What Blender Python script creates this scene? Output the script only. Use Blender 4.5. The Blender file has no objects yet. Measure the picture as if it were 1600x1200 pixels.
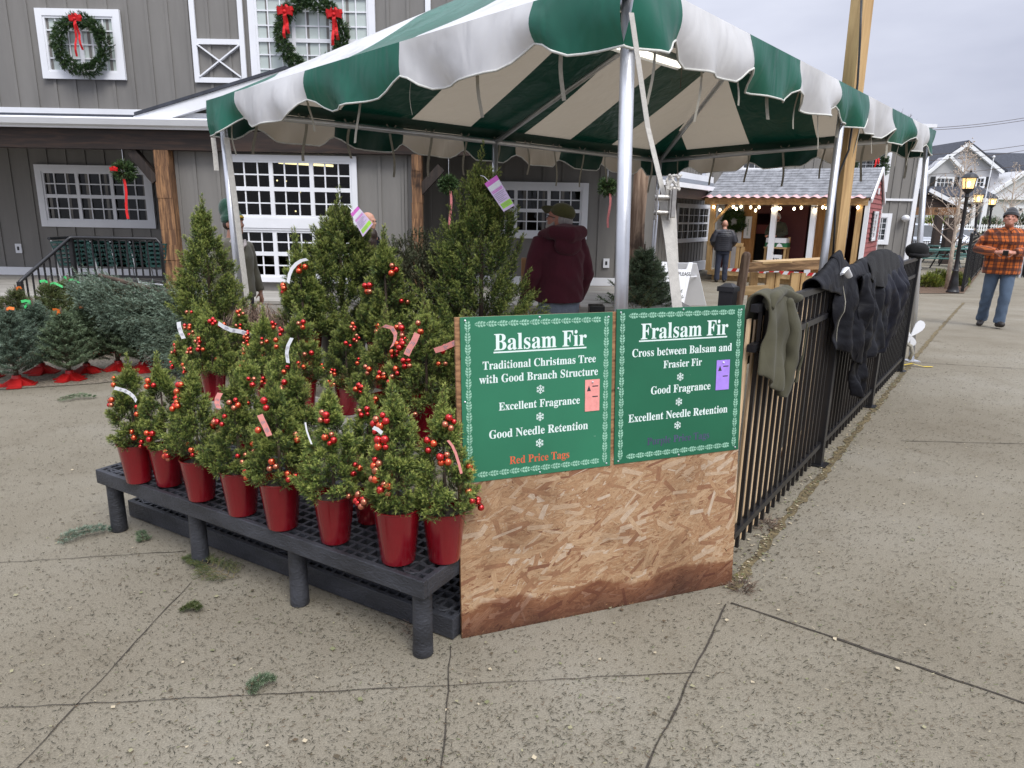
import bpy, bmesh, math, random
import numpy as np
from mathutils import Vector, Matrix, noise

scene = bpy.context.scene
COL = scene.collection
R = math.radians
PI = math.pi
random.seed(7)
RNG = np.random.default_rng(11)

# ---------------------------------------------------------------- camera, sky, sun, exposure
CAM_H = 1.54
FPX = 1080.0          # focal length in pixels of the 1600 px wide photograph
PITCH = R(13.8)
ROLL = R(1.07)
cam_data = bpy.data.cameras.new('camera')
cam = bpy.data.objects.new('camera', cam_data)
COL.objects.link(cam)
cam_data.sensor_width = 36.0
cam_data.lens = 36.0 * FPX / 1600.0
cam_data.clip_start = 0.05
cam_data.clip_end = 2000.0
cam.location = (0, 0, CAM_H)
cam.rotation_mode = 'QUATERNION'
cam.rotation_quaternion = (Matrix.Rotation(PI / 2 - PITCH, 3, 'X') @ Matrix.Rotation(ROLL, 3, 'Z')).to_quaternion()
scene.camera = cam

SUN_EL, SUN_AZ = R(52), R(150)      # high soft sun behind cloud, behind the camera on the right
world = bpy.data.worlds.new('World')
scene.world = world
world.use_nodes = True
wt = world.node_tree
wt.nodes.clear()
wo = wt.nodes.new('ShaderNodeOutputWorld')
bg = wt.nodes.new('ShaderNodeBackground')
sky = wt.nodes.new('ShaderNodeTexSky')
sky.sky_type = 'NISHITA'
sky.sun_disc = False
sky.sun_elevation = SUN_EL
sky.sun_rotation = SUN_AZ
sky.air_density = 1.0
sky.dust_density = 4.0
tc = wt.nodes.new('ShaderNodeTexCoord')
hs = wt.nodes.new('ShaderNodeHueSaturation')
hs.inputs['Saturation'].default_value = 0.12
hs.inputs['Value'].default_value = 1.0
wt.links.new(sky.outputs[0], hs.inputs['Color'])
# the cloud deck: broad soft patches over a nearly even grey
mp = wt.nodes.new('ShaderNodeMapping')
mp.inputs['Scale'].default_value = (1.6, 1.6, 5.5)
wt.links.new(tc.outputs['Generated'], mp.inputs[0])
nz = wt.nodes.new('ShaderNodeTexNoise')
nz.inputs['Scale'].default_value = 1.5
nz.inputs['Detail'].default_value = 5
nz.inputs['Roughness'].default_value = 0.5
wt.links.new(mp.outputs[0], nz.inputs['Vector'])
cr = wt.nodes.new('ShaderNodeValToRGB')
cr.color_ramp.elements[0].position = 0.32
cr.color_ramp.elements[0].color = (12.6, 13.4, 16.4, 1)
cr.color_ramp.elements[1].position = 0.68
cr.color_ramp.elements[1].color = (18.2, 19.0, 21.8, 1)
wt.links.new(nz.outputs['Fac'], cr.inputs[0])
mx = wt.nodes.new('ShaderNodeMixRGB')
mx.inputs['Fac'].default_value = 0.8
wt.links.new(hs.outputs[0], mx.inputs[1])
wt.links.new(cr.outputs[0], mx.inputs[2])
# an overcast vault: dimmer at the horizon, brighter overhead
sxyz = wt.nodes.new('ShaderNodeSeparateXYZ')
wt.links.new(tc.outputs['Generated'], sxyz.inputs[0])
gr = wt.nodes.new('ShaderNodeValToRGB')
gr.color_ramp.elements[0].position = 0.0
gr.color_ramp.elements[0].color = (0.31, 0.31, 0.315, 1)
gr.color_ramp.elements[1].position = 1.0
gr.color_ramp.elements[1].color = (1.0, 1.0, 0.98, 1)
e_ = gr.color_ramp.elements.new(0.35)
e_.color = (0.37, 0.37, 0.375, 1)
wt.links.new(sxyz.outputs[2], gr.inputs[0])
mg = wt.nodes.new('ShaderNodeMixRGB')
mg.blend_type = 'MULTIPLY'
mg.inputs['Fac'].default_value = 1.0
wt.links.new(mx.outputs[0], mg.inputs[1])
wt.links.new(gr.outputs[0], mg.inputs[2])
wt.links.new(mg.outputs[0], bg.inputs['Color'])
bg.inputs['Strength'].default_value = 0.085
wt.links.new(bg.outputs[0], wo.inputs[0])

sd = bpy.data.lights.new('sun', 'SUN')
sd.energy = 1.3
sd.angle = R(25)
sd.color = (1.0, 0.97, 0.92)
sun = bpy.data.objects.new('sun', sd)
COL.objects.link(sun)
sun.rotation_euler = (PI / 2 - SUN_EL, 0, PI - SUN_AZ)
sun.location = (5, -10, 15)

scene.view_settings.view_transform = 'Standard'
scene.view_settings.look = 'None'
scene.view_settings.exposure = 0.85
scene.view_settings.gamma = 1.0
scene.view_settings.use_curve_mapping = False
scene.cycles.max_bounces = 6
scene.cycles.transparent_max_bounces = 12

# ---------------------------------------------------------------- from a pixel of the photograph to a point
def ray(px, py):
    u, v = px - 800.0, py - 600.0
    c, s = math.cos(ROLL), math.sin(ROLL)
    uu, vv = c * u + s * v, -s * u + c * v
    return Vector((uu, FPX * math.cos(PITCH) - vv * math.sin(PITCH), -(FPX * math.sin(PITCH) + vv * math.cos(PITCH))))

def P(px, py, Y):
    r = ray(px, py)
    return Vector((0, 0, CAM_H)) + r * (Y / r.y)

def GZ(y):
    return -0.25 * min(1.0, max(0.0, (y - 9.5) / 9.5))

def G(px, py, z=None):
    r = ray(px, py)
    if z is not None:
        return Vector((0, 0, CAM_H)) + r * ((z - CAM_H) / r.z)
    t = Vector((0, 0, CAM_H)) + r * ((0 - CAM_H) / r.z)
    for _ in range(30):
        t = Vector((0, 0, CAM_H)) + r * ((GZ(t.y) - CAM_H) / r.z)
    return t

def proj(p):
    d = Vector(p) - Vector((0, 0, CAM_H))
    fw = d.y * math.cos(PITCH) - d.z * math.sin(PITCH)
    up = d.y * math.sin(PITCH) + d.z * math.cos(PITCH)
    uu, vv = d.x / fw * FPX, -up / fw * FPX
    c, s = math.cos(ROLL), math.sin(ROLL)
    return 800 + c * uu - s * vv, 600 + s * uu + c * vv

# ---------------------------------------------------------------- things, parts, copies
def tag(o, label=None, cat=None, group=None, kind=None):
    if label: o['label'] = label
    if cat: o['category'] = cat
    if group: o['group'] = group
    if kind: o['kind'] = kind
    return o

def empty(name, loc=(0, 0, 0), label=None, cat=None, group=None):
    o = bpy.data.objects.new(name, None)
    COL.objects.link(o)
    o.location = loc
    o.empty_display_size = 0.1
    return tag(o, label, cat, group)

def link(name, me, parent=None):
    o = bpy.data.objects.new(name, me)
    COL.objects.link(o)
    if parent is not None:
        o.parent = parent
        if parent.type == 'EMPTY':
            o.location = -parent.location     # meshes are written in world coordinates while the root is unrotated
    return o

def kids(o):
    return [c for c in COL.objects if c.parent is o]

def copy_tree(o, parent=None, tree=None):
    if tree is None:
        tree = {}
        for c in COL.objects:
            if c.parent is not None:
                tree.setdefault(c.parent.name, []).append(c)
    c = o.copy()
    COL.objects.link(c)
    if parent is not None:
        c.parent = parent
    for ch in tree.get(o.name, []):
        copy_tree(ch, c, tree)
    return c

class MB:
    """collects shapes into one mesh"""
    def __init__(s):
        s.v, s.f, s.m, s.cur = [], [], [], 0
    def add(s, vs, fs):
        o = len(s.v)
        s.v += [tuple(v) for v in vs]
        for f in fs:
            s.f.append(tuple(i + o for i in f))
            s.m.append(s.cur)
        return s
    def box(s, x0, x1, y0, y1, z0, z1):
        v = [(x0, y0, z0), (x1, y0, z0), (x1, y1, z0), (x0, y1, z0), (x0, y0, z1), (x1, y0, z1), (x1, y1, z1), (x0, y1, z1)]
        return s.add(v, [(0, 3, 2, 1), (4, 5, 6, 7), (0, 1, 5, 4), (1, 2, 6, 5), (2, 3, 7, 6), (3, 0, 4, 7)])
    def obox(s, o, a, b, c):
        """box from corner o along the three edge vectors"""
        o, a, b, c = Vector(o), Vector(a), Vector(b), Vector(c)
        v = [o, o + a, o + a + b, o + b, o + c, o + a + c, o + a + b + c, o + b + c]
        f = [(0, 3, 2, 1), (4, 5, 6, 7), (0, 1, 5, 4), (1, 2, 6, 5), (2, 3, 7, 6), (3, 0, 4, 7)]
        if a.cross(b).dot(c) < 0:
            f = [tuple(reversed(q)) for q in f]
        return s.add(v, f)
    def beam(s, p0, p1, w, h, up=(0, 0, 1)):
        p0, p1 = Vector(p0), Vector(p1)
        d = (p1 - p0)
        side = d.cross(Vector(up))
        if side.length < 1e-6:
            side = d.cross(Vector((0, 1, 0)))
        side.normalize()
        u = side.cross(d).normalized()
        return s.obox(p0 - side * w / 2 - u * h / 2, side * w, u * h, d)
    def tube(s, pts, r, seg=8, caps=True, flat=1.0):
        pts = [Vector(p) for p in pts]
        n = len(pts)
        rs = r if isinstance(r, (list, tuple)) else [r] * n
        vs, fs = [], []
        prev = None
        for i, p in enumerate(pts):
            d = (pts[min(i + 1, n - 1)] - pts[max(i - 1, 0)])
            if d.length < 1e-9: d = Vector((0, 0, 1))
            d.normalize()
            if prev is None:
                a = d.orthogonal().normalized()
            else:
                a = (prev - d * prev.dot(d))
                a = a.normalized() if a.length > 1e-6 else d.orthogonal().normalized()
            prev = a
            b = d.cross(a)
            for k in range(seg):
                t = 2 * PI * k / seg
                vs.append(p + (a * math.cos(t) + b * math.sin(t) * flat) * rs[i])
        for i in range(n - 1):
            for k in range(seg):
                k2 = (k + 1) % seg
                fs.append((i * seg + k, i * seg + k2, (i + 1) * seg + k2, (i + 1) * seg + k))
        if caps:
            fs.append(tuple(range(seg - 1, -1, -1)))
            fs.append(tuple((n - 1) * seg + k for k in range(seg)))
        return s.add(vs, fs)
    def lathe(s, prof, seg=20, o=(0, 0, 0), caps=True):
        vs, fs = [], []
        for (r, z) in prof:
            for k in range(seg):
                t = 2 * PI * k / seg
                vs.append((o[0] + r * math.cos(t), o[1] + r * math.sin(t), o[2] + z))
        n = len(prof)
        for i in range(n - 1):
            for k in range(seg):
                k2 = (k + 1) % seg
                fs.append((i * seg + k, i * seg + k2, (i + 1) * seg + k2, (i + 1) * seg + k))
        if caps:
            fs.append(tuple(range(seg - 1, -1, -1)))
            fs.append(tuple((n - 1) * seg + k for k in range(seg)))
        return s.add(vs, fs)
    def ell(s, c, r, seg=14, rings=9, rot=None):
        c = Vector(c)
        if not isinstance(r, (tuple, list)): r = (r, r, r)
        vs, fs = [], []
        def pt(a, b):
            p = Vector((r[0] * math.sin(a) * math.cos(b), r[1] * math.sin(a) * math.sin(b), r[2] * math.cos(a)))
            if rot is not None: p = rot @ p
            return c + p
        vs.append(pt(PI, 0))
        for i in range(1, rings):
            for k in range(seg):
                vs.append(pt(PI - PI * i / rings, 2 * PI * k / seg))
        vs.append(pt(0, 0))
        for k in range(seg):
            fs.append((0, 1 + (k + 1) % seg, 1 + k))
        for i in range(rings - 2):
            for k in range(seg):
                a, b = 1 + i * seg + k, 1 + i * seg + (k + 1) % seg
                fs.append((a, b, b + seg, a + seg))
        top = len(vs) - 1
        for k in range(seg):
            fs.append((1 + (rings - 2) * seg + k, 1 + (rings - 2) * seg + (k + 1) % seg, top))
        return s.add(vs, fs)
    def prism(s, poly, vec):
        poly = [Vector(p) for p in poly]
        vec = Vector(vec)
        n = len(poly)
        nor = Vector((0, 0, 0))
        for i in range(n):
            nor += poly[i].cross(poly[(i + 1) % n])
        fs = [tuple(range(n - 1, -1, -1)), tuple(range(n, 2 * n))]
        fs += [(i, (i + 1) % n, n + (i + 1) % n, n + i) for i in range(n)]
        if nor.dot(vec) < 0:
            fs = [tuple(reversed(f)) for f in fs]
        return s.add(poly + [p + vec for p in poly], fs)
    def face(s, pts):
        return s.add(pts, [tuple(range(len(pts)))])
    def mesh(s, name, mats, smooth=False):
        me = bpy.data.meshes.new(name)
        me.from_pydata(s.v, [], s.f)
        for m in (mats if isinstance(mats, (list, tuple)) else [mats]):
            me.materials.append(m)
        if len(me.materials) > 1:
            me.polygons.foreach_set('material_index', s.m)
        if smooth:
            me.polygons.foreach_set('use_smooth', [True] * len(me.polygons))
        me.update()
        return me
    def build(s, name, mats, parent=None, smooth=False, bevel=0):
        o = link(name, s.mesh(name, mats, smooth), parent)
        if smooth == 'auto':
            s_ = o.data
            s_.set_sharp_from_angle(angle=R(40))
        if bevel:
            b = o.modifiers.new('bevel', 'BEVEL')
            b.width = bevel
            b.segments = 2
            b.limit_method = 'ANGLE'
        return o

def np_mesh(name, V, F, mats, tint=None, smooth=False, mi=None, attr='tint'):
    """mesh straight from arrays: V (n,3), F (m,k)"""
    V = np.asarray(V, dtype=np.float32)
    F = np.asarray(F, dtype=np.int32)
    me = bpy.data.meshes.new(name)
    me.vertices.add(len(V))
    me.vertices.foreach_set('co', V.ravel())
    k = F.shape[1]
    me.loops.add(F.size)
    me.loops.foreach_set('vertex_index', F.ravel())
    me.polygons.add(len(F))
    me.polygons.foreach_set('loop_start', np.arange(0, F.size, k, dtype=np.int32))
    me.polygons.foreach_set('loop_total', np.full(len(F), k, dtype=np.int32))
    for m in (mats if isinstance(mats, (list, tuple)) else [mats]):
        me.materials.append(m)
    if mi is not None:
        me.polygons.foreach_set('material_index', np.asarray(mi, dtype=np.int32))
    me.update(calc_edges=True)
    if smooth:
        me.polygons.foreach_set('use_smooth', np.ones(len(F), dtype=bool))
    if tint is not None:
        a = me.attributes.new(attr, 'FLOAT', 'POINT')
        a.data.foreach_set('value', np.asarray(tint, dtype=np.float32))
    return me

# ---------------------------------------------------------------- materials
def nodes(name):
    m = bpy.data.materials.new(name)
    m.use_nodes = True
    nt = m.node_tree
    b = nt.nodes['Principled BSDF']
    return m, nt, b

def N(nt, t, **kw):
    n = nt.nodes.new(t)
    for k, v in kw.items():
        if k in n.inputs.keys() if hasattr(n.inputs, 'keys') else False:
            n.inputs[k].default_value = v
        else:
            setattr(n, k, v)
    return n

def ramp(nt, stops, src=None, interp='LINEAR'):
    r = nt.nodes.new('ShaderNodeValToRGB')
    r.color_ramp.interpolation = interp
    el = r.color_ramp.elements
    while len(el) < len(stops): el.new(0.5)
    for e, (p, c) in zip(el, stops):
        e.position = p
        e.color = (c[0], c[1], c[2], 1)
    if src is not None: nt.links.new(src, r.inputs[0])
    return r

def bumpy(nt, b, src, strength, dist=0.01):
    n = nt.nodes.new('ShaderNodeBump')
    n.inputs['Strength'].default_value = strength
    n.inputs['Distance'].default_value = dist
    nt.links.new(src, n.inputs['Height'])
    nt.links.new(n.outputs[0], b.inputs['Normal'])
    return n

def coords(nt, scale=(1, 1, 1), kind='Object', rot=(0, 0, 0)):
    t = nt.nodes.new('ShaderNodeTexCoord')
    m = nt.nodes.new('ShaderNodeMapping')
    m.inputs['Scale'].default_value = scale
    m.inputs['Rotation'].default_value = rot
    nt.links.new(t.outputs[kind], m.inputs[0])
    return m.outputs[0]

def mul(c, k):
    return tuple(min(1.0, x * k) for x in c)

def mat(name, col, rough=0.6, var=0.18, scale=6.0, bump=0.15, bscale=40.0, metal=0.0, spec=0.5, stretch=(1, 1, 1), coat=0.0, bd=0.01):
    m, nt, b = nodes(name)
    v = coords(nt, stretch)
    n = N(nt, 'ShaderNodeTexNoise')
    n.inputs['Scale'].default_value = scale
    n.inputs['Detail'].default_value = 6
    n.inputs['Roughness'].default_value = 0.6
    nt.links.new(v, n.inputs['Vector'])
    r = ramp(nt, [(0.3, mul(col, 1 - var)), (0.7, mul(col, 1 + var))], n.outputs['Fac'])
    nt.links.new(r.outputs[0], b.inputs['Base Color'])
    b.inputs['Roughness'].default_value = rough
    b.inputs['Metallic'].default_value = metal
    b.inputs['Specular IOR Level'].default_value = spec
    b.inputs['Coat Weight'].default_value = coat
    if bump:
        n2 = N(nt, 'ShaderNodeTexNoise')
        n2.inputs['Scale'].default_value = bscale
        n2.inputs['Detail'].default_value = 4
        nt.links.new(v, n2.inputs['Vector'])
        bumpy(nt, b, n2.outputs['Fac'], bump, bd)
    return m

def wood(name, c0, c1, axis='Z', scale=1.0, rough=0.7, dark=(0.05, 0.03, 0.02), knots=0.0, bump=0.3):
    """grain that runs along one axis of the object"""
    m, nt, b = nodes(name)
    k = {'X': (1.2, 14, 14), 'Y': (14, 1.2, 14), 'Z': (14, 14, 1.2)}[axis]
    v = coords(nt, tuple(x * scale for x in k))
    n = N(nt, 'ShaderNodeTexNoise')
    n.inputs['Scale'].default_value = 2.2
    n.inputs['Detail'].default_value = 8
    n.inputs['Roughness'].default_value = 0.65
    n.inputs['Distortion'].default_value = 0.5
    nt.links.new(v, n.inputs['Vector'])
    r = ramp(nt, [(0.25, mul(c0, 0.7)), (0.45, c0), (0.62, c1), (0.8, mul(c1, 0.85))], n.outputs['Fac'])
    v2 = coords(nt, (2.5, 2.5, 2.5))
    n2 = N(nt, 'ShaderNodeTexNoise')
    n2.inputs['Scale'].default_value = 1.3
    n2.inputs['Detail'].default_value = 5
    nt.links.new(v2, n2.inputs['Vector'])
    r2 = ramp(nt, [(0.3 - 0.1 * (1 - knots), dark), (0.42, (1, 1, 1))], n2.outputs['Fac'])
    mixn = N(nt, 'ShaderNodeMixRGB', blend_type='MULTIPLY')
    mixn.inputs['Fac'].default_value = knots
    nt.links.new(r.outputs[0], mixn.inputs[1])
    nt.links.new(r2.outputs[0], mixn.inputs[2])
    nt.links.new(mixn.outputs[0], b.inputs['Base Color'])
    b.inputs['Roughness'].default_value = rough
    bumpy(nt, b, n.outputs['Fac'], bump, 0.004)
    return m

def foliage(name, stops, rough=0.5, trans=0.18):
    """needle and leaf colour from the per-shoot 'tint' attribute (0 = bare twig)"""
    m, nt, b = nodes(name)
    a = N(nt, 'ShaderNodeAttribute')
    a.attribute_name = 'tint'
    r = ramp(nt, stops, a.outputs['Fac'])
    oi = N(nt, 'ShaderNodeObjectInfo')
    hs = N(nt, 'ShaderNodeHueSaturation')
    mr = N(nt, 'ShaderNodeMapRange')
    mr.inputs[3].default_value = 0.8
    mr.inputs[4].default_value = 1.2
    nt.links.new(oi.outputs['Random'], mr.inputs[0])
    nt.links.new(mr.outputs[0], hs.inputs['Value'])
    nt.links.new(r.outputs[0], hs.inputs['Color'])
    nt.links.new(hs.outputs[0], b.inputs['Base Color'])
    b.inputs['Roughness'].default_value = rough
    b.inputs['Specular IOR Level'].default_value = 0.35
    t = N(nt, 'ShaderNodeBsdfTranslucent')
    nt.links.new(hs.outputs[0], t.inputs['Color'])
    mixs = N(nt, 'ShaderNodeMixShader')
    mixs.inputs[0].default_value = trans
    nt.links.new(b.outputs[0], mixs.inputs[1])
    nt.links.new(t.outputs[0], mixs.inputs[2])
    nt.links.new(mixs.outputs[0], nt.nodes['Material Output'].inputs['Surface'])
    return m

def emit(name, col, s):
    m, nt, b = nodes(name)
    b.inputs['Base Color'].default_value = (*col, 1)
    b.inputs['Emission Color'].default_value = (*col, 1)
    b.inputs['Emission Strength'].default_value = s
    return m

def glass(name, tint=(0.75, 0.8, 0.8), refl=0.14, rough=0.02):
    m, nt, b = nodes(name)
    tr = N(nt, 'ShaderNodeBsdfTransparent')
    tr.inputs['Color'].default_value = (*tint, 1)
    gl = N(nt, 'ShaderNodeBsdfGlossy')
    gl.inputs['Roughness'].default_value = rough
    lw = N(nt, 'ShaderNodeLayerWeight')
    lw.inputs['Blend'].default_value = 0.08
    ad = N(nt, 'ShaderNodeMath', operation='ADD')
    ad.inputs[1].default_value = refl
    nt.links.new(lw.outputs['Fresnel'], ad.inputs[0])
    n = N(nt, 'ShaderNodeTexNoise')
    n.inputs['Scale'].default_value = 3
    nt.links.new(coords(nt), n.inputs['Vector'])
    bp = nt.nodes.new('ShaderNodeBump')
    bp.inputs['Strength'].default_value = 0.03
    nt.links.new(n.outputs['Fac'], bp.inputs['Height'])
    nt.links.new(bp.outputs[0], gl.inputs['Normal'])
    ms = N(nt, 'ShaderNodeMixShader')
    nt.links.new(ad.outputs[0], ms.inputs[0])
    nt.links.new(tr.outputs[0], ms.inputs[1])
    nt.links.new(gl.outputs[0], ms.inputs[2])
    nt.links.new(ms.outputs[0], nt.nodes['Material Output'].inputs['Surface'])
    return m

M = {}
M['siding'] = mat('siding_taupe', (0.19, 0.181, 0.168), 0.7, 0.13, 1.6, 0.08, 90, stretch=(2.2, 2.2, 0.35))
M['white'] = mat('white_trim_paint', (0.78, 0.79, 0.82), 0.5, 0.05, 2.0, 0.04, 60)
M['pale_pane'] = mat('pale_window_pane', (0.5, 0.56, 0.53), 0.12, 0.08, 0.7, 0.0, spec=0.8)  # pale grey-green pane, nearly even in colour
M['glass'] = glass('window_glass', (0.42, 0.42, 0.4), 0.025, 0.0)
M['darkglass'] = mat('dark_window_glass', (0.03, 0.034, 0.036), 0.04, 0.4, 1.3, 0.0, spec=0.9)
M['black_metal'] = mat('black_powder_coat', (0.012, 0.012, 0.014), 0.38, 0.2, 10, 0.06, 150)
M['dark_beam'] = wood('dark_stained_beam', (0.018, 0.01, 0.007), (0.045, 0.023, 0.014), 'X', 0.6, 0.65)
M['dark_brace'] = wood('dark_stained_brace', (0.022, 0.015, 0.012), (0.05, 0.033, 0.024), 'Z', 0.6, 0.7)
M['post_wood'] = wood('weathered_cedar_post', (0.12, 0.06, 0.03), (0.33, 0.175, 0.08), 'Z', 0.9, 0.8, knots=0.9)
M['lumber'] = wood('fresh_sawn_lumber', (0.42, 0.26, 0.11), (0.56, 0.37, 0.17), 'Z', 0.5, 0.7, knots=0.15, bump=0.15)
M['lumber_x'] = wood('fresh_sawn_board', (0.42, 0.27, 0.12), (0.58, 0.4, 0.2), 'X', 0.5, 0.7, knots=0.15, bump=0.15)
M['slat_wood'] = wood('pale_cedar_slat', (0.6, 0.42, 0.24), (0.78, 0.58, 0.37), 'Z', 0.5, 0.75, knots=0.2, bump=0.2)
M['old_plank'] = wood('aged_brown_plank', (0.12, 0.065, 0.03), (0.36, 0.22, 0.11), 'X', 0.5, 0.8, knots=0.8)
M['grey_plank'] = wood('grey_weathered_deck', (0.3, 0.28, 0.25), (0.42, 0.4, 0.36), 'X', 0.4, 0.8)
M['log'] = wood('grey_brown_log', (0.16, 0.1, 0.065), (0.34, 0.24, 0.17), 'Z', 0.5, 0.85, knots=0.7)
M['shingle'] = mat('asphalt_shingle', (0.13, 0.14, 0.16), 0.9, 0.35, 9, 0.3, 60)
M['dark_shingle'] = mat('charcoal_shingle', (0.05, 0.055, 0.07), 0.9, 0.3, 5, 0.3, 40)
M['galv'] = mat('brushed_aluminium_tube', (0.62, 0.63, 0.66), 0.36, 0.08, 7, 0.04, 60, metal=0.75)
M['red_pot'] = mat('glossy_red_tin', (0.25, 0.006, 0.014), 0.2, 0.15, 5, 0.0, spec=0.6, coat=0.5, metal=0.35)
M['bauble'] = mat('red_mirror_bauble', (0.55, 0.022, 0.02), 0.09, 0.15, 8, 0.0, metal=0.85, coat=0.5)
M['bauble_c'] = mat('copper_mirror_bauble', (0.5, 0.16, 0.09), 0.16, 0.15, 8, 0.0, metal=0.85, coat=0.4)
M['bauble_b'] = mat('orange_red_mirror_bauble', (0.72, 0.1, 0.035), 0.12, 0.15, 8, 0.0, metal=0.85, coat=0.5)
M['wire'] = mat('thin_dark_wire', (0.05, 0.03, 0.02), 0.6)
M['soil'] = mat('dark_potting_soil', (0.03, 0.022, 0.016), 0.95, 0.4, 40, 0.6, 80)
M['black_plastic'] = mat('black_nursery_plastic', (0.016, 0.017, 0.019), 0.42, 0.25, 12, 0.15, 70)
M['bench_plastic'] = mat('charcoal_recycled_plastic', (0.032, 0.034, 0.041), 0.5, 0.6, 5, 0.5, 70, stretch=(1, 1, 2))
M['paper'] = mat('white_paper_tag', (0.8, 0.81, 0.84), 0.6, 0.04, 30, 0.0)
M['pink_paper'] = mat('salmon_paper_tag', (0.78, 0.3, 0.27), 0.6, 0.12, 60, 0.0)
M['lilac_paper'] = mat('lilac_paper_tag', (0.72, 0.58, 0.8), 0.6, 0.06, 40, 0.0)
M['purple_paper'] = mat('violet_paper_tag', (0.36, 0.22, 0.72), 0.6, 0.1, 40, 0.0)
M['magenta_paper'] = mat('magenta_tag_head', (0.72, 0.16, 0.6), 0.6, 0.06, 40, 0.0)
M['lime_paper'] = mat('lime_price_sticker', (0.42, 0.82, 0.08), 0.6, 0.06, 40, 0.0)
M['ink'] = mat('dark_print_ink', (0.03, 0.03, 0.035), 0.7, 0.1, 40, 0.0)
M['pale_ink'] = mat('grey_print_ink', (0.3, 0.28, 0.34), 0.7, 0.1, 40, 0.0)
M['red_plastic'] = mat('red_plastic_stand', (0.42, 0.012, 0.012), 0.4, 0.12, 14, 0.05, 60)
M['red_ribbon'] = mat('red_velvet_ribbon', (0.62, 0.008, 0.01), 0.6, 0.2, 30, 0.1, 80)
M['pink_ribbon'] = mat('faded_pink_ribbon', (0.5, 0.16, 0.16), 0.6, 0.2, 30, 0.1, 80)
M['orange_tape'] = mat('orange_flagging_tape', (0.9, 0.2, 0.03), 0.5, 0.1, 30, 0.0)
M['green_tape'] = mat('green_flagging_tape', (0.05, 0.5, 0.14), 0.5, 0.1, 30, 0.0)
M['strap'] = mat('grey_beige_webbing', (0.5, 0.48, 0.44), 0.8, 0.12, 40, 0.3, 300)
M['strap_dark'] = mat('olive_grey_webbing', (0.3, 0.28, 0.23), 0.8, 0.12, 40, 0.3, 300)
M['concrete_pale'] = mat('pale_concrete', (0.36, 0.35, 0.32), 0.9, 0.12, 4, 0.2, 60)
M['bark'] = mat('brown_bark', (0.08, 0.055, 0.04), 0.9, 0.35, 14, 0.6, 40, stretch=(1, 1, 0.25))
M['pale_bark'] = mat('pale_birch_bark', (0.5, 0.42, 0.34), 0.85, 0.3, 12, 0.3, 50)
M['spruce'] = foliage('dwarf_spruce_needles', [(0.0, (0.14, 0.08, 0.045)), (0.06, (0.042, 0.08, 0.026)), (0.42, (0.08, 0.135, 0.036)), (0.72, (0.19, 0.25, 0.055)), (1.0, (0.37, 0.41, 0.11))])
M['fir'] = foliage('balsam_fir_needles', [(0.0, (0.13, 0.08, 0.045)), (0.06, (0.045, 0.072, 0.04)), (0.6, (0.11, 0.155, 0.085)), (1.0, (0.22, 0.29, 0.17))])
M['fir_blue'] = foliage('fraser_fir_needles', [(0.0, (0.16, 0.11, 0.06)), (0.06, (0.05, 0.082, 0.058)), (0.6, (0.12, 0.17, 0.12)), (1.0, (0.25, 0.33, 0.25))])
M['fir_yellow'] = foliage('olive_fir_needles', [(0.0, (0.26, 0.2, 0.1)), (0.06, (0.035, 0.06, 0.018)), (0.6, (0.085, 0.115, 0.038)), (1.0, (0.2, 0.22, 0.08))])
M['box_leaf'] = foliage('bronze_green_leaf', [(0.0, (0.09, 0.06, 0.045)), (0.06, (0.07, 0.082, 0.045)), (0.5, (0.17, 0.2, 0.105)), (0.8, (0.26, 0.25, 0.15)), (1.0, (0.2, 0.15, 0.1))])
M['dry_stem'] = foliage('dry_brown_stem', [(0.0, (0.06, 0.04, 0.033)), (0.5, (0.16, 0.1, 0.075)), (1.0, (0.34, 0.24, 0.17))], 0.8, 0.05)
M['garden_shrub'] = foliage('yellow_green_juniper', [(0.0, (0.1, 0.07, 0.03)), (0.1, (0.06, 0.11, 0.015)), (0.6, (0.16, 0.22, 0.03)), (1.0, (0.34, 0.36, 0.06))])
M['wreath_leaf'] = foliage('wreath_needles', [(0.0, (0.07, 0.045, 0.02)), (0.06, (0.02, 0.05, 0.018)), (0.6, (0.04, 0.088, 0.028)), (1.0, (0.1, 0.16, 0.05))])
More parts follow.
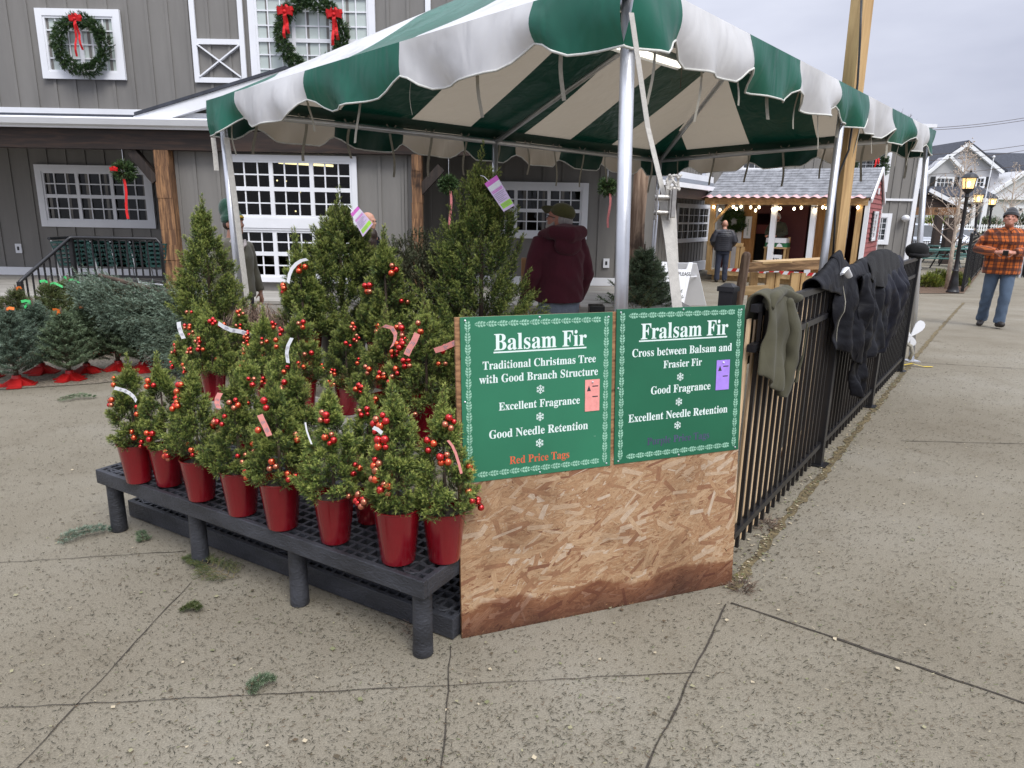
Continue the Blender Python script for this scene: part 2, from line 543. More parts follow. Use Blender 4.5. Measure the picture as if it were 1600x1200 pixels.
# ================================================================ GROUND
def concrete():
    m, nt, b = nodes('needle_strewn_concrete')
    v = coords(nt)
    n1 = N(nt, 'ShaderNodeTexNoise'); n1.inputs['Scale'].default_value = 0.7; n1.inputs['Detail'].default_value = 7; n1.inputs['Roughness'].default_value = 0.62
    nt.links.new(v, n1.inputs['Vector'])
    r1 = ramp(nt, [(0.3, (0.165, 0.143, 0.106)), (0.5, (0.208, 0.186, 0.144)), (0.72, (0.25, 0.231, 0.19))], n1.outputs['Fac'])
    n2 = N(nt, 'ShaderNodeTexNoise'); n2.inputs['Scale'].default_value = 190; n2.inputs['Detail'].default_value = 3
    nt.links.new(v, n2.inputs['Vector'])
    r2 = ramp(nt, [(0.3, (0.66, 0.65, 0.63)), (0.45, (0.97, 0.96, 0.95)), (0.55, (1.03, 1.03, 1.02)), (0.72, (1.35, 1.33, 1.28))], n2.outputs['Fac'])
    mx = N(nt, 'ShaderNodeMixRGB', blend_type='MULTIPLY'); mx.inputs['Fac'].default_value = 0.9
    nt.links.new(r1.outputs[0], mx.inputs[1]); nt.links.new(r2.outputs[0], mx.inputs[2])
    # old damp stains
    n3 = N(nt, 'ShaderNodeTexNoise'); n3.inputs['Scale'].default_value = 2.6; n3.inputs['Detail'].default_value = 8; n3.inputs['Roughness'].default_value = 0.7
    nt.links.new(v, n3.inputs['Vector'])
    r3 = ramp(nt, [(0.3, (0.6, 0.56, 0.5)), (0.44, (1, 1, 1)), (0.66, (1, 1, 1)), (0.8, (1.12, 1.1, 1.08))], n3.outputs['Fac'])
    mx2 = N(nt, 'ShaderNodeMixRGB', blend_type='MULTIPLY'); mx2.inputs['Fac'].default_value = 0.45
    nt.links.new(mx.outputs[0], mx2.inputs[1]); nt.links.new(r3.outputs[0], mx2.inputs[2])
    nt.links.new(mx2.outputs[0], b.inputs['Base Color'])
    b.inputs['Roughness'].default_value = 0.9
    b.inputs['Specular IOR Level'].default_value = 0.25
    ad = N(nt, 'ShaderNodeMath', operation='ADD')
    n4 = N(nt, 'ShaderNodeTexNoise'); n4.inputs['Scale'].default_value = 90; n4.inputs['Detail'].default_value = 5
    nt.links.new(v, n4.inputs['Vector'])
    nt.links.new(n4.outputs['Fac'], ad.inputs[0]); nt.links.new(n2.outputs['Fac'], ad.inputs[1])
    bumpy(nt, b, ad.outputs[0], 0.5, 0.004)
    return m
M['concrete'] = concrete()
g = MB()
ys = [-6, 0, 4, 9.5, 19, 40, 120, 400]
xs = [-300, -40, -10, 0, 10, 25, 60, 300]
for j in range(len(ys)):
    for i in range(len(xs)):
        g.v.append((xs[i], ys[j], GZ(ys[j])))
for j in range(len(ys) - 1):
    for i in range(len(xs) - 1):
        a = j * len(xs) + i
        g.f.append((a, a + 1, a + 1 + len(xs), a + len(xs))); g.m.append(0)
tag(g.build('ground', M['concrete']), kind='structure')

# joints cut in the slabs: thin dark grooves that wander a little
M['joint'] = mat('dark_joint_dirt', (0.045, 0.037, 0.028), 0.95, 0.4, 30, 0.3, 80)
M['moss'] = mat('mossy_joint_fill', (0.13, 0.1, 0.05), 0.95, 0.6, 22, 0.8, 60)
def strip(mb, a, b, w, dz=0.004, wob=0.004, n=None):
    a, b = Vector(a), Vector(b)
    d = (b - a); L = d.length; d.normalize(); s = Vector((-d.y, d.x, 0))
    n = n or max(2, int(L / 0.06))
    vs = []
    for i in range(n + 1):
        p = a + d * (L * i / n)
        o = s * random.uniform(-wob, wob)
        ww = w * random.uniform(0.55, 1.35)
        z = GZ(p.y) + dz
        vs += [(p.x + o.x - s.x * ww / 2, p.y + o.y - s.y * ww / 2, z), (p.x + o.x + s.x * ww / 2, p.y + o.y + s.y * ww / 2, z)]
    mb.add(vs, [(2 * i, 2 * i + 2, 2 * i + 3, 2 * i + 1) for i in range(n)])
jm = MB()
def ext(p, q, e0=0.0, e1=0.0):
    p, q = Vector(p), Vector(q); d = (q - p).normalized()
    return p - d * e0, q + d * e1
for a, b, e0, e1, w in [((300, 910), (30, 1200), 0, 2, 0.0045), ((705, 1010), (690, 1200), 0, 1.2, 0.0045), ((1135, 945), (1010, 1200), 0, 1.2, 0.006),
                        ((0, 1107), (1080, 1052), 2.5, 0.02, 0.0032), ((0, 880), (290, 862), 3, 0, 0.004),
                        ((1440, 690), (1600, 694), 0.15, 4, 0.007), ((1440, 567), (1600, 577), 0, 8, 0.01)]:
    A, B = ext(G(*a), G(*b), e0, e1)
    strip(jm, A, B, w)
A, B = ext(G(1150, 945), G(1600, 1100), 0.02, 3)
strip(jm, A, B, 0.01, 0.004, 0.003)
tag(jm.build('pavement_joint', M['joint']), kind='structure')
jm = MB()
FA, FB = G(1143, 918), G(1425, 566)
A, B = ext(FA, FB, 0.02, 9)
strip(jm, A, B, 0.045, 0.0045, 0.012)
tag(jm.build('pavement_joint', M['moss']), kind='structure')

# fallen fir needles, thousands of them, with wood chips and crumbs
def litter():
    n = 95000
    # denser near the camera, where single needles can be seen
    d = 1.3 + 9.5 * RNG.random(n) ** 1.7
    th = RNG.uniform(-0.75, 0.72, n)
    x, y = d * np.sin(th), d * np.cos(th)
    dens = np.sin(x * 2.1 + 1) * np.sin(y * 1.7) + RNG.random(n) * 2
    keep = dens > 0.25
    x, y, d = x[keep], y[keep], d[keep]; n = len(x)
    L = RNG.uniform(0.004, 0.015, n) * (1 + d * 0.03); w = RNG.uniform(0.0004, 0.0009, n) * (1 + d * 0.1)
    a = RNG.normal(-0.5, 0.9, n)
    dx, dy = np.cos(a), np.sin(a)
    z = np.interp(y, [0, 9.5, 19, 400], [0, 0, -0.25, -0.25])
    z0 = z + 0.0022 + RNG.random(n) * 0.004
    V = np.empty((n, 4, 3), dtype=np.float32)
    for k, (sa, sb) in enumerate([(-1, -1), (1, -1), (1, 1), (-1, 1)]):
        V[:, k, 0] = x + dx * L / 2 * sa - dy * w * sb
        V[:, k, 1] = y + dy * L / 2 * sa + dx * w * sb
        V[:, k, 2] = z0 + (sa > 0) * RNG.random(n) * 0.004
    F = np.arange(n * 4).reshape(n, 4)
    return np_mesh('fallen_needles', V.reshape(-1, 3), F, M['needle'], np.repeat(RNG.random(n), 4))
def litter_mat():
    m, nt, b = nodes('fallen_needle_colours')
    a = N(nt, 'ShaderNodeAttribute'); a.attribute_name = 'tint'
    r = ramp(nt, [(0.0, (0.02, 0.02, 0.012)), (0.4, (0.05, 0.045, 0.025)), (0.7, (0.08, 0.062, 0.036)), (0.9, (0.12, 0.08, 0.045)), (0.96, (0.08, 0.11, 0.03)), (1.0, (0.45, 0.38, 0.26))], a.outputs['Fac'])
    nt.links.new(r.outputs[0], b.inputs['Base Color']); b.inputs['Roughness'].default_value = 0.8
    return m
M['needle'] = litter_mat()
tag(link('fallen_needles', litter()), 'brown and green fir needles scattered over the concrete', 'needles', kind='stuff')
def chips():
    V, T = [], []
    for i in range(1500):
        if i < 900:
            t = random.random() ** 1.2 * 1.0
            p = FA.lerp(FB, t) + Vector((random.gauss(-0.02, 0.04), random.gauss(0, 0.04), 0))
        else:
            d = 1.4 + 7 * random.random() ** 1.5; a = random.uniform(-0.72, 0.7)
            p = Vector((d * math.sin(a), d * math.cos(a), 0))
        s = random.uniform(0.003, 0.008); r = random.uniform(0.5, 1.2); an = random.random() * 6.3
        z = GZ(p.y) + 0.006
        for (a, b) in ((-1, -1), (1, -0.7), (0.8, 1), (-0.9, 0.8)):
            V.append((p.x + (a * r * math.cos(an) - b * math.sin(an)) * s, p.y + (a * r * math.sin(an) + b * math.cos(an)) * s, z + random.random() * 0.004))
        T += [random.choice([1.0, 0.98, 0.97, 0.7, 0.8])] * 4
    return np_mesh('wood_chips', V, np.arange(len(V)).reshape(-1, 4), M['needle'], T)
tag(link('wood_chips', chips()), 'pale wood chips and bark crumbs along the pavement joint', 'wood chips', kind='stuff')

# gravel bed under the cut trees at the left
M['gravel'] = mat('brown_grey_gravel', (0.2, 0.17, 0.13), 0.95, 0.55, 45, 0.9, 60)
gb = MB()
pts = [G(-160, 618), G(40, 607), G(150, 600), G(235, 590), G(300, 560), G(330, 520), G(150, 480), G(-160, 480)]
gb.face([(p.x, p.y, GZ(p.y) + 0.006) for p in pts])
tag(gb.build('gravel_bed', M['gravel']), kind='structure')

# ================================================================ MAIN BUILDING (grey board-and-batten barn shop)
WY = 11.5            # recessed lower wall and upper wall
FY = 9.85            # front of the entrance bay and the porch posts
DZ = 0.42            # porch deck height
bld = empty('barn_shop', (-3, WY, 0), 'long taupe board-and-batten barn shop with white trim, porch and wreaths', 'building')

def wall_x(mb, x0, x1, y, z0, z1, sp=0.305, off=0.0, thick=0.12, bw=0.045):
    """board and batten wall facing -y"""
    mb.box(x0, x1, y, y + thick, z0, z1)
    x = x0 + off
    while x < x1:
        if x > x0: mb.box(x - bw / 2, x + bw / 2, y - 0.018, y - 0.0005, z0, z1)
        x += sp
w = MB()
wall_x(w, -14, 2.3, WY, DZ, 6.2, off=0.12)
w.box(2.18, 2.3, WY + 0.121, 18, 0, 6.2)                    # end wall going back
w.build('upper_wall', M['siding'], bld)
tr = MB()
tr.box(-14, -4.96, WY - 0.035, WY - 0.019, 2.87, 3.02)
tr.box(-1.15, 2.3, WY - 0.035, WY - 0.019, 2.87, 3.02)
tr.box(-14, 2.3, WY - 0.04, WY - 0.019, DZ + 0.002, DZ + 0.13)   # base board above the deck
tr.box(2.2, 2.32, WY - 0.045, WY - 0.019, 3.03, 6.2)
xc = P(668, 20, WY).x
tr.box(xc - 0.03, xc + 0.05, WY - 0.04, WY - 0.019, 3.03, 6.2)
tr.build('white_trim', M['white'], bld)

def window(root, O, U, NV, w, h, cols, rows, cgroup=0, rgroup=0, fw=0.1, pane='glass', name='window', sill=True, mun=0.018):
    """O bottom left outer corner; U along the wall; NV outward normal. Frame with muntins > pane"""
    O, U, NV = Vector(O), Vector(U).normalized(), Vector(NV).normalized()
    Z = Vector((0, 0, 1))
    f = MB()
    def bar(u0, u1, z0, z1, p0, p1):
        f.obox(O + U * u0 + Z * z0 + NV * p0, U * (u1 - u0), Z * (z1 - z0), NV * (p1 - p0))
    bar(0, fw, 0, h, 0.0, 0.045); bar(w - fw, w, 0, h, 0.0, 0.045)
    bar(fw, w - fw, 0, fw, 0.0, 0.043); bar(fw, w - fw, h - fw, h, 0.0, 0.043)
    s = 0.03
    iw, ih = w - 2 * fw, h - 2 * fw
    bar(fw, fw + s, fw, h - fw, 0, 0.03); bar(w - fw - s, w - fw, fw, h - fw, 0, 0.03)
    bar(fw + s, w - fw - s, fw, fw + s, 0, 0.03); bar(fw + s, w - fw - s, h - fw - s, h - fw, 0, 0.03)
    for i in range(1, cols):
        t = 0.055 if cgroup and i % cgroup == 0 else mun
        u = fw + iw * i / cols
        bar(u - t / 2, u + t / 2, fw + s, h - fw - s, 0.001, 0.028 if t > 0.03 else 0.016)
    for i in range(1, rows):
        t = 0.055 if rgroup and i % rgroup == 0 else mun
        z = fw + ih * i / rows
        bar(fw + s, w - fw - s, z - t / 2, z + t / 2, 0.001, 0.027 if t > 0.03 else 0.0155)
    fo = f.build(name, M['white'], root)
    p = MB()
    p.obox(O + U * (fw * 0.9) + Z * (fw * 0.9) - NV * 0.012, U * (w - fw * 1.8), Z * (h - fw * 1.8), NV * 0.008)
    po = p.build('pane', M[pane], fo)
    return fo

# upper windows of the left wing
def win_px(root, tl, br, Y, cols, rows, **k):
    a, b = P(*tl, Y), P(*br, Y)
    return window(root, (a.x, Y - 0.02, b.z), (1, 0, 0), (0, -1, 0), b.x - a.x, a.z - b.z, cols, rows, **k)
for n_, (tl, br, c, r, kw) in enumerate([
        ((57, 14), (200, 126), 6, 4, dict(pane='pale_pane', cgroup=3)),
        ((382, -90), (590, 145), 9, 9, dict(pane='pale_pane', cgroup=3, rgroup=3))]):
    win_px(bld, tl, br, WY, c, r, **kw)
win_px(bld, (56, 257), (247, 357), WY, 9, 4, cgroup=3, rgroup=2, pane='glass')
win_px(bld, (745, 283), (916, 374), WY, 9, 4, cgroup=3, rgroup=2, pane='glass')

# X-braced white shutter panel next to the big upper window
xb = MB()
a, b = P(291, -60, WY), P(388, 131, WY)
x0, x1, z0, z1 = a.x, b.x, b.z, a.z
zt = P(340, 62, WY).z
y0, y1 = WY - 0.05, WY - 0.019
for (p, q, s_, t_) in [(x0, x0 + 0.075, z0, z1), (x1 - 0.075, x1, z0, z1)]:
    xb.box(p, q, y0, y1, s_, t_)
xb.box(x0 + 0.076, x1 - 0.076, y0, y1, z0, z0 + 0.075); xb.box(x0 + 0.076, x1 - 0.076, y0, y1, zt - 0.075, zt)
xb.beam((x0 + 0.08, WY - 0.033, z0 + 0.08), (x1 - 0.08, WY - 0.033, zt - 0.08), 0.02, 0.06, (0, 1, 0))
xb.v = xb.v; 
xb.beam((x0 + 0.08, WY - 0.036, zt - 0.08), (x1 - 0.08, WY - 0.036, z0 + 0.08), 0.02, 0.06, (0, 1, 0))
xb.build('crossbuck_trim', M['white'], bld)

# porch roof, gutter, beam, posts, braces
rf = MB()
for (x0, x1) in ((-14, -5.02), (-1.08, 2.2)):
    rf.prism([(x0, 9.62, 2.66), (x0, WY - 0.02, 2.85), (x0, WY - 0.02, 2.93), (x0, 9.62, 2.715)], (x1 - x0, 0, 0))
rf.build('porch_roof', M['dark_shingle'], bld)
gt = MB()
for (x0, x1) in ((-14, -3.9), (-2.2, 2.2)):
    gt.prism([(x0, 9.60, 2.56), (x0, 9.52, 2.58), (x0, 9.49, 2.65), (x0, 9.50, 2.67), (x0, 9.60, 2.665)], (x1 - x0, 0, 0))
    gt.box(x0, x1, 9.601, 9.64, 2.54, 2.655)
gt.build('gutter', M['white'], bld)
bm = MB()
bm.box(-14, 1.9, 9.68, 9.88, 2.29, 2.54)
for x in np.arange(-13.6, 1.9, 0.6):
    if not (-4.9 < x < -1.2):
        bm.box(x - 0.045, x + 0.045, 9.89, WY - 0.02, 2.52, 2.64)
bm.build('porch_beam', M['dark_beam'], bld)
cl = MB(); cl.box(-14, 2.0, 9.65, WY - 0.021, 2.645, 2.66)
cl.build('porch_ceiling', M['dark_brace'], bld)
for (pa, pb) in (((240, 236), (263, 400)), ((643, 250), (658, 400))):
    a, b = P(pa[0], pa[1], 9.7), P(pb[0], pa[1], 9.7)
    ps = MB()
    xa, xb_ = a.x, b.x
    # hand-hewn post with uneven faces
    for k in range(9):
        z0 = DZ + (2.29 - DZ) * k / 9; z1 = DZ + (2.29 - DZ) * (k + 1) / 9
        e = [random.uniform(-0.006, 0.006) for _ in range(4)]
        ps.box(xa + e[0], xb_ + e[1], 9.68 + e[2], 9.87 + e[3], z0, z1)
    ps.build('porch_post', M['post_wood'], bld)
a = P(208, 237, 9.78); b = P(246, 283, 9.78)
br_ = MB(); br_.beam(a, b, 0.12, 0.12, (0, 1, 0)); br_.build('knee_brace', M['dark_brace'], bld)
a = P(690, 262, 9.78); b = P(655, 300, 9.78)
br_ = MB(); br_.beam(a, b, 0.12, 0.12, (0, 1, 0)); br_.build('knee_brace', M['dark_brace'], bld)

# entrance bay between the posts
by = MB()
ex0, ex1 = P(262, 250, FY).x, P(645, 250, FY).x
wx0, wx1 = P(352, 243, FY).x, P(558, 250, FY).x
wz1 = P(455, 243, FY).z; wz0 = 0.55
def bay(x0, x1, z0, z1, bat=()):
    by.box(x0, x1, FY, FY + 0.1, z0, z1)
    for x in bat: by.box(x - 0.022, x + 0.022, FY - 0.018, FY - 0.0005, z0, z1)
bay(ex0, wx0, DZ, 2.29, [ex0 + 0.03, ex0 + 0.12, ex0 + 0.36, ex0 + 0.68])
bay(wx1, ex1, DZ, 2.29, [wx1 + 0.3, wx1 + 0.62, ex1 - 0.1, ex1 - 0.03])
bay(wx0, wx1, wz1, 2.29); bay(wx0, wx1, DZ, wz0)
by.build('entrance_wall', M['siding'], bld)
zm1, zm0 = P(455, 341, FY).z, P(455, 359, FY).z
window(bld, (wx0, FY - 0.02, zm1 - 0.06), (1, 0, 0), (0, -1, 0), wx1 - wx0, wz1 - zm1 + 0.06, 9, 4, 3, 2, 0.07)
window(bld, (wx0, FY - 0.021, wz0), (1, 0, 0), (0, -1, 0), wx1 - wx0, zm0 - wz0 + 0.06, 9, 4, 3, 2, 0.07)
tb = MB(); tb.box(wx0 + 0.02, wx1 - 0.02, FY - 0.075, FY - 0.069, zm0 + 0.02, zm1 - 0.01); tb.build('transom_board', M['white'], bld)

# gable over the bay
ax_, az_ = (P(447, 110, 9.6).x), P(447, 110, 9.6).z
lx_, lz_ = P(212, 186, 9.6).x, P(212, 186, 9.6).z
rx_ = 2 * ax_ - lx_
ga = MB()
ga.prism([(lx_ + 0.25, 9.8, lz_ + 0.0), (rx_ - 0.25, 9.8, lz_ + 0.0), (ax_, 9.8, az_ - 0.09)], (0, 0.06, 0))
x = lx_ + 0.4
while x < rx_ - 0.3:
    zt = lz_ + (az_ - lz_) * (1 - abs(x - ax_) / (ax_ - lx_)) - 0.13
    if zt > lz_ + 0.02: ga.box(x - 0.022, x + 0.022, 9.782, 9.7995, lz_, zt)
    x += 0.305
ga.build('gable_wall', M['siding'], bld)
rk = MB()
for sx in (lx_, rx_):
    rk.beam((sx, 9.64, lz_ - 0.04), (ax_, 9.64, az_ - 0.07), 0.1, 0.15, (0, 1, 0) if False else (0, 0, 1))
rk.box(lx_ + 0.3, rx_ - 0.3, 9.72, 9.781, lz_ - 0.02, lz_ + 0.1)
rk.build('rake_board', M['white'], bld)
rr = MB()
for sx in (lx_, rx_):
    rr.prism([(sx, 9.57, lz_ + 0.04), (ax_, 9.57, az_ + 0.01), (ax_, 9.57, az_ + 0.05), (sx, 9.57, lz_ + 0.08)], (0, WY - 9.6, 0))
rr.build('gable_roof', M['dark_shingle'], bld)

# deck, steps
dk = MB()
k = 8.75
while k < WY:
    dk.box(-14, 2.3, k, k + 0.135, DZ - 0.04, DZ); k += 0.14
dk.box(-14, 2.3, 8.76, WY, 0.02, DZ - 0.041)
dk.build('porch_deck', M['grey_plank'], bld)
st = MB()
sx1 = P(33, 470, 8.3).x + 0.05
for i in range(2):
    st.box(-11, sx1, 8.745 - 0.32 * (i + 1), 8.745 - 0.32 * i, 0.02, DZ - 0.14 * (i + 1))
st.build('porch_step', M['grey_plank'], bld)

# the room behind the panes, lit by the shop's own tubes
M['room'] = mat('dim_shop_wall', (0.16, 0.12, 0.06), 0.9, 0.5, 2.2, 0.0)
M['room_dark'] = mat('dim_shop_shelf', (0.06, 0.045, 0.035), 0.9, 0.7, 6, 0.0)
def room(x0, x1, y0, y1, z0, z1):
    r = MB()
    t = 0.04
    r.box(x0, x1, y1, y1 + t, z0, z1); r.box(x0 - t, x0, y0, y1, z0, z1); r.box(x1, x1 + t, y0, y1, z0, z1)
    r.box(x0, x1, y0, y1, z1, z1 + t); r.box(x0, x1, y0, y1, z0 - t, z0)
    r.cur = 1
    for i in range(22):
        x = random.uniform(x0 + 0.1, x1 - 0.5); w_ = random.uniform(0.15, 0.5); z = z0 + random.choice([0.02, 0.55, 0.95]); h_ = random.uniform(0.15, 0.5)
        yy = random.uniform(y0 + (y1 - y0) * 0.45, y1 - 0.35)
        r.box(x, x + w_, yy, yy + 0.25, z, z + h_)
    for i in range(7):
        x = x0 + (x1 - x0) * (i + 0.5) / 7
        r.box(x - 0.02, x + 0.02, y1 - 0.06, y1 - 0.01, z0 + 0.05, z1 - 0.4)
    return r.build('shop_interior', [M['room'], M['room_dark']], bld)
room(wx0 + 0.02, wx1 - 0.02, FY + 0.14, WY - 0.05, 0.5, 2.26)
room(-7.7, -5.6, WY + 0.15, WY + 2.2, 0.9, 2.4)
room(-0.7, 1.4, WY + 0.15, WY + 2.2, 0.9, 2.4)
M['tube'] = emit('warm_shop_tube', (1.0, 0.86, 0.5), 5.0)
M['bulb'] = emit('warm_string_bulb', (1.0, 0.8, 0.5), 9.0)
lt = MB()
a = P(436, 254, 10.2); b = P(520, 259, 10.2)
lt.beam(a, b, 0.06, 0.03)
for px, py in [(433, 282), (395, 318), (383, 322), (436, 311), (462, 330), (500, 312), (560, 300), (470, 300), (540, 350), (447, 283)]:
    lt.ell(P(px, py, 11.0), 0.013, 8, 5)
lt.build('shop_light', M['tube'], bld)
ol = MB()
for (px, py, Y) in ((31, 388, WY), (947, 411, WY)):
    c = P(px, py, Y)
    ol.box(c.x - 0.05, c.x + 0.05, Y - 0.035, Y - 0.0185, c.z - 0.075, c.z + 0.075)
    ol.cur = 1
    ol.box(c.x - 0.02, c.x + 0.015, Y - 0.037, Y - 0.0355, c.z - 0.03, c.z + 0.03)
    ol.cur = 0
ol.build('outlet_box', [M['white'], M['ink']], bld)

# log post at the right end of the porch
lp = MB()
c = P(1000, 300, 9.75)
lp.tube([(c.x + 0.02, 9.75, 0.0), (c.x, 9.75, 0.8), (c.x - 0.01, 9.76, 1.5), (c.x + 0.01, 9.75, 2.32)], [0.115, 0.11, 0.1, 0.105], 12)
lp.build('log_post', M['log'], bld, smooth=True)

# stair railing
ra = empty('stair_railing', (P(33, 440, 8.1).x, 8.1, 0), 'black metal stair railing sloping up to the shop porch', 'railing')
A0 = P(31, 440, 8.1); A1 = P(110, 371, 8.95); A2 = P(250, 370, 8.95)
A2.z = A1.z
hr = MB()
hr.tube([A0 - Vector((0, 0, 0.12)), A0, A0.lerp(A1, 0.1), A1.lerp(A0, 0.06), A1, A1.lerp(A2, 0.08), A2.lerp(A1, 0.04), A2 + Vector((0, 0, -0.06)), A2 + Vector((0, 0, -0.6))], 0.022, 8)
hr.build('handrail', M['black_metal'], ra, smooth=True)
po = MB(); po.beam(A0, (A0.x, A0.y, 0.15), 0.05, 0.05, (0, 1, 0)); po.build('rail_post', M['black_metal'], ra)
po = MB(); po.beam(A1, (A1.x, A1.y, DZ), 0.05, 0.05, (0, 1, 0)); po.build('rail_post', M['black_metal'], ra)
lo = MB()
dn = Vector((0, 0, -0.48))
lo.beam(A0 + dn, A1 + dn, 0.03, 0.03); lo.beam(A1 + dn, A2 + dn, 0.03, 0.03)
lo.build('lower_rail', M['black_metal'], ra)
for i in range(1, 9):
    q = A0.lerp(A1, i / 9); bb = MB(); bb.beam(q, q + dn, 0.016, 0.016, (0, 1, 0)); bb.build('baluster', M['black_metal'], ra)
for i in range(1, 13):
    q = A1.lerp(A2, i / 13); bb = MB(); bb.beam(q, q + dn, 0.016, 0.016, (0, 1, 0)); bb.build('baluster', M['black_metal'], ra)

# shopping carts parked on the porch
M['cart_green'] = mat('dark_green_cart_plastic', (0.01, 0.045, 0.04), 0.45, 0.3, 10, 0.1, 50)
def cart(i, loc):
    t = empty('shopping_cart', loc, ['dark green shopping cart nested foremost in the row behind the stair railing', 'second dark green cart of the nested row on the porch', 'third dark green cart of the nested row on the porch', 'fourth dark green cart of the nested row on the porch', 'rearmost dark green cart, farthest from the stairs'][i], 'cart', 'shopping carts on the porch')
    x, y, z = loc
    bk = MB()
    # tapering basket of slats
    for k in range(6):
        f = k / 5
        zz = z + 0.33 + 0.3 * f
        e = 0.05 * f
        for (p, q) in (((x - 0.2 - e, y - 0.2 - e, zz), (x + 0.2 + e, y - 0.2 - e, zz)), ((x - 0.2 - e, y + 0.2 + e, zz), (x + 0.2 + e, y + 0.2 + e, zz)), ((x - 0.2 - e, y - 0.2 - e, zz), (x - 0.2 - e, y + 0.2 + e, zz)), ((x + 0.2 + e, y - 0.2 - e, zz), (x + 0.2 + e, y + 0.2 + e, zz))):
            bk.beam(p, q, 0.012, 0.025)
    bk.box(x - 0.2, x + 0.2, y - 0.2, y + 0.2, z + 0.31, z + 0.325)
    for s in (-1, 1):
        for k in range(7):
            xx = x - 0.2 + 0.4 * k / 6
            bk.beam((xx, y + s * 0.2, z + 0.33), (xx * 1.0 + (xx - x) * 0.25, y + s * 0.25, z + 0.63), 0.018, 0.01)
    bk.build('basket', M['cart_green'], t)
    fr = MB()
    for s in (-1, 1):
        fr.tube([(x + 0.25, y + s * 0.2, z + 0.06), (x - 0.2, y + s * 0.2, z + 0.1), (x - 0.26, y + s * 0.22, z + 0.66)], 0.012, 6)
    fr.build('frame', M['galv'], t)
    hd = MB(); hd.tube([(x - 0.27, y - 0.25, z + 0.68), (x - 0.27, y + 0.25, z + 0.68)], 0.02, 8); hd.build('handle', M['black_plastic'], t)
    for sx in (-0.2, 0.24):
        for s in (-1, 1):
            wv = MB(); wv.tube([(x + sx, y + s * 0.2 - 0.012, z + 0.035), (x + sx, y + s * 0.2 + 0.012, z + 0.035)], 0.035, 10); wv.build('wheel', M['black_plastic'], t)
cx0 = P(100, 400, 9.9).x
for i in range(5):
    cart(i, (cx0 + 0.25 + i * 0.27, 9.9, DZ))
# ================================================================ RIGHT WING (oblique porch wall and far wall)
wing = empty('barn_wing', (8, 26, 0), 'rear wing of the taupe barn with white corner boards, behind the tent', 'building')
OA, OB = Vector((P(1012, 283, 17.0).x, 17.0, 0)), Vector((P(1150, 301, 23.5).x, 23.5, 0))
od = (OB - OA).normalized(); on = Vector((-od.y, od.x, 0)) * -1     # outward normal, towards the plaza
if on.y > 0: on = -on
bk_ = -on
w = MB()
def wall_o(mb, p, q, z0, z1, nrm, sp=0.305):
    d = (q - p); L = d.length; d.normalize()
    mb.obox(Vector((p.x, p.y, z0)), d * L, Vector((0, 0, z1 - z0)), -nrm * 0.12)
    s = 0.1
    while s < L:
        o = p + d * (s - 0.022)
        mb.obox(Vector((o.x, o.y, z0)) + nrm * 0.0005, d * 0.045, Vector((0, 0, z1 - z0)), nrm * 0.018)
        s += sp
LWa, LWb = OA + bk_ * 1.1 - od * 2.0, OB + bk_ * 1.1 + od * 0.5
wall_o(w, LWa, LWb, -0.25, 2.5, on)
UWa, UWb = OA + bk_ * 1.8 - od * 2, Vector((P(1106, 280, 25.0).x, 25.9, 0))
wall_o(w, UWa, UWb, 2.3, 4.6, (Vector((0,0,1)).cross(UWb - UWa)).normalized() * -1)
far_x1 = P(1437, 240, 26).x
xs_ = P(1106, 280, 26).x
ZW = P(1400, 200, 26).z
w.box(xs_, far_x1, 26, 26.12, -0.25, ZW)
x = xs_ + 0.2
while x < far_x1:
    w.box(x - 0.03, x + 0.03, 25.975, 25.9995, -0.25, ZW); x += 0.325
w.build('wall', M['siding'], wing)
t_ = MB()
t_.box(far_x1 - 0.02, far_x1 + 0.14, 25.94, 26.13, -0.25, ZW)
t_.box(xs_ - 0.1, xs_ + 0.1, 25.94, 25.974, 2.4, ZW)
zp = P(1400, 312, 25.9).z
t_.box(P(1380, 312, 25.9).x, far_x1 - 0.03, 25.93, 25.96, zp - 0.04, zp + 0.04)
def line_o(p, q, z, h, th):
    pass
t_.obox(OA + bk_ * 1.0 + Vector((0, 0, 2.66)) - od * 1, od * ((OB - OA).length + 1.6), Vector((0, 0, 0.22)), on * 0.05)
t_.build('white_trim', M['white'], wing)
zg = [P(1035, 285, P(1035, 285, 18).y).z]
g0 = OA - od * 1.0; gl = (OB - OA).length + 1.0
zE = 2.40
rf = MB()
p = [g0 + Vector((0, 0, zE)), g0 + bk_ * 1.05 + Vector((0, 0, zE + 0.27)), g0 + bk_ * 1.05 + Vector((0, 0, zE + 0.33)), g0 + Vector((0, 0, zE + 0.05))]
rf.prism(p, od * gl)
rf.build('porch_roof', M['shingle'], wing)
gt = MB(); gt.obox(g0 + on * 0.08 + Vector((0, 0, zE - 0.09)), od * gl, Vector((0, 0, 0.12)), on * -0.075)
gt.build('gutter', M['white'], wing)
bm = MB(); bm.obox(g0 + bk_ * 0.05 + Vector((0, 0, zE - 0.36)), od * gl, Vector((0, 0, 0.26)), bk_ * 0.18)
bm.build('porch_beam', M['dark_beam'], wing)
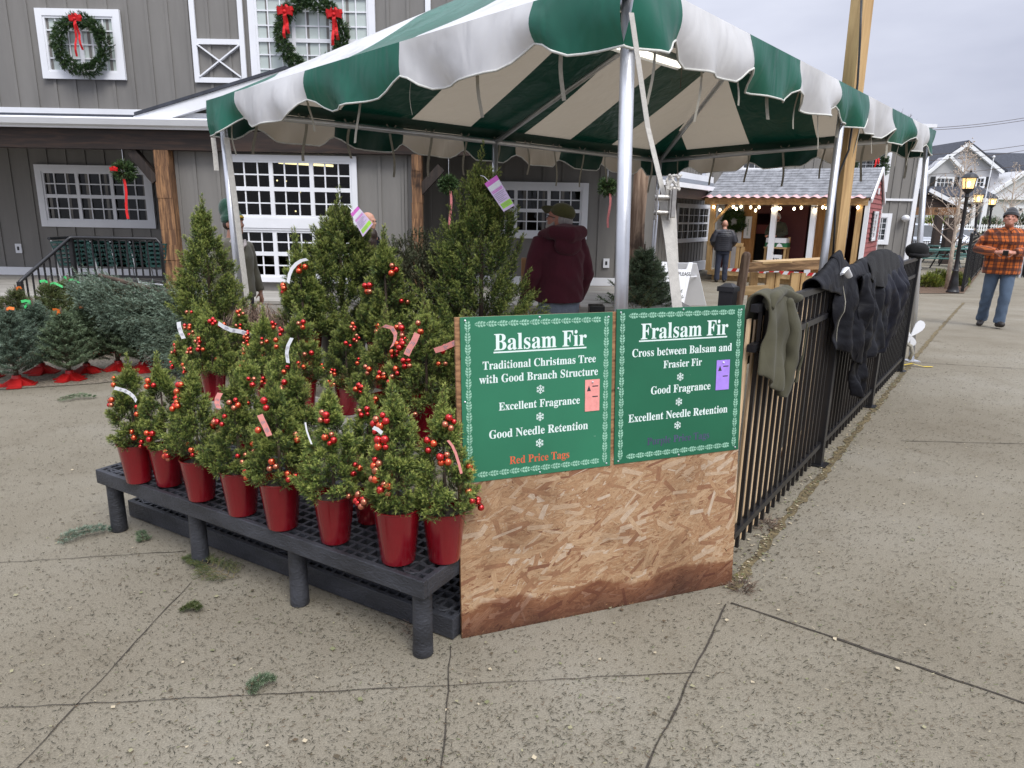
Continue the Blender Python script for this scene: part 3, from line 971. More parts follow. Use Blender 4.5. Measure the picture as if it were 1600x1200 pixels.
# window in the oblique wall
def hit(px, py, p, n):
    r = ray(px, py); o = Vector((0, 0, CAM_H))
    return o + r * ((p - o).dot(n) / r.dot(n))
a = hit(1053, 380, LWa, on); b = hit(1108, 320, LWa, on); c_ = hit(1053, 317, LWa, on)
window(wing, a + on * 0.02, od, on, (b - a).dot(od), c_.z - a.z, 6, 4, 2, 2, 0.1)
r_ = MB(); q = a + bk_ * 0.16
r_.obox(Vector((q.x, q.y, a.z)) , od * ((b - a).dot(od)), Vector((0, 0, c_.z - a.z)), bk_ * 0.03)
M['wine_room'] = mat('dim_colourful_interior', (0.09, 0.06, 0.06), 0.6, 0.9, 3.5, 0.0)
r_.build('shop_interior', M['wine_room'], wing)
sk = MB(); sk.obox(LWa + on * 0.02 + Vector((0, 0, -0.2)), od * (LWb - LWa).length, Vector((0, 0, 0.3)), on * 0.15)
sk.build('base_board', M['white'], wing)
def farwin(tl, br, c, r, pane='darkglass', **k):
    a, b = P(*tl, 26), P(*br, 26)
    return window(wing, (a.x, 25.97, b.z), (1, 0, 0), (0, -1, 0), b.x - a.x, a.z - b.z, c, r, fw=0.14, pane=pane, **k)
farwin((1159, 205), (1220, 271), 6, 4)
farwin((1318, 225), (1384, 300), 6, 5)
farwin((1366, 333), (1386, 382), 2, 4)
rg = MB()
yb = 27.5
p0, p1 = P(1180, 118, 29), P(1332, 136, 29)
zt_ = P(1400, 200, 26).z
rg.box(xs_ - 1, far_x1 + 0.3, 25.7, 29, zt_ + 0.001, zt_ + 0.12)
rg.build('roof_edge', M['white'], wing)
rg = MB()
a, b = P(1180, 124, 29), P(1328, 133, 29)
rg.prism([(a.x, 28.6, a.z - 0.35), (b.x, 28.6, a.z - 0.35), (b.x - 1.2, 31, a.z + 0.25), (a.x, 31, a.z + 0.25)], (0, 0, 0.1))
rg.build('upper_roof', M['shingle'], wing)
rg = MB()
rg.box(a.x, b.x - 0.2, 28.7, 31, zt_, a.z - 0.36)
rg.build('upper_storey', M['white'], wing)
cm = MB(); c = P(1415, 341, 25.8); cm.ell(c, (0.13, 0.16, 0.12)); cm.box(c.x - 0.05, c.x + 0.05, c.y, 25.99, c.z - 0.04, c.z + 0.04)
cm.build('security_light', M['white'], wing, smooth=True)

# ================================================================ TENT
def canopy_mat(name, col, tr, rough=0.35, inner=(0.5, 0.5, 0.5)):
    m, nt, b = nodes(name)
    v = coords(nt)
    n = N(nt, 'ShaderNodeTexNoise'); n.inputs['Scale'].default_value = 3; n.inputs['Detail'].default_value = 6
    nt.links.new(v, n.inputs['Vector'])
    r = ramp(nt, [(0.28, mul(col, 0.78)), (0.48, col), (0.7, mul(col, 1.12))], n.outputs['Fac'])
    nt.links.new(r.outputs[0], b.inputs['Base Color'])
    b.inputs['Roughness'].default_value = rough
    n2 = N(nt, 'ShaderNodeTexNoise'); n2.inputs['Scale'].default_value = 6; n2.inputs['Detail'].default_value = 2; n2.inputs['Distortion'].default_value = 0.5
    nt.links.new(coords(nt, (1, 1, 0.4)), n2.inputs['Vector'])
    bumpy(nt, b, n2.outputs['Fac'], 0.55, 0.04)
    # inner face coloured darker: the shade under the canopy is painted in
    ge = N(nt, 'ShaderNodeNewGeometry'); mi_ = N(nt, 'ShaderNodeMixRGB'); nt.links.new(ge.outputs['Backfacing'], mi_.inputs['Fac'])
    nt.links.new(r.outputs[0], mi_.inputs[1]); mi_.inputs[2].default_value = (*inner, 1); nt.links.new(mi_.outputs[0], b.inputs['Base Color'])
    t = N(nt, 'ShaderNodeBsdfTranslucent'); t.inputs['Color'].default_value = (*tr, 1)
    ms = N(nt, 'ShaderNodeMixShader'); ms.inputs[0].default_value = 0.26
    nt.links.new(b.outputs[0], ms.inputs[1]); nt.links.new(t.outputs[0], ms.inputs[2])
    nt.links.new(ms.outputs[0], nt.nodes['Material Output'].inputs['Surface'])
    return m
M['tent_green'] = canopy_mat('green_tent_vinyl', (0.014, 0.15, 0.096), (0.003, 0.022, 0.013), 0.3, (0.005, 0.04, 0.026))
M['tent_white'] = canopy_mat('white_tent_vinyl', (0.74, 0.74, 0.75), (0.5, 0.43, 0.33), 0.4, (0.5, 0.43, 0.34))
M['binding'] = mat('pale_valance_binding', (0.62, 0.62, 0.58), 0.8, 0.1, 30, 0.1)

TN, TL_, TF, TR_ = P(982, -38, 3.05), P(328, 158, 5.65), P(1032, 243, 9.35), P(1458, 205, 7.75)
tent = empty('striped_tent', ((TN.x + TF.x) / 2, (TN.y + TF.y) / 2, 0), 'green and white striped frame tent with scalloped valance', 'tent')
TA, TB = (TN + TL_) / 2, (TR_ + TF) / 2
RIDGE_Z = 3.15
E1 = TA.lerp(TB, 0.23); E2 = TA.lerp(TB, 0.77)
E1.z = E2.z = RIDGE_Z
can = dict(v=[], f=[], m=[])
def roof_face(a, b, ta, tb, nstripe, tri):
    """eave a->b, ridge ta->tb (ta == tb for a hip end); stripes run up the slope"""
    nsub = 8
    cols = nstripe * nsub
    rows = 10
    e = b - a
    def top(t):
        # where the slope line that starts at eave parameter t meets hip or ridge
        sa = (ta - a).dot(e) / e.length_squared
        sb = (tb - a).dot(e) / e.length_squared
        if t < sa: return a.lerp(ta, t / sa)
        if t > sb: return b.lerp(tb, (1 - t) / (1 - sb))
        k = (t - sa) / max(1e-6, sb - sa)
        return ta.lerp(tb, k)
    base = len(can['v'])
    for i in range(cols + 1):
        t = i / cols
        p, q = a.lerp(b, t), top(t)
        for j in range(rows + 1):
            s = j / rows
            x = p.lerp(q, s)
            sag = 0.035 * math.sin(PI * s) * math.sin(PI * min(1, max(0, t))) + 0.01 * math.sin(t * cols * 0.35 + s * 4)
            can['v'].append((x.x, x.y, x.z - sag * (1 if 0 < s < 1 else 0)))
    for i in range(cols):
        t = (i + 0.5) / cols
        k = int(t * nstripe + 0.5)          # half stripes at both ends
        for j in range(rows):
            q = base + i * (rows + 1) + j
            can['f'].append((q, q + rows + 1, q + rows + 2, q + 1))
            can['m'].append(k % 2)
roof_face(TN, TL_, E1, E1, 4, True)
roof_face(TL_, TF, E1, E2, 8, False)
roof_face(TF, TR_, E2, E2, 4, True)
roof_face(TR_, TN, E2, E1, 8, False)
cv = np.array(can['v'])
for i_, f_ in enumerate(can['f']):                 # every face looks up and out
    n_ = np.cross(cv[f_[1]] - cv[f_[0]], cv[f_[2]] - cv[f_[0]]) + np.cross(cv[f_[2]] - cv[f_[0]], cv[f_[3]] - cv[f_[0]])
    if n_[2] < 0: can['f'][i_] = f_[::-1]
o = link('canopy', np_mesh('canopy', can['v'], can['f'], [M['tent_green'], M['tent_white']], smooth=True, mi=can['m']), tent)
# green flap sewn inside along the eaves
fl_ = MB()
for a, b, ta, tb in ((TN, TL_, E1, E1), (TL_, TF, E1, E2), (TF, TR_, E2, E2), (TR_, TN, E2, E1)):
    k = 0.085
    dz_ = Vector((0, 0, -0.035))
    n_ = 24
    pr = []
    for i in range(n_ + 1):
        t = i / n_
        e0 = a.lerp(b, t); e1 = a.lerp(ta, k).lerp(b.lerp(tb, k), t)
        pr += [e0 + dz_, e1 + dz_]
    fl_.add(pr, [(2 * i, 2 * i + 1, 2 * i + 3, 2 * i + 2) for i in range(n_)])
M['flap'] = mat('dark_green_inner_flap', (0.006, 0.042, 0.027), 0.45, 0.2, 5, 0.3, 20)
fl_.build('eave_flap', M['flap'], tent, smooth=True)
# scalloped valance, hanging loose and billowing a little
def valance(a, b, nst, out, seed, amp=0.03):
    rnd = random.Random(seed)
    nsub = 14; rows = 7
    cols = nst * nsub
    V, F, MI = [], [], []
    H = 0.255
    ph = [rnd.random() * 6.3 for _ in range(8)]
    edge = []
    for i in range(cols + 1):
        t = i / cols
        p = a.lerp(b, t)
        s = (t * nst + 0.5) % 1.0           # position inside its stripe
        c = abs(s - 0.5) * 2                # 0 mid stripe, 1 at the seam
        bite = max(0.0, (c - 0.55) / 0.45)
        h = H * (1.0 - 0.34 * (3 * bite ** 2 - 2 * bite ** 3))
        for j in range(rows + 1):
            q = j / rows
            bill = (amp * math.sin(PI * q * 0.8) * (0.7 + 0.5 * math.sin(t * nst * 2.2 + ph[0])) + q * 0.025 * math.sin(t * nst * 6.0 + ph[1]) + q * q * 0.03 * math.sin(t * nst * 11 + ph[2] + 2 * q)
                    + 0.012 * math.sin(t * nst * 19 + ph[3] + 3 * q) * q)
            x = p + out * (0.03 + bill - 0.02 * q) + Vector((0, 0, -h * q))
            V.append(tuple(x))
        edge.append(V[-1])
    for i in range(cols):
        k = int((i + 0.5) / cols * nst + 0.5) % 2
        for j in range(rows):
            q = i * (rows + 1) + j
            F.append((q, q + 1, q + rows + 2, q + rows + 1)); MI.append(k)
    va = np.array(V); q0 = va[F[0][1]] - va[F[0][0]]; q1 = va[F[0][3]] - va[F[0][0]]
    if np.dot(np.cross(q0, q1), np.array(out)) < 0: F = [f_[::-1] for f_ in F]
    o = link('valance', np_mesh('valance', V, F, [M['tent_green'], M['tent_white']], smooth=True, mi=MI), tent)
    e = MB(); e.tube(edge, 0.006, 5)
    e.build('binding', M['binding'], o, smooth=True)
def outn(a, b):
    d = (b - a); n = Vector((d.y, -d.x, 0)).normalized()
    c = (TN + TF) / 2
    return n if (a - c).dot(n) > 0 else -n
SIDES = [(TN, TL_, 4), (TL_, TF, 8), (TF, TR_, 4), (TR_, TN, 8)]
for i, (a, b, n_) in enumerate(SIDES):
    valance(a, b, n_, outn(a, b), 3 + i, 0.032 if i in (0, 3) else 0.015)
# frame: eave rails, rafters, ridge, poles
def inset(p, k=0.08):
    c = (TN + TF) / 2
    d = Vector((c.x - p.x, c.y - p.y, 0)).normalized()
    return p + d * k + Vector((0, 0, -0.07))
iN, iL, iF, iR = map(inset, (TN, TL_, TF, TR_))
iM = (iL + iF) / 2; iQ = (iR + iN) / 2
for a, b in ((iN, iL), (iL, iF), (iF, iR), (iR, iN)):
    r_ = MB(); r_.tube([a, b], 0.026, 10); r_.build('eave_rail', M['galv'], tent, smooth=True)
dz = Vector((0, 0, -0.1))
for a, b in ((iN, E1 + dz), (iL, E1 + dz), (iF, E2 + dz), (iR, E2 + dz), (iM, (E1 + E2) / 2 + dz), (iQ, (E1 + E2) / 2 + dz), (E1 + dz, E2 + dz)):
    r_ = MB(); r_.tube([a, b], 0.026, 10); r_.build('rafter', M['galv'], tent, smooth=True)
def pole(top, base, r=0.029):
    p = MB(); p.tube([top + Vector((0, 0, 0.03)), base], r, 14)
    o = p.build('pole', M['galv'], tent, smooth=True)
    f = MB(); f.box(base.x - 0.07, base.x + 0.07, base.y - 0.07, base.y + 0.07, base.z, base.z + 0.012); f.build('foot_plate', M['galv'], o)
pole(iN, Vector((P(982, 480, iN.y).x, iN.y, 0.0)), 0.031)
bL = P(373, 440, iL.y); k = (iL.z) / (iL.z - bL.z)
pole(iL, iL + (bL - iL) * k, 0.029)
pole(iM, Vector((iM.x, iM.y, GZ(iM.y))))
pole(iF, Vector((iF.x - 0.02, iF.y, GZ(iF.y))))
pole(iQ, Vector((iQ.x, iQ.y, 0)), 0.028)
pole(iR, Vector((P(1424, 562, iR.y).x, iR.y, 0)), 0.03)
# ties that lash the canopy to the rails; their loose tails hang down
def ribbon(mb, pts, w, wd):
    """flat strip through pts, width along wd"""
    wd = Vector(wd).normalized() * w / 2
    vs = []
    for p in pts:
        vs += [Vector(p) - wd, Vector(p) + wd]
    n = len(pts)
    mb.add(vs, [(2 * i, 2 * i + 1, 2 * i + 3, 2 * i + 2) for i in range(n - 1)])
def tie(p, L, along, sw):
    s = MB()
    pts = []
    for i in range(9):
        t = i / 8
        pts.append(p + Vector((0.02 * math.sin(t * 4 + sw), 0.02 * math.cos(t * 3 + sw), 0.03 - (L + 0.03) * t)))
    ribbon(s, pts, 0.024, Vector(along) + Vector((0, 0, 0)) if abs(math.sin(sw * 7)) > 0.5 else Vector((along.y, -along.x, 0)) * 0.6 + along)
    s.tube([p + along * -0.05 + Vector((0, 0, 0.05)), p + Vector((0, 0, -0.02)), p + along * 0.05 + Vector((0, 0, 0.05))], 0.008, 5)
    s.build('tie_strap', M['strap_dark'], tent)
rnd = random.Random(4)
for (a, b, n_) in ((iL, iF, 13), (iF, iR, 7), (iN, iL, 7), (iR, iN, 13)):
    d = (b - a).normalized()
    for i in range(n_):
        t = (i + 0.6) / n_
        tie(a.lerp(b, t) + outn(a, b) * 0.01, rnd.uniform(0.26, 0.42), d, rnd.random() * 6)
# ratchet straps that tie the corners down
def anchor_strap(pts, w, wd, label):
    t = empty('ratchet_strap', (pts[-1][0], pts[-1][1], 0), label, 'strap')
    s = MB(); ribbon(s, pts, w, wd)
    b = s.build('webbing', M['strap'], t)
    sm = b.modifiers.new('thickness', 'SOLIDIFY'); sm.thickness = 0.004
    return t
c0 = P(986, 20, 2.98); c1 = P(1012, 200, 2.98); c2 = P(1037, 305, 2.95); c3 = P(1058, 480, 2.9)
g_ = c3 + (c3 - c2) * ((c3.z) / (c2.z - c3.z))
t = anchor_strap([c0, c0.lerp(c1, 0.5), c1, c2], 0.021, (1, 0.2, 0), 'grey webbing strap with steel ratchet from the near tent corner pole')
s = MB(); ribbon(s, [c2 + Vector((0, 0.02, 0)), c2.lerp(c3, 0.4) + Vector((0.004, 0.01, 0)), c3, g_], 0.044, (1, 0.15, 0))
b_ = s.build('lower_webbing', M['strap'], t); sm = b_.modifiers.new('thickness', 'SOLIDIFY'); sm.thickness = 0.004
s = MB(); ribbon(s, [c2 + Vector((0.028, 0.025, 0.04)), c2.lerp(c3, 0.15) + Vector((0.03, 0.02, 0)), c2.lerp(c3, 0.6) + Vector((0.015, 0.02, 0))], 0.04, (1, 0.3, 0))
s.build('loose_tail', M['strap'], t)
s = MB()
for j in range(26):
    s.tube([c2 + Vector((0.03 + 0.022 * math.sin(j * 2.4), -0.03 + 0.01 * math.cos(j), 0.05 + 0.03 * math.cos(j * 1.9))), c2 + Vector((0.03 + 0.03 * math.sin(j * 2.4 + 1), -0.03, 0.05 + 0.03 * math.cos(j * 1.9 + 1)))], 0.005, 5)
s.build('wound_webbing', M['strap'], t)
rt = MB()
q = c2 + Vector((-0.005, -0.02, -0.03))
rt.box(q.x - 0.03, q.x - 0.024, q.y - 0.02, q.y + 0.02, q.z - 0.07, q.z + 0.05); rt.box(q.x + 0.024, q.x + 0.03, q.y - 0.02, q.y + 0.02, q.z - 0.07, q.z + 0.05)
rt.tube([(q.x - 0.035, q.y, q.z + 0.02), (q.x + 0.035, q.y, q.z + 0.02)], 0.013, 10); rt.tube([(q.x - 0.035, q.y, q.z - 0.04), (q.x + 0.035, q.y, q.z - 0.04)], 0.011, 10)
rt.box(q.x + 0.032, q.x + 0.05, q.y - 0.02, q.y + 0.01, q.z - 0.06, q.z + 0.06)
rt.build('ratchet', mat('dull_steel', (0.4, 0.38, 0.35), 0.35, 0.3, 20, 0.2, 60, metal=0.8), t, bevel=0.003)
d0 = P(354, 215, 5.6); d1 = P(368, 320, 5.55); d2 = P(384, 447, 5.5)
g_ = d2 + (d2 - d1) * (d2.z / (d1.z - d2.z))
anchor_strap([d0, d1, d2, g_], 0.042, (1, 0.1, 0), 'grey webbing strap slanting beside the left tent pole')
ft = MB(); a = P(333, 215, 5.55); ribbon(ft, [a, a + Vector((0.005, 0, -0.12)), a + Vector((0.01, -0.01, -0.24))], 0.035, (1, 0.3, 0))
t_o = ft.build('loose_strap', M['strap'], tent)

# fluorescent shop light hung under the canopy
sl = empty('shop_light', tuple(P(1010, 88, 4.1)), 'white fluorescent shop light hung under the striped canopy', 'light fixture')
a, b = P(925, 60, 3.75), P(1075, 107, 4.75)
d = (b - a).normalized(); sd_ = Vector((d.y, -d.x, 0)).normalized()
hs_ = MB()
up = Vector((0, 0, 1))
prof = [(-0.075, 0.0), (-0.03, 0.05), (0.03, 0.05), (0.075, 0.0), (0.07, -0.004), (0.028, 0.04), (-0.028, 0.04), (-0.07, -0.004)]
hs_.prism([a + sd_ * x + up * z for x, z in prof], b - a)
hs_.build('housing', M['white'], sl)
for s in (-0.035, 0.035):
    tb_ = MB(); tb_.tube([a + d * 0.05 + sd_ * s + up * 0.012, b - d * 0.05 + sd_ * s + up * 0.012], 0.013, 8)
    tb_.build('tube', emit('lit_shop_light_tube', (1.0, 0.95, 0.82), 1.1), sl, smooth=True)
for q in (a.lerp(b, 0.12), a.lerp(b, 0.88)):
    ch = MB(); ch.tube([q + up * 0.05, q + up * 0.3], 0.004, 5); ch.build('chain', M['wire'], sl)
ch = MB(); ch.tube([b - d * 0.1 + up * 0.0, b - d * 0.1 - up * 0.13], 0.0025, 4); ch.build('pull_cord', M['wire'], sl)
# ================================================================ NEEDLES AND LEAVES
def unit(a):
    return a / np.maximum(1e-9, np.linalg.norm(a, axis=-1, keepdims=True))
def basis(D):
    ref = np.where(np.abs(D[:, 2:3]) < 0.9, np.array([[0, 0, 1.0]]), np.array([[1.0, 0, 0]]))
    a = unit(np.cross(D, ref)); b = np.cross(D, a)
    return a, b
def needles(B, D, L, per, nl, nw, spread, tint=0.35, tipup=0.45, tvar=0.2, stem=True, rng=RNG):
    """shoots with base B, direction D, length L: a whorl of thin triangular needles along each"""
    B, D = np.asarray(B, float), unit(np.asarray(D, float))
    n = len(B); L = np.broadcast_to(L, (n,)).astype(float)
    a, b = basis(D)
    t = (np.arange(per) + 0.3) / per
    pos = B[:, None] + D[:, None] * (L[:, None, None] * t[None, :, None])
    ph = np.arange(per)[None] * 2.4 + rng.uniform(0, 6.3, (n, 1)) + rng.normal(0, 0.3, (n, per))
    an = spread * (1 - 0.35 * t)[None] + rng.normal(0, 0.15, (n, per))
    rad = a[:, None] * np.cos(ph)[..., None] + b[:, None] * np.sin(ph)[..., None]
    nd = D[:, None] * np.cos(an)[..., None] + rad * np.sin(an)[..., None]
    ln = nl * rng.uniform(0.7, 1.25, (n, per))
    side = unit(np.cross(nd, rng.normal(size=(n, per, 3)))) * (nw / 2)
    V = np.stack([pos - side, pos + side, pos + nd * ln[..., None]], axis=2)
    tt = np.clip(tint + rng.normal(0, tvar, (n, 1)) + tipup * (t[None] - 0.4) + rng.normal(0, 0.06, (n, per)), 0.07, 1)
    T = np.repeat(tt[..., None], 3, axis=2); T[..., 2] = np.clip(T[..., 2] + 0.08, 0, 1)
    V = V.reshape(-1, 3); T = T.reshape(-1)
    if stem:
        w = a * nw * 0.8
        S = np.stack([B - w, B + w, B + D * L[:, None]], axis=1).reshape(-1, 3)
        V = np.concatenate([V, S]); T = np.concatenate([T, np.zeros(len(S))])
    return V, T
def leafmesh(name, chunks, m):
    V = np.concatenate([c[0] for c in chunks]); T = np.concatenate([c[1] for c in chunks])
    return np_mesh(name, V, np.arange(len(V)).reshape(-1, 3), m, T)

def spruce_chunks(seed, h, r, nf, per_f, sl, nn, nl, nw, z0=0.0, spike=0.26, prof=0.75, lean=0.0):
    """dwarf spruce: a crowd of upright finger-like leaders over a conical body"""
    rg = np.random.default_rng(seed)
    B, D, L, TT = [], [], [], []
    cen = [(rg.uniform(-1, 1), rg.uniform(0, 2 * PI), rg.uniform(0.05, 0.16)) for _ in range(5)]
    for i in range(nf):
        u = rg.random() ** 1.25
        if i < 3: u = 0.93 + 0.03 * i
        th = rg.uniform(0, 2 * PI)
        lump = 1 + sum(a * math.sin(3 * u * (k + 1) + th * (k + 1) + p) for k, (s_, p, a) in enumerate(cen))
        Ru = r * max(0.03, (1 - u)) ** prof * lump * (0.72 + 0.28 * min(1, u / 0.15))
        rr = Ru * (rg.uniform(0.25, 1.0) ** 0.45)
        p0 = np.array([rr * math.cos(th) * 0.88, rr * math.sin(th) * 0.88, z0 + h * u * (1 - spike)])
        out = np.array([math.cos(th), math.sin(th), 0])
        k = rr / max(Ru, 1e-6)
        ax = out * (0.85 * k * (1 - u) + 0.12) + np.array([rg.normal(0, 0.14), rg.normal(0, 0.14), 0.75])
        ax /= np.linalg.norm(ax)
        fl = h * rg.uniform(0.09, 0.2) * (1 - 0.3 * u)
        if i < 4: ax = np.array([rg.normal(0, 0.05) + lean, rg.normal(0, 0.05), 1.0]); fl = h * (spike + 0.06) * (1 - 0.12 * i); p0[:2] *= 0.2; p0[2] = z0 + h * (0.95 - spike) * 1.0 - 0.02 * i * h
        a = np.cross(ax, [0.3, 0.9, 0.2]); a /= np.linalg.norm(a); b = np.cross(ax, a)
        for j in range(per_f):
            s = (j + rg.random()) / per_f
            ph = j * 2.4 + rg.random()
            rad = a * math.cos(ph) + b * math.sin(ph)
            B.append(p0 + ax * fl * s + rad * 0.004)
            D.append(rad * (1.0 - 0.75 * s) + ax * (0.55 + 0.5 * s) + rg.normal(0, 0.12, 3))
            L.append(sl * (1.15 - 0.6 * s) * rg.uniform(0.7, 1.3))
            TT.append(0.16 + 0.5 * s + 0.12 * rg.random())
    B, D, L, TT = np.array(B), np.array(D), np.array(L), np.array(TT)
    ch = []
    for lo, hi in ((0.0, 0.3), (0.3, 0.42), (0.42, 0.55), (0.55, 0.66), (0.66, 2)):
        mk = (TT >= lo) & (TT < hi)
        if mk.any():
            ch.append(needles(B[mk], D[mk], L[mk], nn, nl, nw, 0.85, tint=float(TT[mk].mean()), rng=rg, tvar=0.14, tipup=0.6))
    return ch

def fir_chunks(seed, h, r, nb, tw, nn, nl, nw, up=0.35, z0=0.05, tint=0.45, tsz=0.075):
    """balsam-type fir: tiers of flat sprays on branches"""
    rg = np.random.default_rng(seed)
    B, D, L = [], [], []
    for i in range(nb):
        u = (i + rg.random()) / nb
        u = u ** 1.15
        th = i * 2.399 + rg.normal(0, 0.25)
        bl = r * (1 - u) ** 0.85 * rg.uniform(0.75, 1.15) + 0.03
        bd = np.array([math.cos(th), math.sin(th), up + 0.55 * u + rg.normal(0, 0.1)]); bd /= np.linalg.norm(bd)
        p0 = np.array([0, 0, z0 + (h - z0) * u * 0.86])
        sd_ = np.cross(bd, [0, 0, 1]); sd_ /= np.linalg.norm(sd_)
        m = max(3, int(tw * (0.4 + bl / r)))
        for j in range(m):
            s = 0.18 + 0.82 * (j + 0.5) / m
            c = p0 + bd * bl * s + np.array([0, 0, 0.06 * bl * s * s])
            for sg in (-1, 1):
                d_ = bd * 0.75 + sd_ * sg * 0.85 + np.array([0, 0, rg.normal(0.12, 0.18)])
                B.append(c); D.append(d_); L.append(tsz * rg.uniform(0.6, 1.25) * (1.15 - 0.5 * s))
        B.append(p0 + bd * bl * 0.5); D.append(bd + rg.normal(0, 0.08, 3)); L.append(bl * 0.55 + 0.02)
        B.append(p0); D.append(bd); L.append(bl * 0.5)
    for k in range(5):
        th = k * 1.256
        B.append(np.array([0, 0, h * 0.86])); D.append(np.array([math.cos(th) * 0.55, math.sin(th) * 0.55, 1])); L.append(h * 0.12)
    B.append(np.array([0, 0, h * 0.85])); D.append(np.array([0.02, 0.01, 1])); L.append(h * 0.17)
    return [needles(np.array(B), np.array(D), np.array(L), nn, nl, nw, 1.05, tint=tint, rng=rg, tvar=0.16, tipup=0.3)]

# ================================================================ PLYWOOD PANEL AND SIGNS
PA, PB = G(722, 998), G(1143, 912)
pd = (PB - PA).normalized()
TILT = 0.075                              # the panel leans back a little
pn0 = Vector((pd.y, -pd.x, 0))            # towards the camera
pn = pn0 * math.cos(TILT) + Vector((0, 0, 1)) * math.sin(TILT)
pz = Vector((0, 0, 1)) * math.cos(TILT) - pn0 * math.sin(TILT)
PWID, PHGT = (PB - PA).length, 1.195
def onp(px, py):
    r = ray(px, py); o = Vector((0, 0, CAM_H))
    p = o + r * ((PA - o).dot(pn) / r.dot(pn))
    return (p - PA).dot(pd), (p - PA).dot(pz)
def pp(u, z, off=0.0):
    return PA + pd * u + pn * off + pz * z

def osb_base():
    m, nt, b = nodes('strand_board_resin')
    v = coords(nt, (1, 1, 4))
    n = N(nt, 'ShaderNodeTexNoise'); n.inputs['Scale'].default_value = 20; n.inputs['Detail'].default_value = 5
    nt.links.new(v, n.inputs['Vector'])
    r = ramp(nt, [(0.3, (0.12, 0.05, 0.02)), (0.6, (0.36, 0.19, 0.09))], n.outputs['Fac'])
    nt.links.new(r.outputs[0], b.inputs['Base Color']); b.inputs['Roughness'].default_value = 0.75
    bumpy(nt, b, n.outputs['Fac'], 0.6, 0.003)
    return m
def osb_strand():
    m, nt, b = nodes('wood_strands')
    a = N(nt, 'ShaderNodeAttribute'); a.attribute_name = 'tint'
    r = ramp(nt, [(0.0, (0.13, 0.05, 0.028)), (0.2, (0.25, 0.115, 0.06)), (0.45, (0.39, 0.235, 0.125)), (0.75, (0.47, 0.32, 0.19)), (1.0, (0.54, 0.44, 0.34))], a.outputs['Fac'])
    uv = N(nt, 'ShaderNodeUVMap')
    mp_ = N(nt, 'ShaderNodeMapping'); mp_.inputs['Scale'].default_value = (2.5, 60, 1)
    nt.links.new(uv.outputs[0], mp_.inputs[0])
    n = N(nt, 'ShaderNodeTexNoise'); n.inputs['Scale'].default_value = 1.0; n.inputs['Detail'].default_value = 5; n.inputs['Roughness'].default_value = 0.7
    nt.links.new(mp_.outputs[0], n.inputs['Vector'])
    r2 = ramp(nt, [(0.36, (0.36, 0.28, 0.23)), (0.48, (0.86, 0.82, 0.78)), (0.56, (1.02, 1.0, 0.98)), (0.68, (1.35, 1.32, 1.28))], n.outputs['Fac'])
    mx_ = N(nt, 'ShaderNodeMixRGB', blend_type='MULTIPLY'); mx_.inputs['Fac'].default_value = 1
    nt.links.new(r.outputs[0], mx_.inputs[1]); nt.links.new(r2.outputs[0], mx_.inputs[2])
    # water-stained foot of the board: an irregular tide line, and a soot smudge in the middle
    tc_ = N(nt, 'ShaderNodeTexCoord')
    sx = N(nt, 'ShaderNodeSeparateXYZ'); nt.links.new(tc_.outputs['Object'], sx.inputs[0])
    n3 = N(nt, 'ShaderNodeTexNoise'); n3.inputs['Scale'].default_value = 5; n3.inputs['Detail'].default_value = 5
    nt.links.new(tc_.outputs['Object'], n3.inputs['Vector'])
    ma = N(nt, 'ShaderNodeMath', operation='MULTIPLY_ADD'); ma.inputs[1].default_value = -0.16; ma.inputs[2].default_value = 0.095
    nt.links.new(n3.outputs['Fac'], ma.inputs[0])
    ad = N(nt, 'ShaderNodeMath', operation='ADD'); nt.links.new(sx.outputs[2], ad.inputs[0]); nt.links.new(ma.outputs[0], ad.inputs[1])
    r3 = ramp(nt, [(0.0, (0.22, 0.14, 0.12)), (0.07, (0.4, 0.26, 0.22)), (0.115, (0.55, 0.38, 0.31)), (0.127, (1, 1, 1))], ad.outputs[0])
    mx2 = N(nt, 'ShaderNodeMixRGB', blend_type='MULTIPLY'); mx2.inputs['Fac'].default_value = 1
    nt.links.new(mx_.outputs[0], mx2.inputs[1]); nt.links.new(r3.outputs[0], mx2.inputs[2])
    n5 = N(nt, 'ShaderNodeTexNoise'); n5.inputs['Scale'].default_value = 2.3; n5.inputs['Detail'].default_value = 5; n5.inputs['Roughness'].default_value = 0.6
    nt.links.new(tc_.outputs['Object'], n5.inputs['Vector'])
    r5 = ramp(nt, [(0.34, (0.62, 0.58, 0.55)), (0.48, (1, 1, 1))], n5.outputs['Fac'])
    mx3 = N(nt, 'ShaderNodeMixRGB', blend_type='MULTIPLY'); mx3.inputs['Fac'].default_value = 0.85
    nt.links.new(mx2.outputs[0], mx3.inputs[1]); nt.links.new(r5.outputs[0], mx3.inputs[2])
    nt.links.new(mx3.outputs[0], b.inputs['Base Color'])
    b.inputs['Roughness'].default_value = 0.68
    bumpy(nt, b, n.outputs['Fac'], 0.35, 0.002)
    return m
osb = empty('strand_board_panel', tuple(PA), 'weathered strand-board panel standing on edge behind and below the two green signs', 'board')
ob = MB()
ob.obox(pp(0, 0.0, -0.013), pd * PWID, pz * PHGT, pn * 0.0125)
ob.build('board', osb_base(), osb)
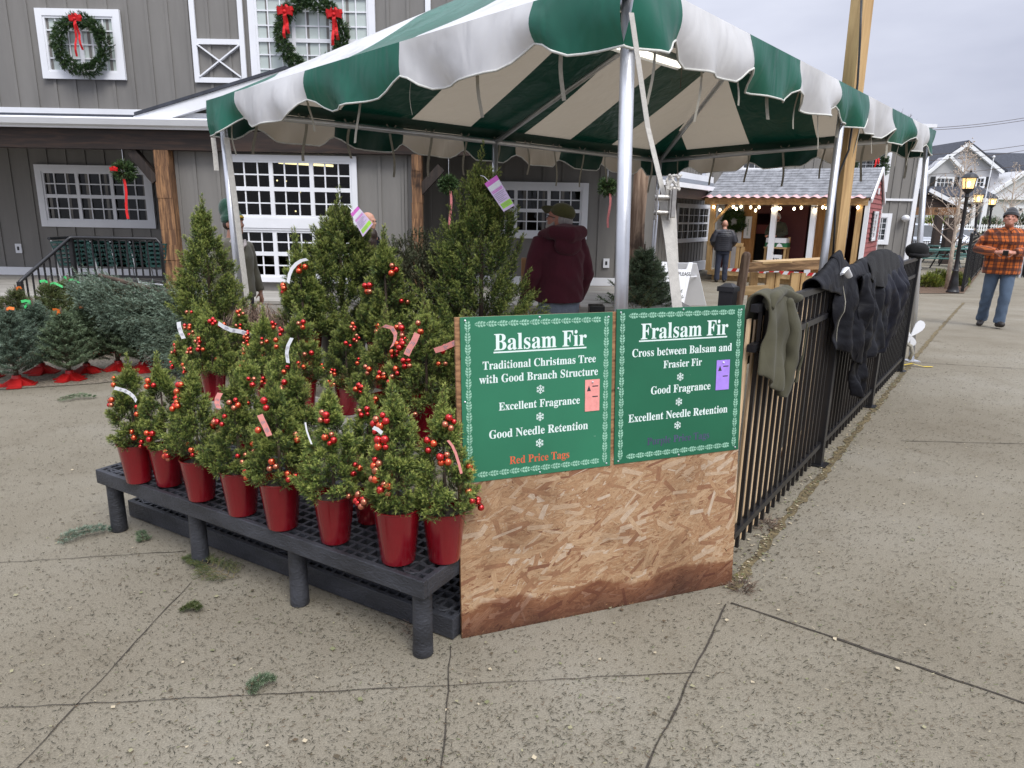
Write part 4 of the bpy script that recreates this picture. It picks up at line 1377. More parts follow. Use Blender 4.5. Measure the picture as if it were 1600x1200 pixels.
def strands():
    rg = np.random.default_rng(5)
    n = 12000
    V = np.empty((n, 4, 3)); T = np.empty((n, 4)); UV = np.empty((n, 4, 2))
    for i in range(n):
        big = i > n * 0.975
        L = rg.uniform(0.02, 0.1) if not big else rg.uniform(0.05, 0.13); w = rg.uniform(0.002, 0.011) if not big else rg.uniform(0.01, 0.024)
        a = rg.normal(0.3, 0.4) if rg.random() < 0.85 else rg.uniform(-1.5, 1.5)
        u, z = rg.uniform(0, PWID), rg.uniform(0, 0.64)
        off = 0.0004 + 0.0018 * i / n
        ca, sa = math.cos(a), math.sin(a)
        t = float(np.clip(rg.normal(0.55, 0.15), 0.0, 1)) if not big else float(np.clip(rg.choice([0.9, 0.78, 0.72, 0.4, 0.3]) + rg.normal(0, 0.06), 0, 1))
        for k, (x, y) in enumerate(((-1, -1), (1, -0.8), (1.1, 0.9), (-0.9, 1))):
            x *= 1 + rg.normal(0, 0.06)
            uu = min(PWID, max(0, u + (x * L * ca - y * w * sa) / 2)); zz = min(0.66, max(0.001, z + (x * L * sa + y * w * ca) / 2))
            p = pp(uu, zz, off); V[i, k] = p
            UV[i, k] = (x * L * 8 + i * 0.37, y * 0.5 * w * 20 + i * 0.61)
        T[i] = t
    me = np_mesh('strands', V.reshape(-1, 3), np.arange(n * 4).reshape(n, 4), osb_strand(), T.reshape(-1))
    uvl = me.uv_layers.new(name='UVMap'); uvl.data.foreach_set('uv', UV.reshape(-1).astype(np.float32))
    return me
link('strand_face', strands(), osb)

def sign_mat(name, col):
    m, nt, b = nodes(name)
    v = coords(nt)
    n = N(nt, 'ShaderNodeTexNoise'); n.inputs['Scale'].default_value = 2.5; n.inputs['Detail'].default_value = 6
    nt.links.new(v, n.inputs['Vector'])
    r = ramp(nt, [(0.3, mul(col, 0.88)), (0.7, mul(col, 1.15))], n.outputs['Fac'])
    n2 = N(nt, 'ShaderNodeTexNoise'); n2.inputs['Scale'].default_value = 55; n2.inputs['Detail'].default_value = 4; n2.inputs['Roughness'].default_value = 0.7
    nt.links.new(v, n2.inputs['Vector'])
    r2 = ramp(nt, [(0.735, (0, 0, 0)), (0.76, (1, 1, 1))], n2.outputs['Fac'])
    mx_ = N(nt, 'ShaderNodeMixRGB'); nt.links.new(r2.outputs[0], mx_.inputs['Fac'])
    nt.links.new(r.outputs[0], mx_.inputs[1]); mx_.inputs[2].default_value = (0.5, 0.58, 0.5, 1)
    nt.links.new(mx_.outputs[0], b.inputs['Base Color'])
    b.inputs['Roughness'].default_value = 0.42
    n3 = N(nt, 'ShaderNodeTexNoise'); n3.inputs['Scale'].default_value = 14
    nt.links.new(v, n3.inputs['Vector'])
    bumpy(nt, b, n3.outputs['Fac'], 0.06, 0.01)
    return m
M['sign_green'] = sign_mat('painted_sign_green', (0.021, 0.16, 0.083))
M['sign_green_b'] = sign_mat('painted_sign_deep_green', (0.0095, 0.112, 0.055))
M['letter'] = mat('white_vinyl_lettering', (0.68, 0.78, 0.75), 0.5, 0.06, 20, 0.0)
M['letter_red'] = mat('red_vinyl_lettering', (0.6, 0.11, 0.045), 0.5, 0.15, 20, 0.0)
M['letter_purple'] = mat('faded_purple_lettering', (0.06, 0.06, 0.13), 0.5, 0.3, 20, 0.0)
M['leaf_print'] = mat('pale_green_leaf_print', (0.27, 0.5, 0.37), 0.5, 0.1, 20, 0.0)

def serif(s):
    out = ''
    for c in s:
        if 'A' <= c <= 'Z': out += chr(0x1D400 + ord(c) - 65)
        elif 'a' <= c <= 'z': out += chr(0x1D41A + ord(c) - 97)
        else: out += c
    return out
def text_mesh(s, name='lettering', offset=0.0):
    cu = bpy.data.curves.new('t', 'FONT'); cu.body = s; cu.resolution_u = 3; cu.offset = offset
    to = bpy.data.objects.new('t', cu); COL.objects.link(to)
    dg = bpy.context.evaluated_depsgraph_get(); dg.update()
    me = bpy.data.meshes.new_from_object(to.evaluated_get(dg))
    bpy.data.objects.remove(to); bpy.data.curves.remove(cu)
    return me
def lettering(s, l, r, parent, m, off=0.0062, grow=0.0, hs=1.0):
    """text whose baseline runs between two points of the sign plane"""
    (u0, z0), (u1, z1) = onp(*l), onp(*r)
    me = text_mesh(serif(s), 'lettering', grow)
    co = np.empty(len(me.vertices) * 3, dtype=np.float32); me.vertices.foreach_get('co', co); co = co.reshape(-1, 3)
    mn, mx_ = co[:, 0].min(), co[:, 0].max()
    k = (u1 - u0) / (mx_ - mn)
    z = (z0 + z1) / 2
    slope = (z1 - z0) / (u1 - u0) * 0.3
    out = np.array([pp(u0 + (x - mn) * k, z + slope * ((x - mn) * k - (u1 - u0) / 2) + y * k * hs, off) for x, y, _ in co], dtype=np.float32)
    me.vertices.foreach_set('co', out.reshape(-1)); me.materials.clear(); me.materials.append(m); me.update()
    return link('lettering', me, parent)
def snowflake(px, py, parent, r=0.0165):
    u, z = onp(px, py)
    s = MB()
    def bar(a, b, w):
        a, b = np.array(a), np.array(b); d = b - a; n = np.array([-d[1], d[0]]) / np.linalg.norm(d) * w / 2
        s.face([pp(u + q[0], z + q[1], 0.0062) for q in (a - n, b - n, b + n, a + n)])
    for k in range(6):
        t = PI / 2 + k * PI / 3; d = np.array([math.cos(t), math.sin(t)])
        bar(d * 0.0012, d * r, 0.0035)
        for sg in (-1, 1):
            t2 = t + sg * 0.85; e = np.array([math.cos(t2), math.sin(t2)])
            bar(d * r * 0.55, d * r * 0.55 + e * r * 0.4, 0.0026)
    s.build('snowflake', M['letter'], parent)
def leaf_border(parent, u0, u1, z0, z1):
    s = MB()
    def leaf(cu, cz, ang, L=0.04, W=0.021):
        ca, sa = math.cos(ang), math.sin(ang)
        for sg in (-1, 1):
            for k in range(4):
                a0, a1 = -0.5 + k * 0.25, -0.5 + (k + 0.78) * 0.25
                w0, w1 = math.sqrt(max(0.0, 0.25 - (a0 + 0.02) ** 2)) * 2, math.sqrt(max(0.0, 0.25 - (a1 * 0.96) ** 2)) * 2
                q = [(a0, 0.06), (a1, 0.06), (a1 + 0.1, 0.06 + 0.46 * w1), (a0 + 0.12, 0.06 + 0.44 * w0)]
                pts_ = [(x * L, y * W * sg) for x, y in q]
                s.face([pp(cu + x * ca - y * sa, cz + x * sa + y * ca, 0.0062) for x, y in (pts_ if sg > 0 else pts_[::-1])])
    n = 14; i = 0.026
    for k in range(n):
        z = z0 + 0.035 + (z1 - z0 - 0.07) * k / (n - 1)
        leaf(u0 + i, z, PI / 2); leaf(u1 - i, z, PI / 2)
    n = 13
    for k in range(1, n):
        u = u0 + 0.03 + (u1 - u0 - 0.06) * k / n
        leaf(u, z1 - i, 0); leaf(u, z0 + i, 0)
    s.build('leaf_border', M['leaf_print'], parent)
    sc = MB()
    for (a, b) in ((0.03, 0.02), (0.5, 0.015), (0.97, 0.02), (0.03, 0.98), (0.5, 0.985), (0.97, 0.97), (0.02, 0.5)):
        c = pp(u0 + (u1 - u0) * a, z0 + (z1 - z0) * b, 0.006)
        sc.ell(c, 0.004, 8, 5)
    sc.build('screw_head', M['galv'], parent)
def rect(tl, tr, br, bl):
    q = [onp(*p) for p in (tl, tr, br, bl)]
    return ((q[0][0] + q[3][0]) / 2, (q[1][0] + q[2][0]) / 2, (q[2][1] + q[3][1]) / 2, (q[0][1] + q[1][1]) / 2)
S1 = rect((720, 497), (957, 486), (952, 727), (721.5, 755.5))
S2 = rect((966, 485), (1167.5, 474.5), (1148, 702), (955, 726))
def Z5(x, y): return (700 + x * 0.3, 460 + y * 0.3)
sg1 = empty('tree_sign', tuple(pp(0.28, 0.62)), 'green sign reading Balsam Fir with white serif lettering and leaf border', 'sign')
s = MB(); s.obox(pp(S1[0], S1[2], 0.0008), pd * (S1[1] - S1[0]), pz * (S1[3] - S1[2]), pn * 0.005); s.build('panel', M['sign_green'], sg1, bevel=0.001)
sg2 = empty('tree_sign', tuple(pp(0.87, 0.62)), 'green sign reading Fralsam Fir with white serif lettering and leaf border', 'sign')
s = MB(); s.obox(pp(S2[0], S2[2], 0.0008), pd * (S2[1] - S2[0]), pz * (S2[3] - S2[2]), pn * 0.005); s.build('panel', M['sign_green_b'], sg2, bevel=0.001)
leaf_border(sg1, *S1)
leaf_border(sg2, *S2)
for s_, a, b, m_, gset in [
        ('Balsam Fir', (238, 292), (718, 262), 'letter', 0.005), ('Traditional Christmas Tree', (178, 396), (766, 347), 'letter', 0.005),
        ('with Good Branch Structure', (160, 470), (777, 413), 'letter', 0.005), ('Excellent Fragrance', (262, 605), (683, 565), 'letter', 0.005),
        ('Good Needle Retention', (212, 752), (725, 697), 'letter', 0.005), ('Red Price Tags', (318, 880), (628, 850), 'letter_red', 0.003)]:
    lettering(s_, Z5(*a), Z5(*b), sg1, M[m_], grow=gset, hs=1.12)
for s_, a, b, m_, gset in [
        ('Fralsam Fir', (1000, 237), (1453, 203), 'letter', 0.005), ('Cross between Balsam and', (955, 330), (1473, 288), 'letter', 0.005),
        ('Frasier Fir', (1117, 385), (1317, 366), 'letter', 0.005), ('Good Fragrance', (1052, 522), (1362, 490), 'letter', 0.005),
        ('Excellent Needle Retention', (935, 670), (1450, 608), 'letter', 0.005), ('Purple Price Tags', (1032, 785), (1355, 745), 'letter_purple', 0.004)]:
    lettering(s_, Z5(*a), Z5(*b), sg2, M[m_], grow=gset, hs=1.12)
for pt in ((478, 493), (476, 635), (474, 772)): snowflake(*Z5(*pt), sg1)
for pt in ((1205, 428), (1198, 558), (1191, 680)): snowflake(*Z5(*pt), sg2)
for a, b, o in (((234, 305), (717, 272), sg1), ((990, 250), (1449, 212), sg2)):
    (u0, z0), (u1, z1) = onp(*Z5(*a)), onp(*Z5(*b)); z = (z0 + z1) / 2
    s = MB(); s.face([pp(u0, z - 0.003, 0.0062), pp(u1, z - 0.003, 0.0062), pp(u1, z + 0.0025, 0.0062), pp(u0, z + 0.0025, 0.0062)])
    s.build('underline', M['letter'], o)
def pinned_card(c4, m_, label, pin_white):
    q = [onp(*c) for c in c4]
    u0 = (q[0][0] + q[3][0]) / 2; u1 = (q[1][0] + q[2][0]) / 2; z1 = (q[0][1] + q[1][1]) / 2; z0 = (q[2][1] + q[3][1]) / 2
    t = empty('price_tag', tuple(pp((u0 + u1) / 2, z0)), label, 'price tag', 'price tags pinned to the tree signs')
    s = MB(); s.obox(pp(u0, z0, 0.0065), pd * (u1 - u0), pz * (z1 - z0), pn * 0.0012); s.build('card', m_, t)
    w, h = u1 - u0, z1 - z0
    s = MB()
    s.face([pp(u0 + w * 0.12, z1 - h * 0.36, 0.008), pp(u0 + w * 0.4, z1 - h * 0.36, 0.008), pp(u0 + w * 0.26, z1 - h * 0.18, 0.008)])
    for (a, b, c) in ((0.5, 0.9, 0.23), (0.5, 0.88, 0.56)):
        s.face([pp(u0 + w * a, z1 - h * c, 0.008), pp(u0 + w * b, z1 - h * c, 0.008), pp(u0 + w * b, z1 - h * (c - 0.035), 0.008), pp(u0 + w * a, z1 - h * (c - 0.035), 0.008)])
    s.build('print', M['ink'], t)
    s = MB(); s.ell(pp(u0 + w * 0.5, z1 - h * 0.08, 0.009), 0.004, 8, 5); s.build('pin', M['white' if pin_white else 'galv'], t)
pinned_card(((913, 594), (935.5, 591), (935, 640), (912.5, 643)), M['pink_paper'], 'salmon pink card pinned to the Balsam Fir sign', False)
pinned_card(((1118.5, 563), (1139, 561), (1136.5, 607), (1116, 610)), M['purple_paper'], 'violet card pinned to the Fralsam Fir sign', True)

# ================================================================ BENCHES
be = Vector((-0.865, 0.501, 0)); bf = Vector((0.501, 0.865, 0))
def bench(name, T0, L, W, zt, skirt, label, legs, cell=0.048):
    t = empty(name, (T0.x, T0.y, 0), label, 'bench')
    gr = MB()
    bw, bh = 0.013, 0.03
    nL, nW = int(L / cell), int(W / cell)
    def bx(s0, s1, w0, w1, z0, z1):
        gr.obox(T0 + be * s0 + bf * w0 + Vector((0, 0, z0)), be * (s1 - s0), bf * (w1 - w0), Vector((0, 0, z1 - z0)))
    for i in range(1, nL):
        s = L * i / nL; bx(s - bw / 2, s + bw / 2, 0.02, W - 0.02, zt - bh, zt - 0.002)
    for i in range(1, nW):
        w_ = W * i / nW; bx(0.02, L - 0.02, w_ - bw / 2, w_ + bw / 2, zt - bh + 0.001, zt - 0.001)
    gr.build('grating', M['bench_plastic'], t)
    rm = MB()
    th = 0.022
    gr = rm
    bx(0, L, 0, th, zt - skirt, zt); bx(0, L, W - th, W, zt - skirt, zt); bx(0, th, th, W - th, zt - skirt, zt); bx(L - th, L, th, W - th, zt - skirt, zt)
    for sx in (0.09, L / 2 - 0.05, L - 0.09):
        for w_ in (0.07, W - 0.07):
            c = T0 + be * sx + bf * w_
            pr = [(0.045, zt - 0.03), (0.045, zt + 0.0005), (0.034, zt + 0.0005), (0.034, zt - 0.03)]
            rm.lathe(pr, 16, (c.x, c.y, 0), caps=False)
    rm.build('rim', M['bench_plastic'], t, bevel=0.003)
    if legs:
        for i in range(4):
            for w_ in (0.05, W - 0.05):
                c = T0 + be * (0.045 + (L - 0.1) * i / 3) + bf * w_
                lg = MB(); lg.lathe([(0.036, 0.0), (0.038, 0.004), (0.037, 0.03), (0.036, 0.1), (0.035, zt - 0.03)], 18, (c.x, c.y, 0.001))
                lg.build('leg', M['bench_plastic'], t, smooth='auto')
    return t
T0 = Vector((-0.288, 2.118, 0))
bench('plant_bench', T0, 1.96, 0.6, 0.32, 0.068, 'low charcoal plastic bench with round legs carrying red-potted spruces', True)
TL0 = G(712, 1002) - be * 0.0
bench('storage_rack', Vector((TL0.x - 0.01, TL0.y, 0)), 2.02, 0.5, 0.09, 0.085, 'low charcoal grated rack lying on the concrete under the bench', False)
# stepped display behind: two plank shelves on blocks
def shelf(s0, L, w0, W, zt, label, m_='grey_plank'):
    o = T0 + be * s0 + bf * w0
    t = empty('display_shelf', (o.x, o.y, 0), label, 'shelf')
    p = MB()
    n = max(2, int(W / 0.14))
    for i in range(n):
        p.obox(o + bf * (W * i / n) + Vector((0, 0, zt - 0.03)), be * L, bf * (W / n - 0.008), Vector((0, 0, 0.03)))
    p.build('plank', M[m_], t)
    for k in (0.06, 0.5, 0.94):
        for w_ in (0.03, W - 0.12):
            c = MB(); c.obox(o + be * (L * k - 0.05) + bf * w_ + Vector((0, 0, 0.0)), be * 0.09, bf * 0.09, Vector((0, 0, zt - 0.0305))); c.build('support_block', M['lumber'], t)
    return t
shelf(-0.12, 2.2, 0.66, 0.42, 0.5, 'plank shelf behind the low bench under the second tier of spruces')
shelf(0.1, 2.7, 1.75, 0.75, 0.5, 'plank shelf at the back under the tall topiary spruces')
# ================================================================ SMALL DECORATED SPRUCES IN RED POTS
NVAR = 6
SPR = []
for k in range(NVAR):
    ch = spruce_chunks(40 + k, 0.47 + 0.02 * (k % 3), 0.125 + 0.01 * (k % 2), 100 + 5 * (k % 3), 25, 0.03, 11, 0.0125, 0.0032, z0=0.205, lean=[0.05, -0.04, 0.0, 0.08, -0.07, 0.03][k])
    SPR.append(leafmesh('spruce_foliage', ch, M['spruce']))
for k in range(4):
    ch = spruce_chunks(60 + k, 0.49 + 0.02 * (k % 2), 0.182, 132, 23, 0.031, 11, 0.0125, 0.0032, z0=0.175, lean=[0.05, -0.04, 0.0, 0.06][k])
    SPR.append(leafmesh('spruce_foliage', ch, M['spruce']))
def pot_mesh(r0, r1, h, rim=0.004, t=0.003, seg=28):
    b = MB()
    b.lathe([(r0 - 0.004, 0.0), (r0, 0.003), (r0 + 0.001, 0.006), (r0 + (r1 - r0) * 0.97, h - 0.008), (r1, h - 0.006), (r1 + rim, h - 0.003), (r1 + rim, h), (r1 - t, h), (r1 - t - 0.002, h - 0.03)], seg, caps=True)
    return b
POT = pot_mesh(0.062, 0.087, 0.215).mesh('tin_pot', M['red_pot'], True)
POT.set_sharp_from_angle(angle=R(50))
sb = MB(); sb.lathe([(0.0001, 0.19), (0.05, 0.192), (0.078, 0.188)], 20, caps=False)
SOIL = sb.mesh('soil', M['soil'], True)
sb = MB(); sb.tube([(0, 0, 0.17), (0.004, 0, 0.3), (0, 0.003, 0.5)], [0.009, 0.007, 0.004], 7)
STEM = sb.mesh('stem', M['bark'], True)
BALL = []
for rr, mm in ((0.0155, 'bauble'), (0.0135, 'bauble'), (0.011, 'bauble'), (0.0145, 'bauble_b'), (0.0125, 'bauble_c')):
    q = MB(); q.ell((0, 0, 0), rr, 16, 11); q.cur = 1; q.tube([(0, 0, rr * 0.97), (0, 0, rr * 1.22)], rr * 0.22, 8)
    BALL.append(q.mesh('bauble', [M[mm], M['wire']], True))
def cluster(root, c, out, rnd, local=True):
    """a wired pick of three to five baubles"""
    w = MB()
    cen = Vector(c); out = Vector(out).normalized()
    n = rnd.choice([2, 3, 3, 4, 4])
    ps = []
    a = out.orthogonal().normalized(); b = out.cross(a)
    t0 = rnd.random() * 6.3
    for i in range(n):
        t = t0 + i * 2 * PI / n + rnd.uniform(-0.4, 0.4)
        q = cen + (a * math.cos(t) + b * math.sin(t)) * rnd.uniform(0.015, 0.021) + out * rnd.uniform(-0.004, 0.016)
        ps.append(q)
        w.tube([cen - out * 0.03, cen.lerp(q, 0.5), q], 0.0012, 4)
    o = w.build('bauble_cluster', M['wire'], root)
    for q in ps:
        e = link('bauble', rnd.choice(BALL + BALL[3:]), o)
        e.location = q
        e.rotation_euler = (rnd.uniform(-0.5, 0.5), rnd.uniform(-0.5, 0.5), 0)
def strip_tag(root, name, pts, w, wd, m_, ink=True):
    s = MB(); ribbon(s, pts, w, wd)
    o = s.build(name, m_, root)
    if ink and len(pts) > 2:
        q = MB(); wd = Vector(wd).normalized()
        n = len(pts)
        for i in range(1, n - 1):
            a, b = Vector(pts[i]), Vector(pts[i + 1 if i + 1 < n else i])
            nrm = (b - a).cross(wd).normalized()
            if nrm.y > 0: nrm = -nrm
            for k in (-0.25, 0.0, 0.22):
                f = 0.25 + 0.3 * random.random()
                p0 = a.lerp(b, 0.1) + wd * w * k + nrm * 0.001; p1 = a.lerp(b, 0.1 + f) + wd * w * k + nrm * 0.001
                q.face([p0 - wd * w * 0.05, p1 - wd * w * 0.05, p1 + wd * w * 0.05, p0 + wd * w * 0.05])
        q.build('print', M['pale_ink'], o)
    return o
def small_spruce(i, base, label, group, scale=1.0, rz=0.0, ncl=7, seed=0, cluster_z=(0.2, 0.6), name='potted_spruce', wide=False):
    rnd = random.Random(seed)
    t = empty(name, (0, 0, 0), label, 'potted tree', group)
    link('pot', POT, t); link('soil', SOIL, t); link('stem', STEM, t)
    fo = link('foliage', SPR[(NVAR + i % 4) if wide else i % NVAR], t)
    fo.rotation_euler = (0, 0, rnd.random() * 6.3)
    # baubles mostly on the side that faces the aisle
    for k in range(ncl):
        u = (k + rnd.random()) / ncl
        z = cluster_z[0] + (cluster_z[1] - cluster_z[0]) * u
        th = -PI / 2 - rz + rnd.uniform(-1.5, 1.5)
        r_ = (0.178 if wide else 0.128) * (1 - max(0, (z - 0.2) / 0.5)) ** 0.75 * 0.98 + 0.014
        out = Vector((math.cos(th), math.sin(th), 0.25))
        cluster(t, (math.cos(th) * r_, math.sin(th) * r_, z), out, rnd)
    t.location = base; t.rotation_euler = (0, 0, rz); t.scale = (scale,) * 3
    return t
GF = 'red-potted spruces on the low bench'
front = [
    ((200, 757), (175, 568), 'small spruce with a white ribbon tag at the far left end of the bench'),
    ((248, 762), (245, 583), 'second small spruce from the left along the bench edge'),
    ((298, 785), (303, 575), 'third small spruce from the left along the bench edge'),
    ((362, 808), (345, 580), 'decorated spruce with a short pink tag near its top, fourth along the bench edge'),
    ((425, 830), (410, 585), 'full decorated spruce with a pink tag in the middle, halfway along the bench edge'),
    ((508, 852), (485, 610), 'small spruce with few baubles in a red pot, third pot from the plywood board'),
    ((607, 884), (573, 600), 'spruce with many red baubles down its left side, nearest the bench corner'),
    ((680, 882), (655, 618), 'spruce in a red pot touching the edge of the plywood board'),
]
TREES = []
def height_scale(base, toppx, zt):
    # how tall the tree is for its tip to reach the height of the picture row
    p = P(toppx[0], toppx[1], base.y)
    return (p.z - base.z) / 0.665
for i, (pb, pt, lab) in enumerate(front):
    g_ = G(*pb, 0.322); base = Vector((g_.x, g_.y, 0.3225)) + bf * 0.055
    sc = min(1.12, max(0.86, height_scale(base, pt, 0)))
    TREES.append(small_spruce(i, base, lab, GF, sc, random.uniform(-0.6, 0.6), [5, 4, 5, 6, 5, 4, 8, 6][i], 100 + i))
for i, (px, w_, lab, sc) in enumerate([
        (395, 0.36, 'second-row spruce of the low bench behind the gap between fifth pot and its left neighbour', 0.9),
        (470, 0.36, 'second-row spruce of the low bench just right of the middle pink-tagged tree', 0.88),
        (577, 0.27, 'spruce whose red pot shows dimly just left of the corner pot', 0.8)]):
    # find the place along the bench that falls on the picture column
    lo, hi = 0.0, 1.95
    for _ in range(40):
        m_ = (lo + hi) / 2; p = T0 + be * m_ + bf * w_
        if proj((p.x, p.y, 0.45))[0] > px: lo = m_
        else: hi = m_
    base = Vector((p.x, p.y, 0.3225))
    TREES.append(small_spruce(i + 3, base, lab, GF, sc, random.uniform(-0.6, 0.6), [3, 3, 2][i], 130 + i))
G2 = 'red-potted spruces on the plank shelf'
second = [
    ((270, 480), 0.78, 'left end tree of the shelf tier with a white hanging tag'), ((322, 497), 0.72, 'spruce on the plank shelf with two bauble clusters, second from the left end'),
    ((372, 476), 0.9, 'shelf-tier spruce under the long white ribbon tag'), ((408, 487), 0.76, 'shelf-tier spruce with bright baubles beside the long ribbon'),
    ((462, 474), 0.74, 'shelf-tier spruce with a slim curled white tag at its left'), ((534, 490), 0.92, 'shelf-tier spruce at the back, left of the curled pink tag'),
    ((598, 480), 0.74, 'shelf-tier spruce with the curled pink tag at its tip'), ((660, 468), 0.74, 'tall shelf-tier spruce with a straight pink tag, left of the Balsam sign'),
    ((712, 488), 0.82, 'right end spruce of the shelf tier, partly behind the Balsam sign')]
for i, (pt, w_, lab) in enumerate(second):
    lo, hi = -0.4, 2.2
    for _ in range(40):
        m_ = (lo + hi) / 2; p = T0 + be * m_ + bf * w_
        if proj((p.x, p.y, 0.9))[0] > pt[0] + 5: lo = m_
        else: hi = m_
    base = Vector((p.x, p.y, 0.502))
    sc = min(1.15, max(0.8, height_scale(base, pt, 0)))
    TREES.append(small_spruce(i + 2, base, lab, G2, sc, random.uniform(-0.6, 0.6), 7, 160 + i, wide=True))
# paper tags that hang in particular trees (in world coordinates, parented to the tree that carries them)
bpy.context.view_layer.update()
def tag_on(tree, pxs, Y, w, m_, ink=True):
    pts = [P(x, y, Y) for x, y in pxs]
    d = pts[-1] - pts[0]
    wd = d.cross(Vector((0, 1, 0.15)))
    o = strip_tag(None, 'ribbon_tag', pts, w, wd, M[m_], ink)
    o.parent = tree
    o.matrix_parent_inverse = tree.matrix_world.inverted()
    return o
def ty(tree, d=0.17): return tree.location.y - d
tag_on(TREES[0], [(179, 606), (186, 608), (194, 610), (202, 614), (209, 620), (213, 627)], ty(TREES[0], 0.12), 0.018, 'paper')
tag_on(TREES[3], [(344, 614), (340, 622), (339, 630), (342, 638)], ty(TREES[3], 0.15), 0.02, 'pink_paper')
tag_on(TREES[4], [(406, 648), (410, 657), (415, 667), (421, 681)], ty(TREES[4], 0.2), 0.022, 'pink_paper')
tag_on(TREES[5], [(477, 660), (479, 672), (483, 684), (487, 694)], ty(TREES[5], 0.16), 0.006, 'paper', False)
tag_on(TREES[6], [(583, 668), (590, 671), (597, 677)], ty(TREES[6], 0.15), 0.014, 'paper', False)
tag_on(TREES[7], [(700, 688), (707, 697), (712, 708), (717, 724), (721, 740)], ty(TREES[7], 0.16), 0.009, 'pink_paper', False)
b0 = 11
tag_on(TREES[b0], [(279, 503), (280, 511), (283, 520), (287, 529)], ty(TREES[b0], 0.15), 0.024, 'paper')
tag_on(TREES[b0 + 2], [(341, 505), (350, 511), (362, 516), (376, 518), (396, 525), (416, 533)], ty(TREES[b0 + 2], 0.24), 0.024, 'paper')
tag_on(TREES[b0 + 4], [(456, 528), (450, 540), (448, 552), (450, 567)], ty(TREES[b0 + 4], 0.17), 0.017, 'paper')
tag_on(TREES[b0 + 6], [(590, 515), (600, 509), (612, 512), (618, 522), (617, 532), (612, 542)], ty(TREES[b0 + 6], 0.16), 0.02, 'pink_paper')
tag_on(TREES[b0 + 7], [(652, 521), (647, 533), (640, 544), (635, 555)], ty(TREES[b0 + 7], 0.2), 0.026, 'pink_paper')
tag_on(TREES[b0 + 8], [(679, 548), (692, 544), (705, 538), (719, 532)], ty(TREES[b0 + 8], 0.2), 0.024, 'pink_paper')

# ================================================================ TALL TOPIARY SPRUCES AND SHRUBS ON THE BACK SHELF
NP = pot_mesh(0.105, 0.14, 0.26, 0.007, 0.006).mesh('nursery_pot', M['black_plastic'], True)
NP.set_sharp_from_angle(angle=R(50))
def potted(name, loc, label, cat, chunks, m_, potscale=1.0, group=None, stem_h=0.6):
    t = empty(name, loc, label, cat, group)
    po_ = link('pot', NP, t); po_.location = (0, 0, 0); po_.scale = (potscale,) * 3
    s = MB(); s.tube([(0, 0, 0.2), (0.005, 0, 0.2 + stem_h * 0.6), (0, 0.004, 0.2 + stem_h)], [0.016, 0.011, 0.004], 8); o = s.mesh('stem', M['bark'], True); so = link('stem', o, t); so.location = (0, 0, 0)
    f = link('foliage', leafmesh(name + '_foliage', chunks, m_), t); f.location = (0, 0, 0)
    return t
def topi(px, top, Y, hw, pz, label, seed, nf, prof=0.8, spike=0.22):
    tp = P(px, top, Y); base = Vector((tp.x, Y, pz))
    h = tp.z - pz - 0.24
    ch = spruce_chunks(seed, h, hw, nf, 24, 0.036, 10, 0.0155, 0.0042, z0=0.24, spike=spike, prof=prof)
    return potted('topiary_spruce', base, label, 'potted tree', ch, M['spruce'], 1.15, 'tall spruces in black pots', h * 0.8)
tC = topi(753, 226, 4.2, 0.37, 0.502, 'tallest potted spruce with a lilac price tag at its top, left of the Balsam sign', 71, 460, 0.66)
tB = topi(527, 296, 4.55, 0.35, 0.502, 'broad dark green potted spruce with a price tag, in front of the shop entrance windows', 72, 440, 0.6)
tA = topi(314, 306, 4.95, 0.24, 0.502, 'tall slim potted spruce beside the left tent pole', 73, 270, 0.85, 0.2)
def lay(t, k):
    pass
# price tags that hang from the two tall spruces
def price_tag(c4, Y, label, head=True):
    q = [P(x, y, Y) for x, y in c4]         # top-left, top-right, bottom-right, bottom-left along the tag
    t = empty('price_tag', tuple(q[0]), label, 'price tag', 'lilac price tags on tall spruces')
    def sub(v0, v1, u0=0.0, u1=1.0, off=0.0):
        def at(u, v):
            a = q[0].lerp(q[1], u); b = q[3].lerp(q[2], u); return a.lerp(b, v) + Vector((0, -off, 0))
        s = MB(); s.prism([at(u0, v0), at(u1, v0), at(u1, v1), at(u0, v1)], (0, 0.0008, 0)); return s
    sub(0.14, 1.0).build('body', M['lilac_paper'], t)
    sub(0.0, 0.1385).build('head', M['magenta_paper'], t)
    sub(0.15, 0.3, 0.03, 0.97, 0.001).build('white_band', M['paper'], t)
    sub(0.76, 0.92, 0.1, 0.97, 0.001).build('sticker', M['lime_paper'], t)
    s = MB()
    for v in (0.33, 0.37):
        s.v, s.f, s.m = s.v, s.f, s.m
        x = sub(v, v + 0.02, 0.08, 0.9, 0.001); s.add(x.v, x.f)
    s.build('red_print', M['magenta_paper'], t)
    s = MB()
    for v in (0.44, 0.49, 0.54, 0.59, 0.64, 0.69, 0.8, 0.85):
        x = sub(v, v + 0.01, 0.1, random.uniform(0.6, 0.9), 0.0022); s.add(x.v, x.f)
    s.build('fine_print', M['pale_ink'], t)
    w = MB(); a = q[0].lerp(q[1], 0.4); w.tube([a + Vector((0, 0, -0.008)), a + Vector((-0.03, 0.02, 0.02)), a + Vector((-0.055, 0.09, 0.03))], 0.0025, 5); w.build('tie', M['paper'], t)
price_tag(((757, 287), (776, 273.5), (804, 321), (787, 331)), 4.06, 'lilac and white price tag with lime sticker hanging from the tallest spruce')
price_tag(((548, 334), (559, 322), (583, 350), (567, 370)), 4.42, 'lilac price tag with lime sticker hanging on the broad dark spruce')
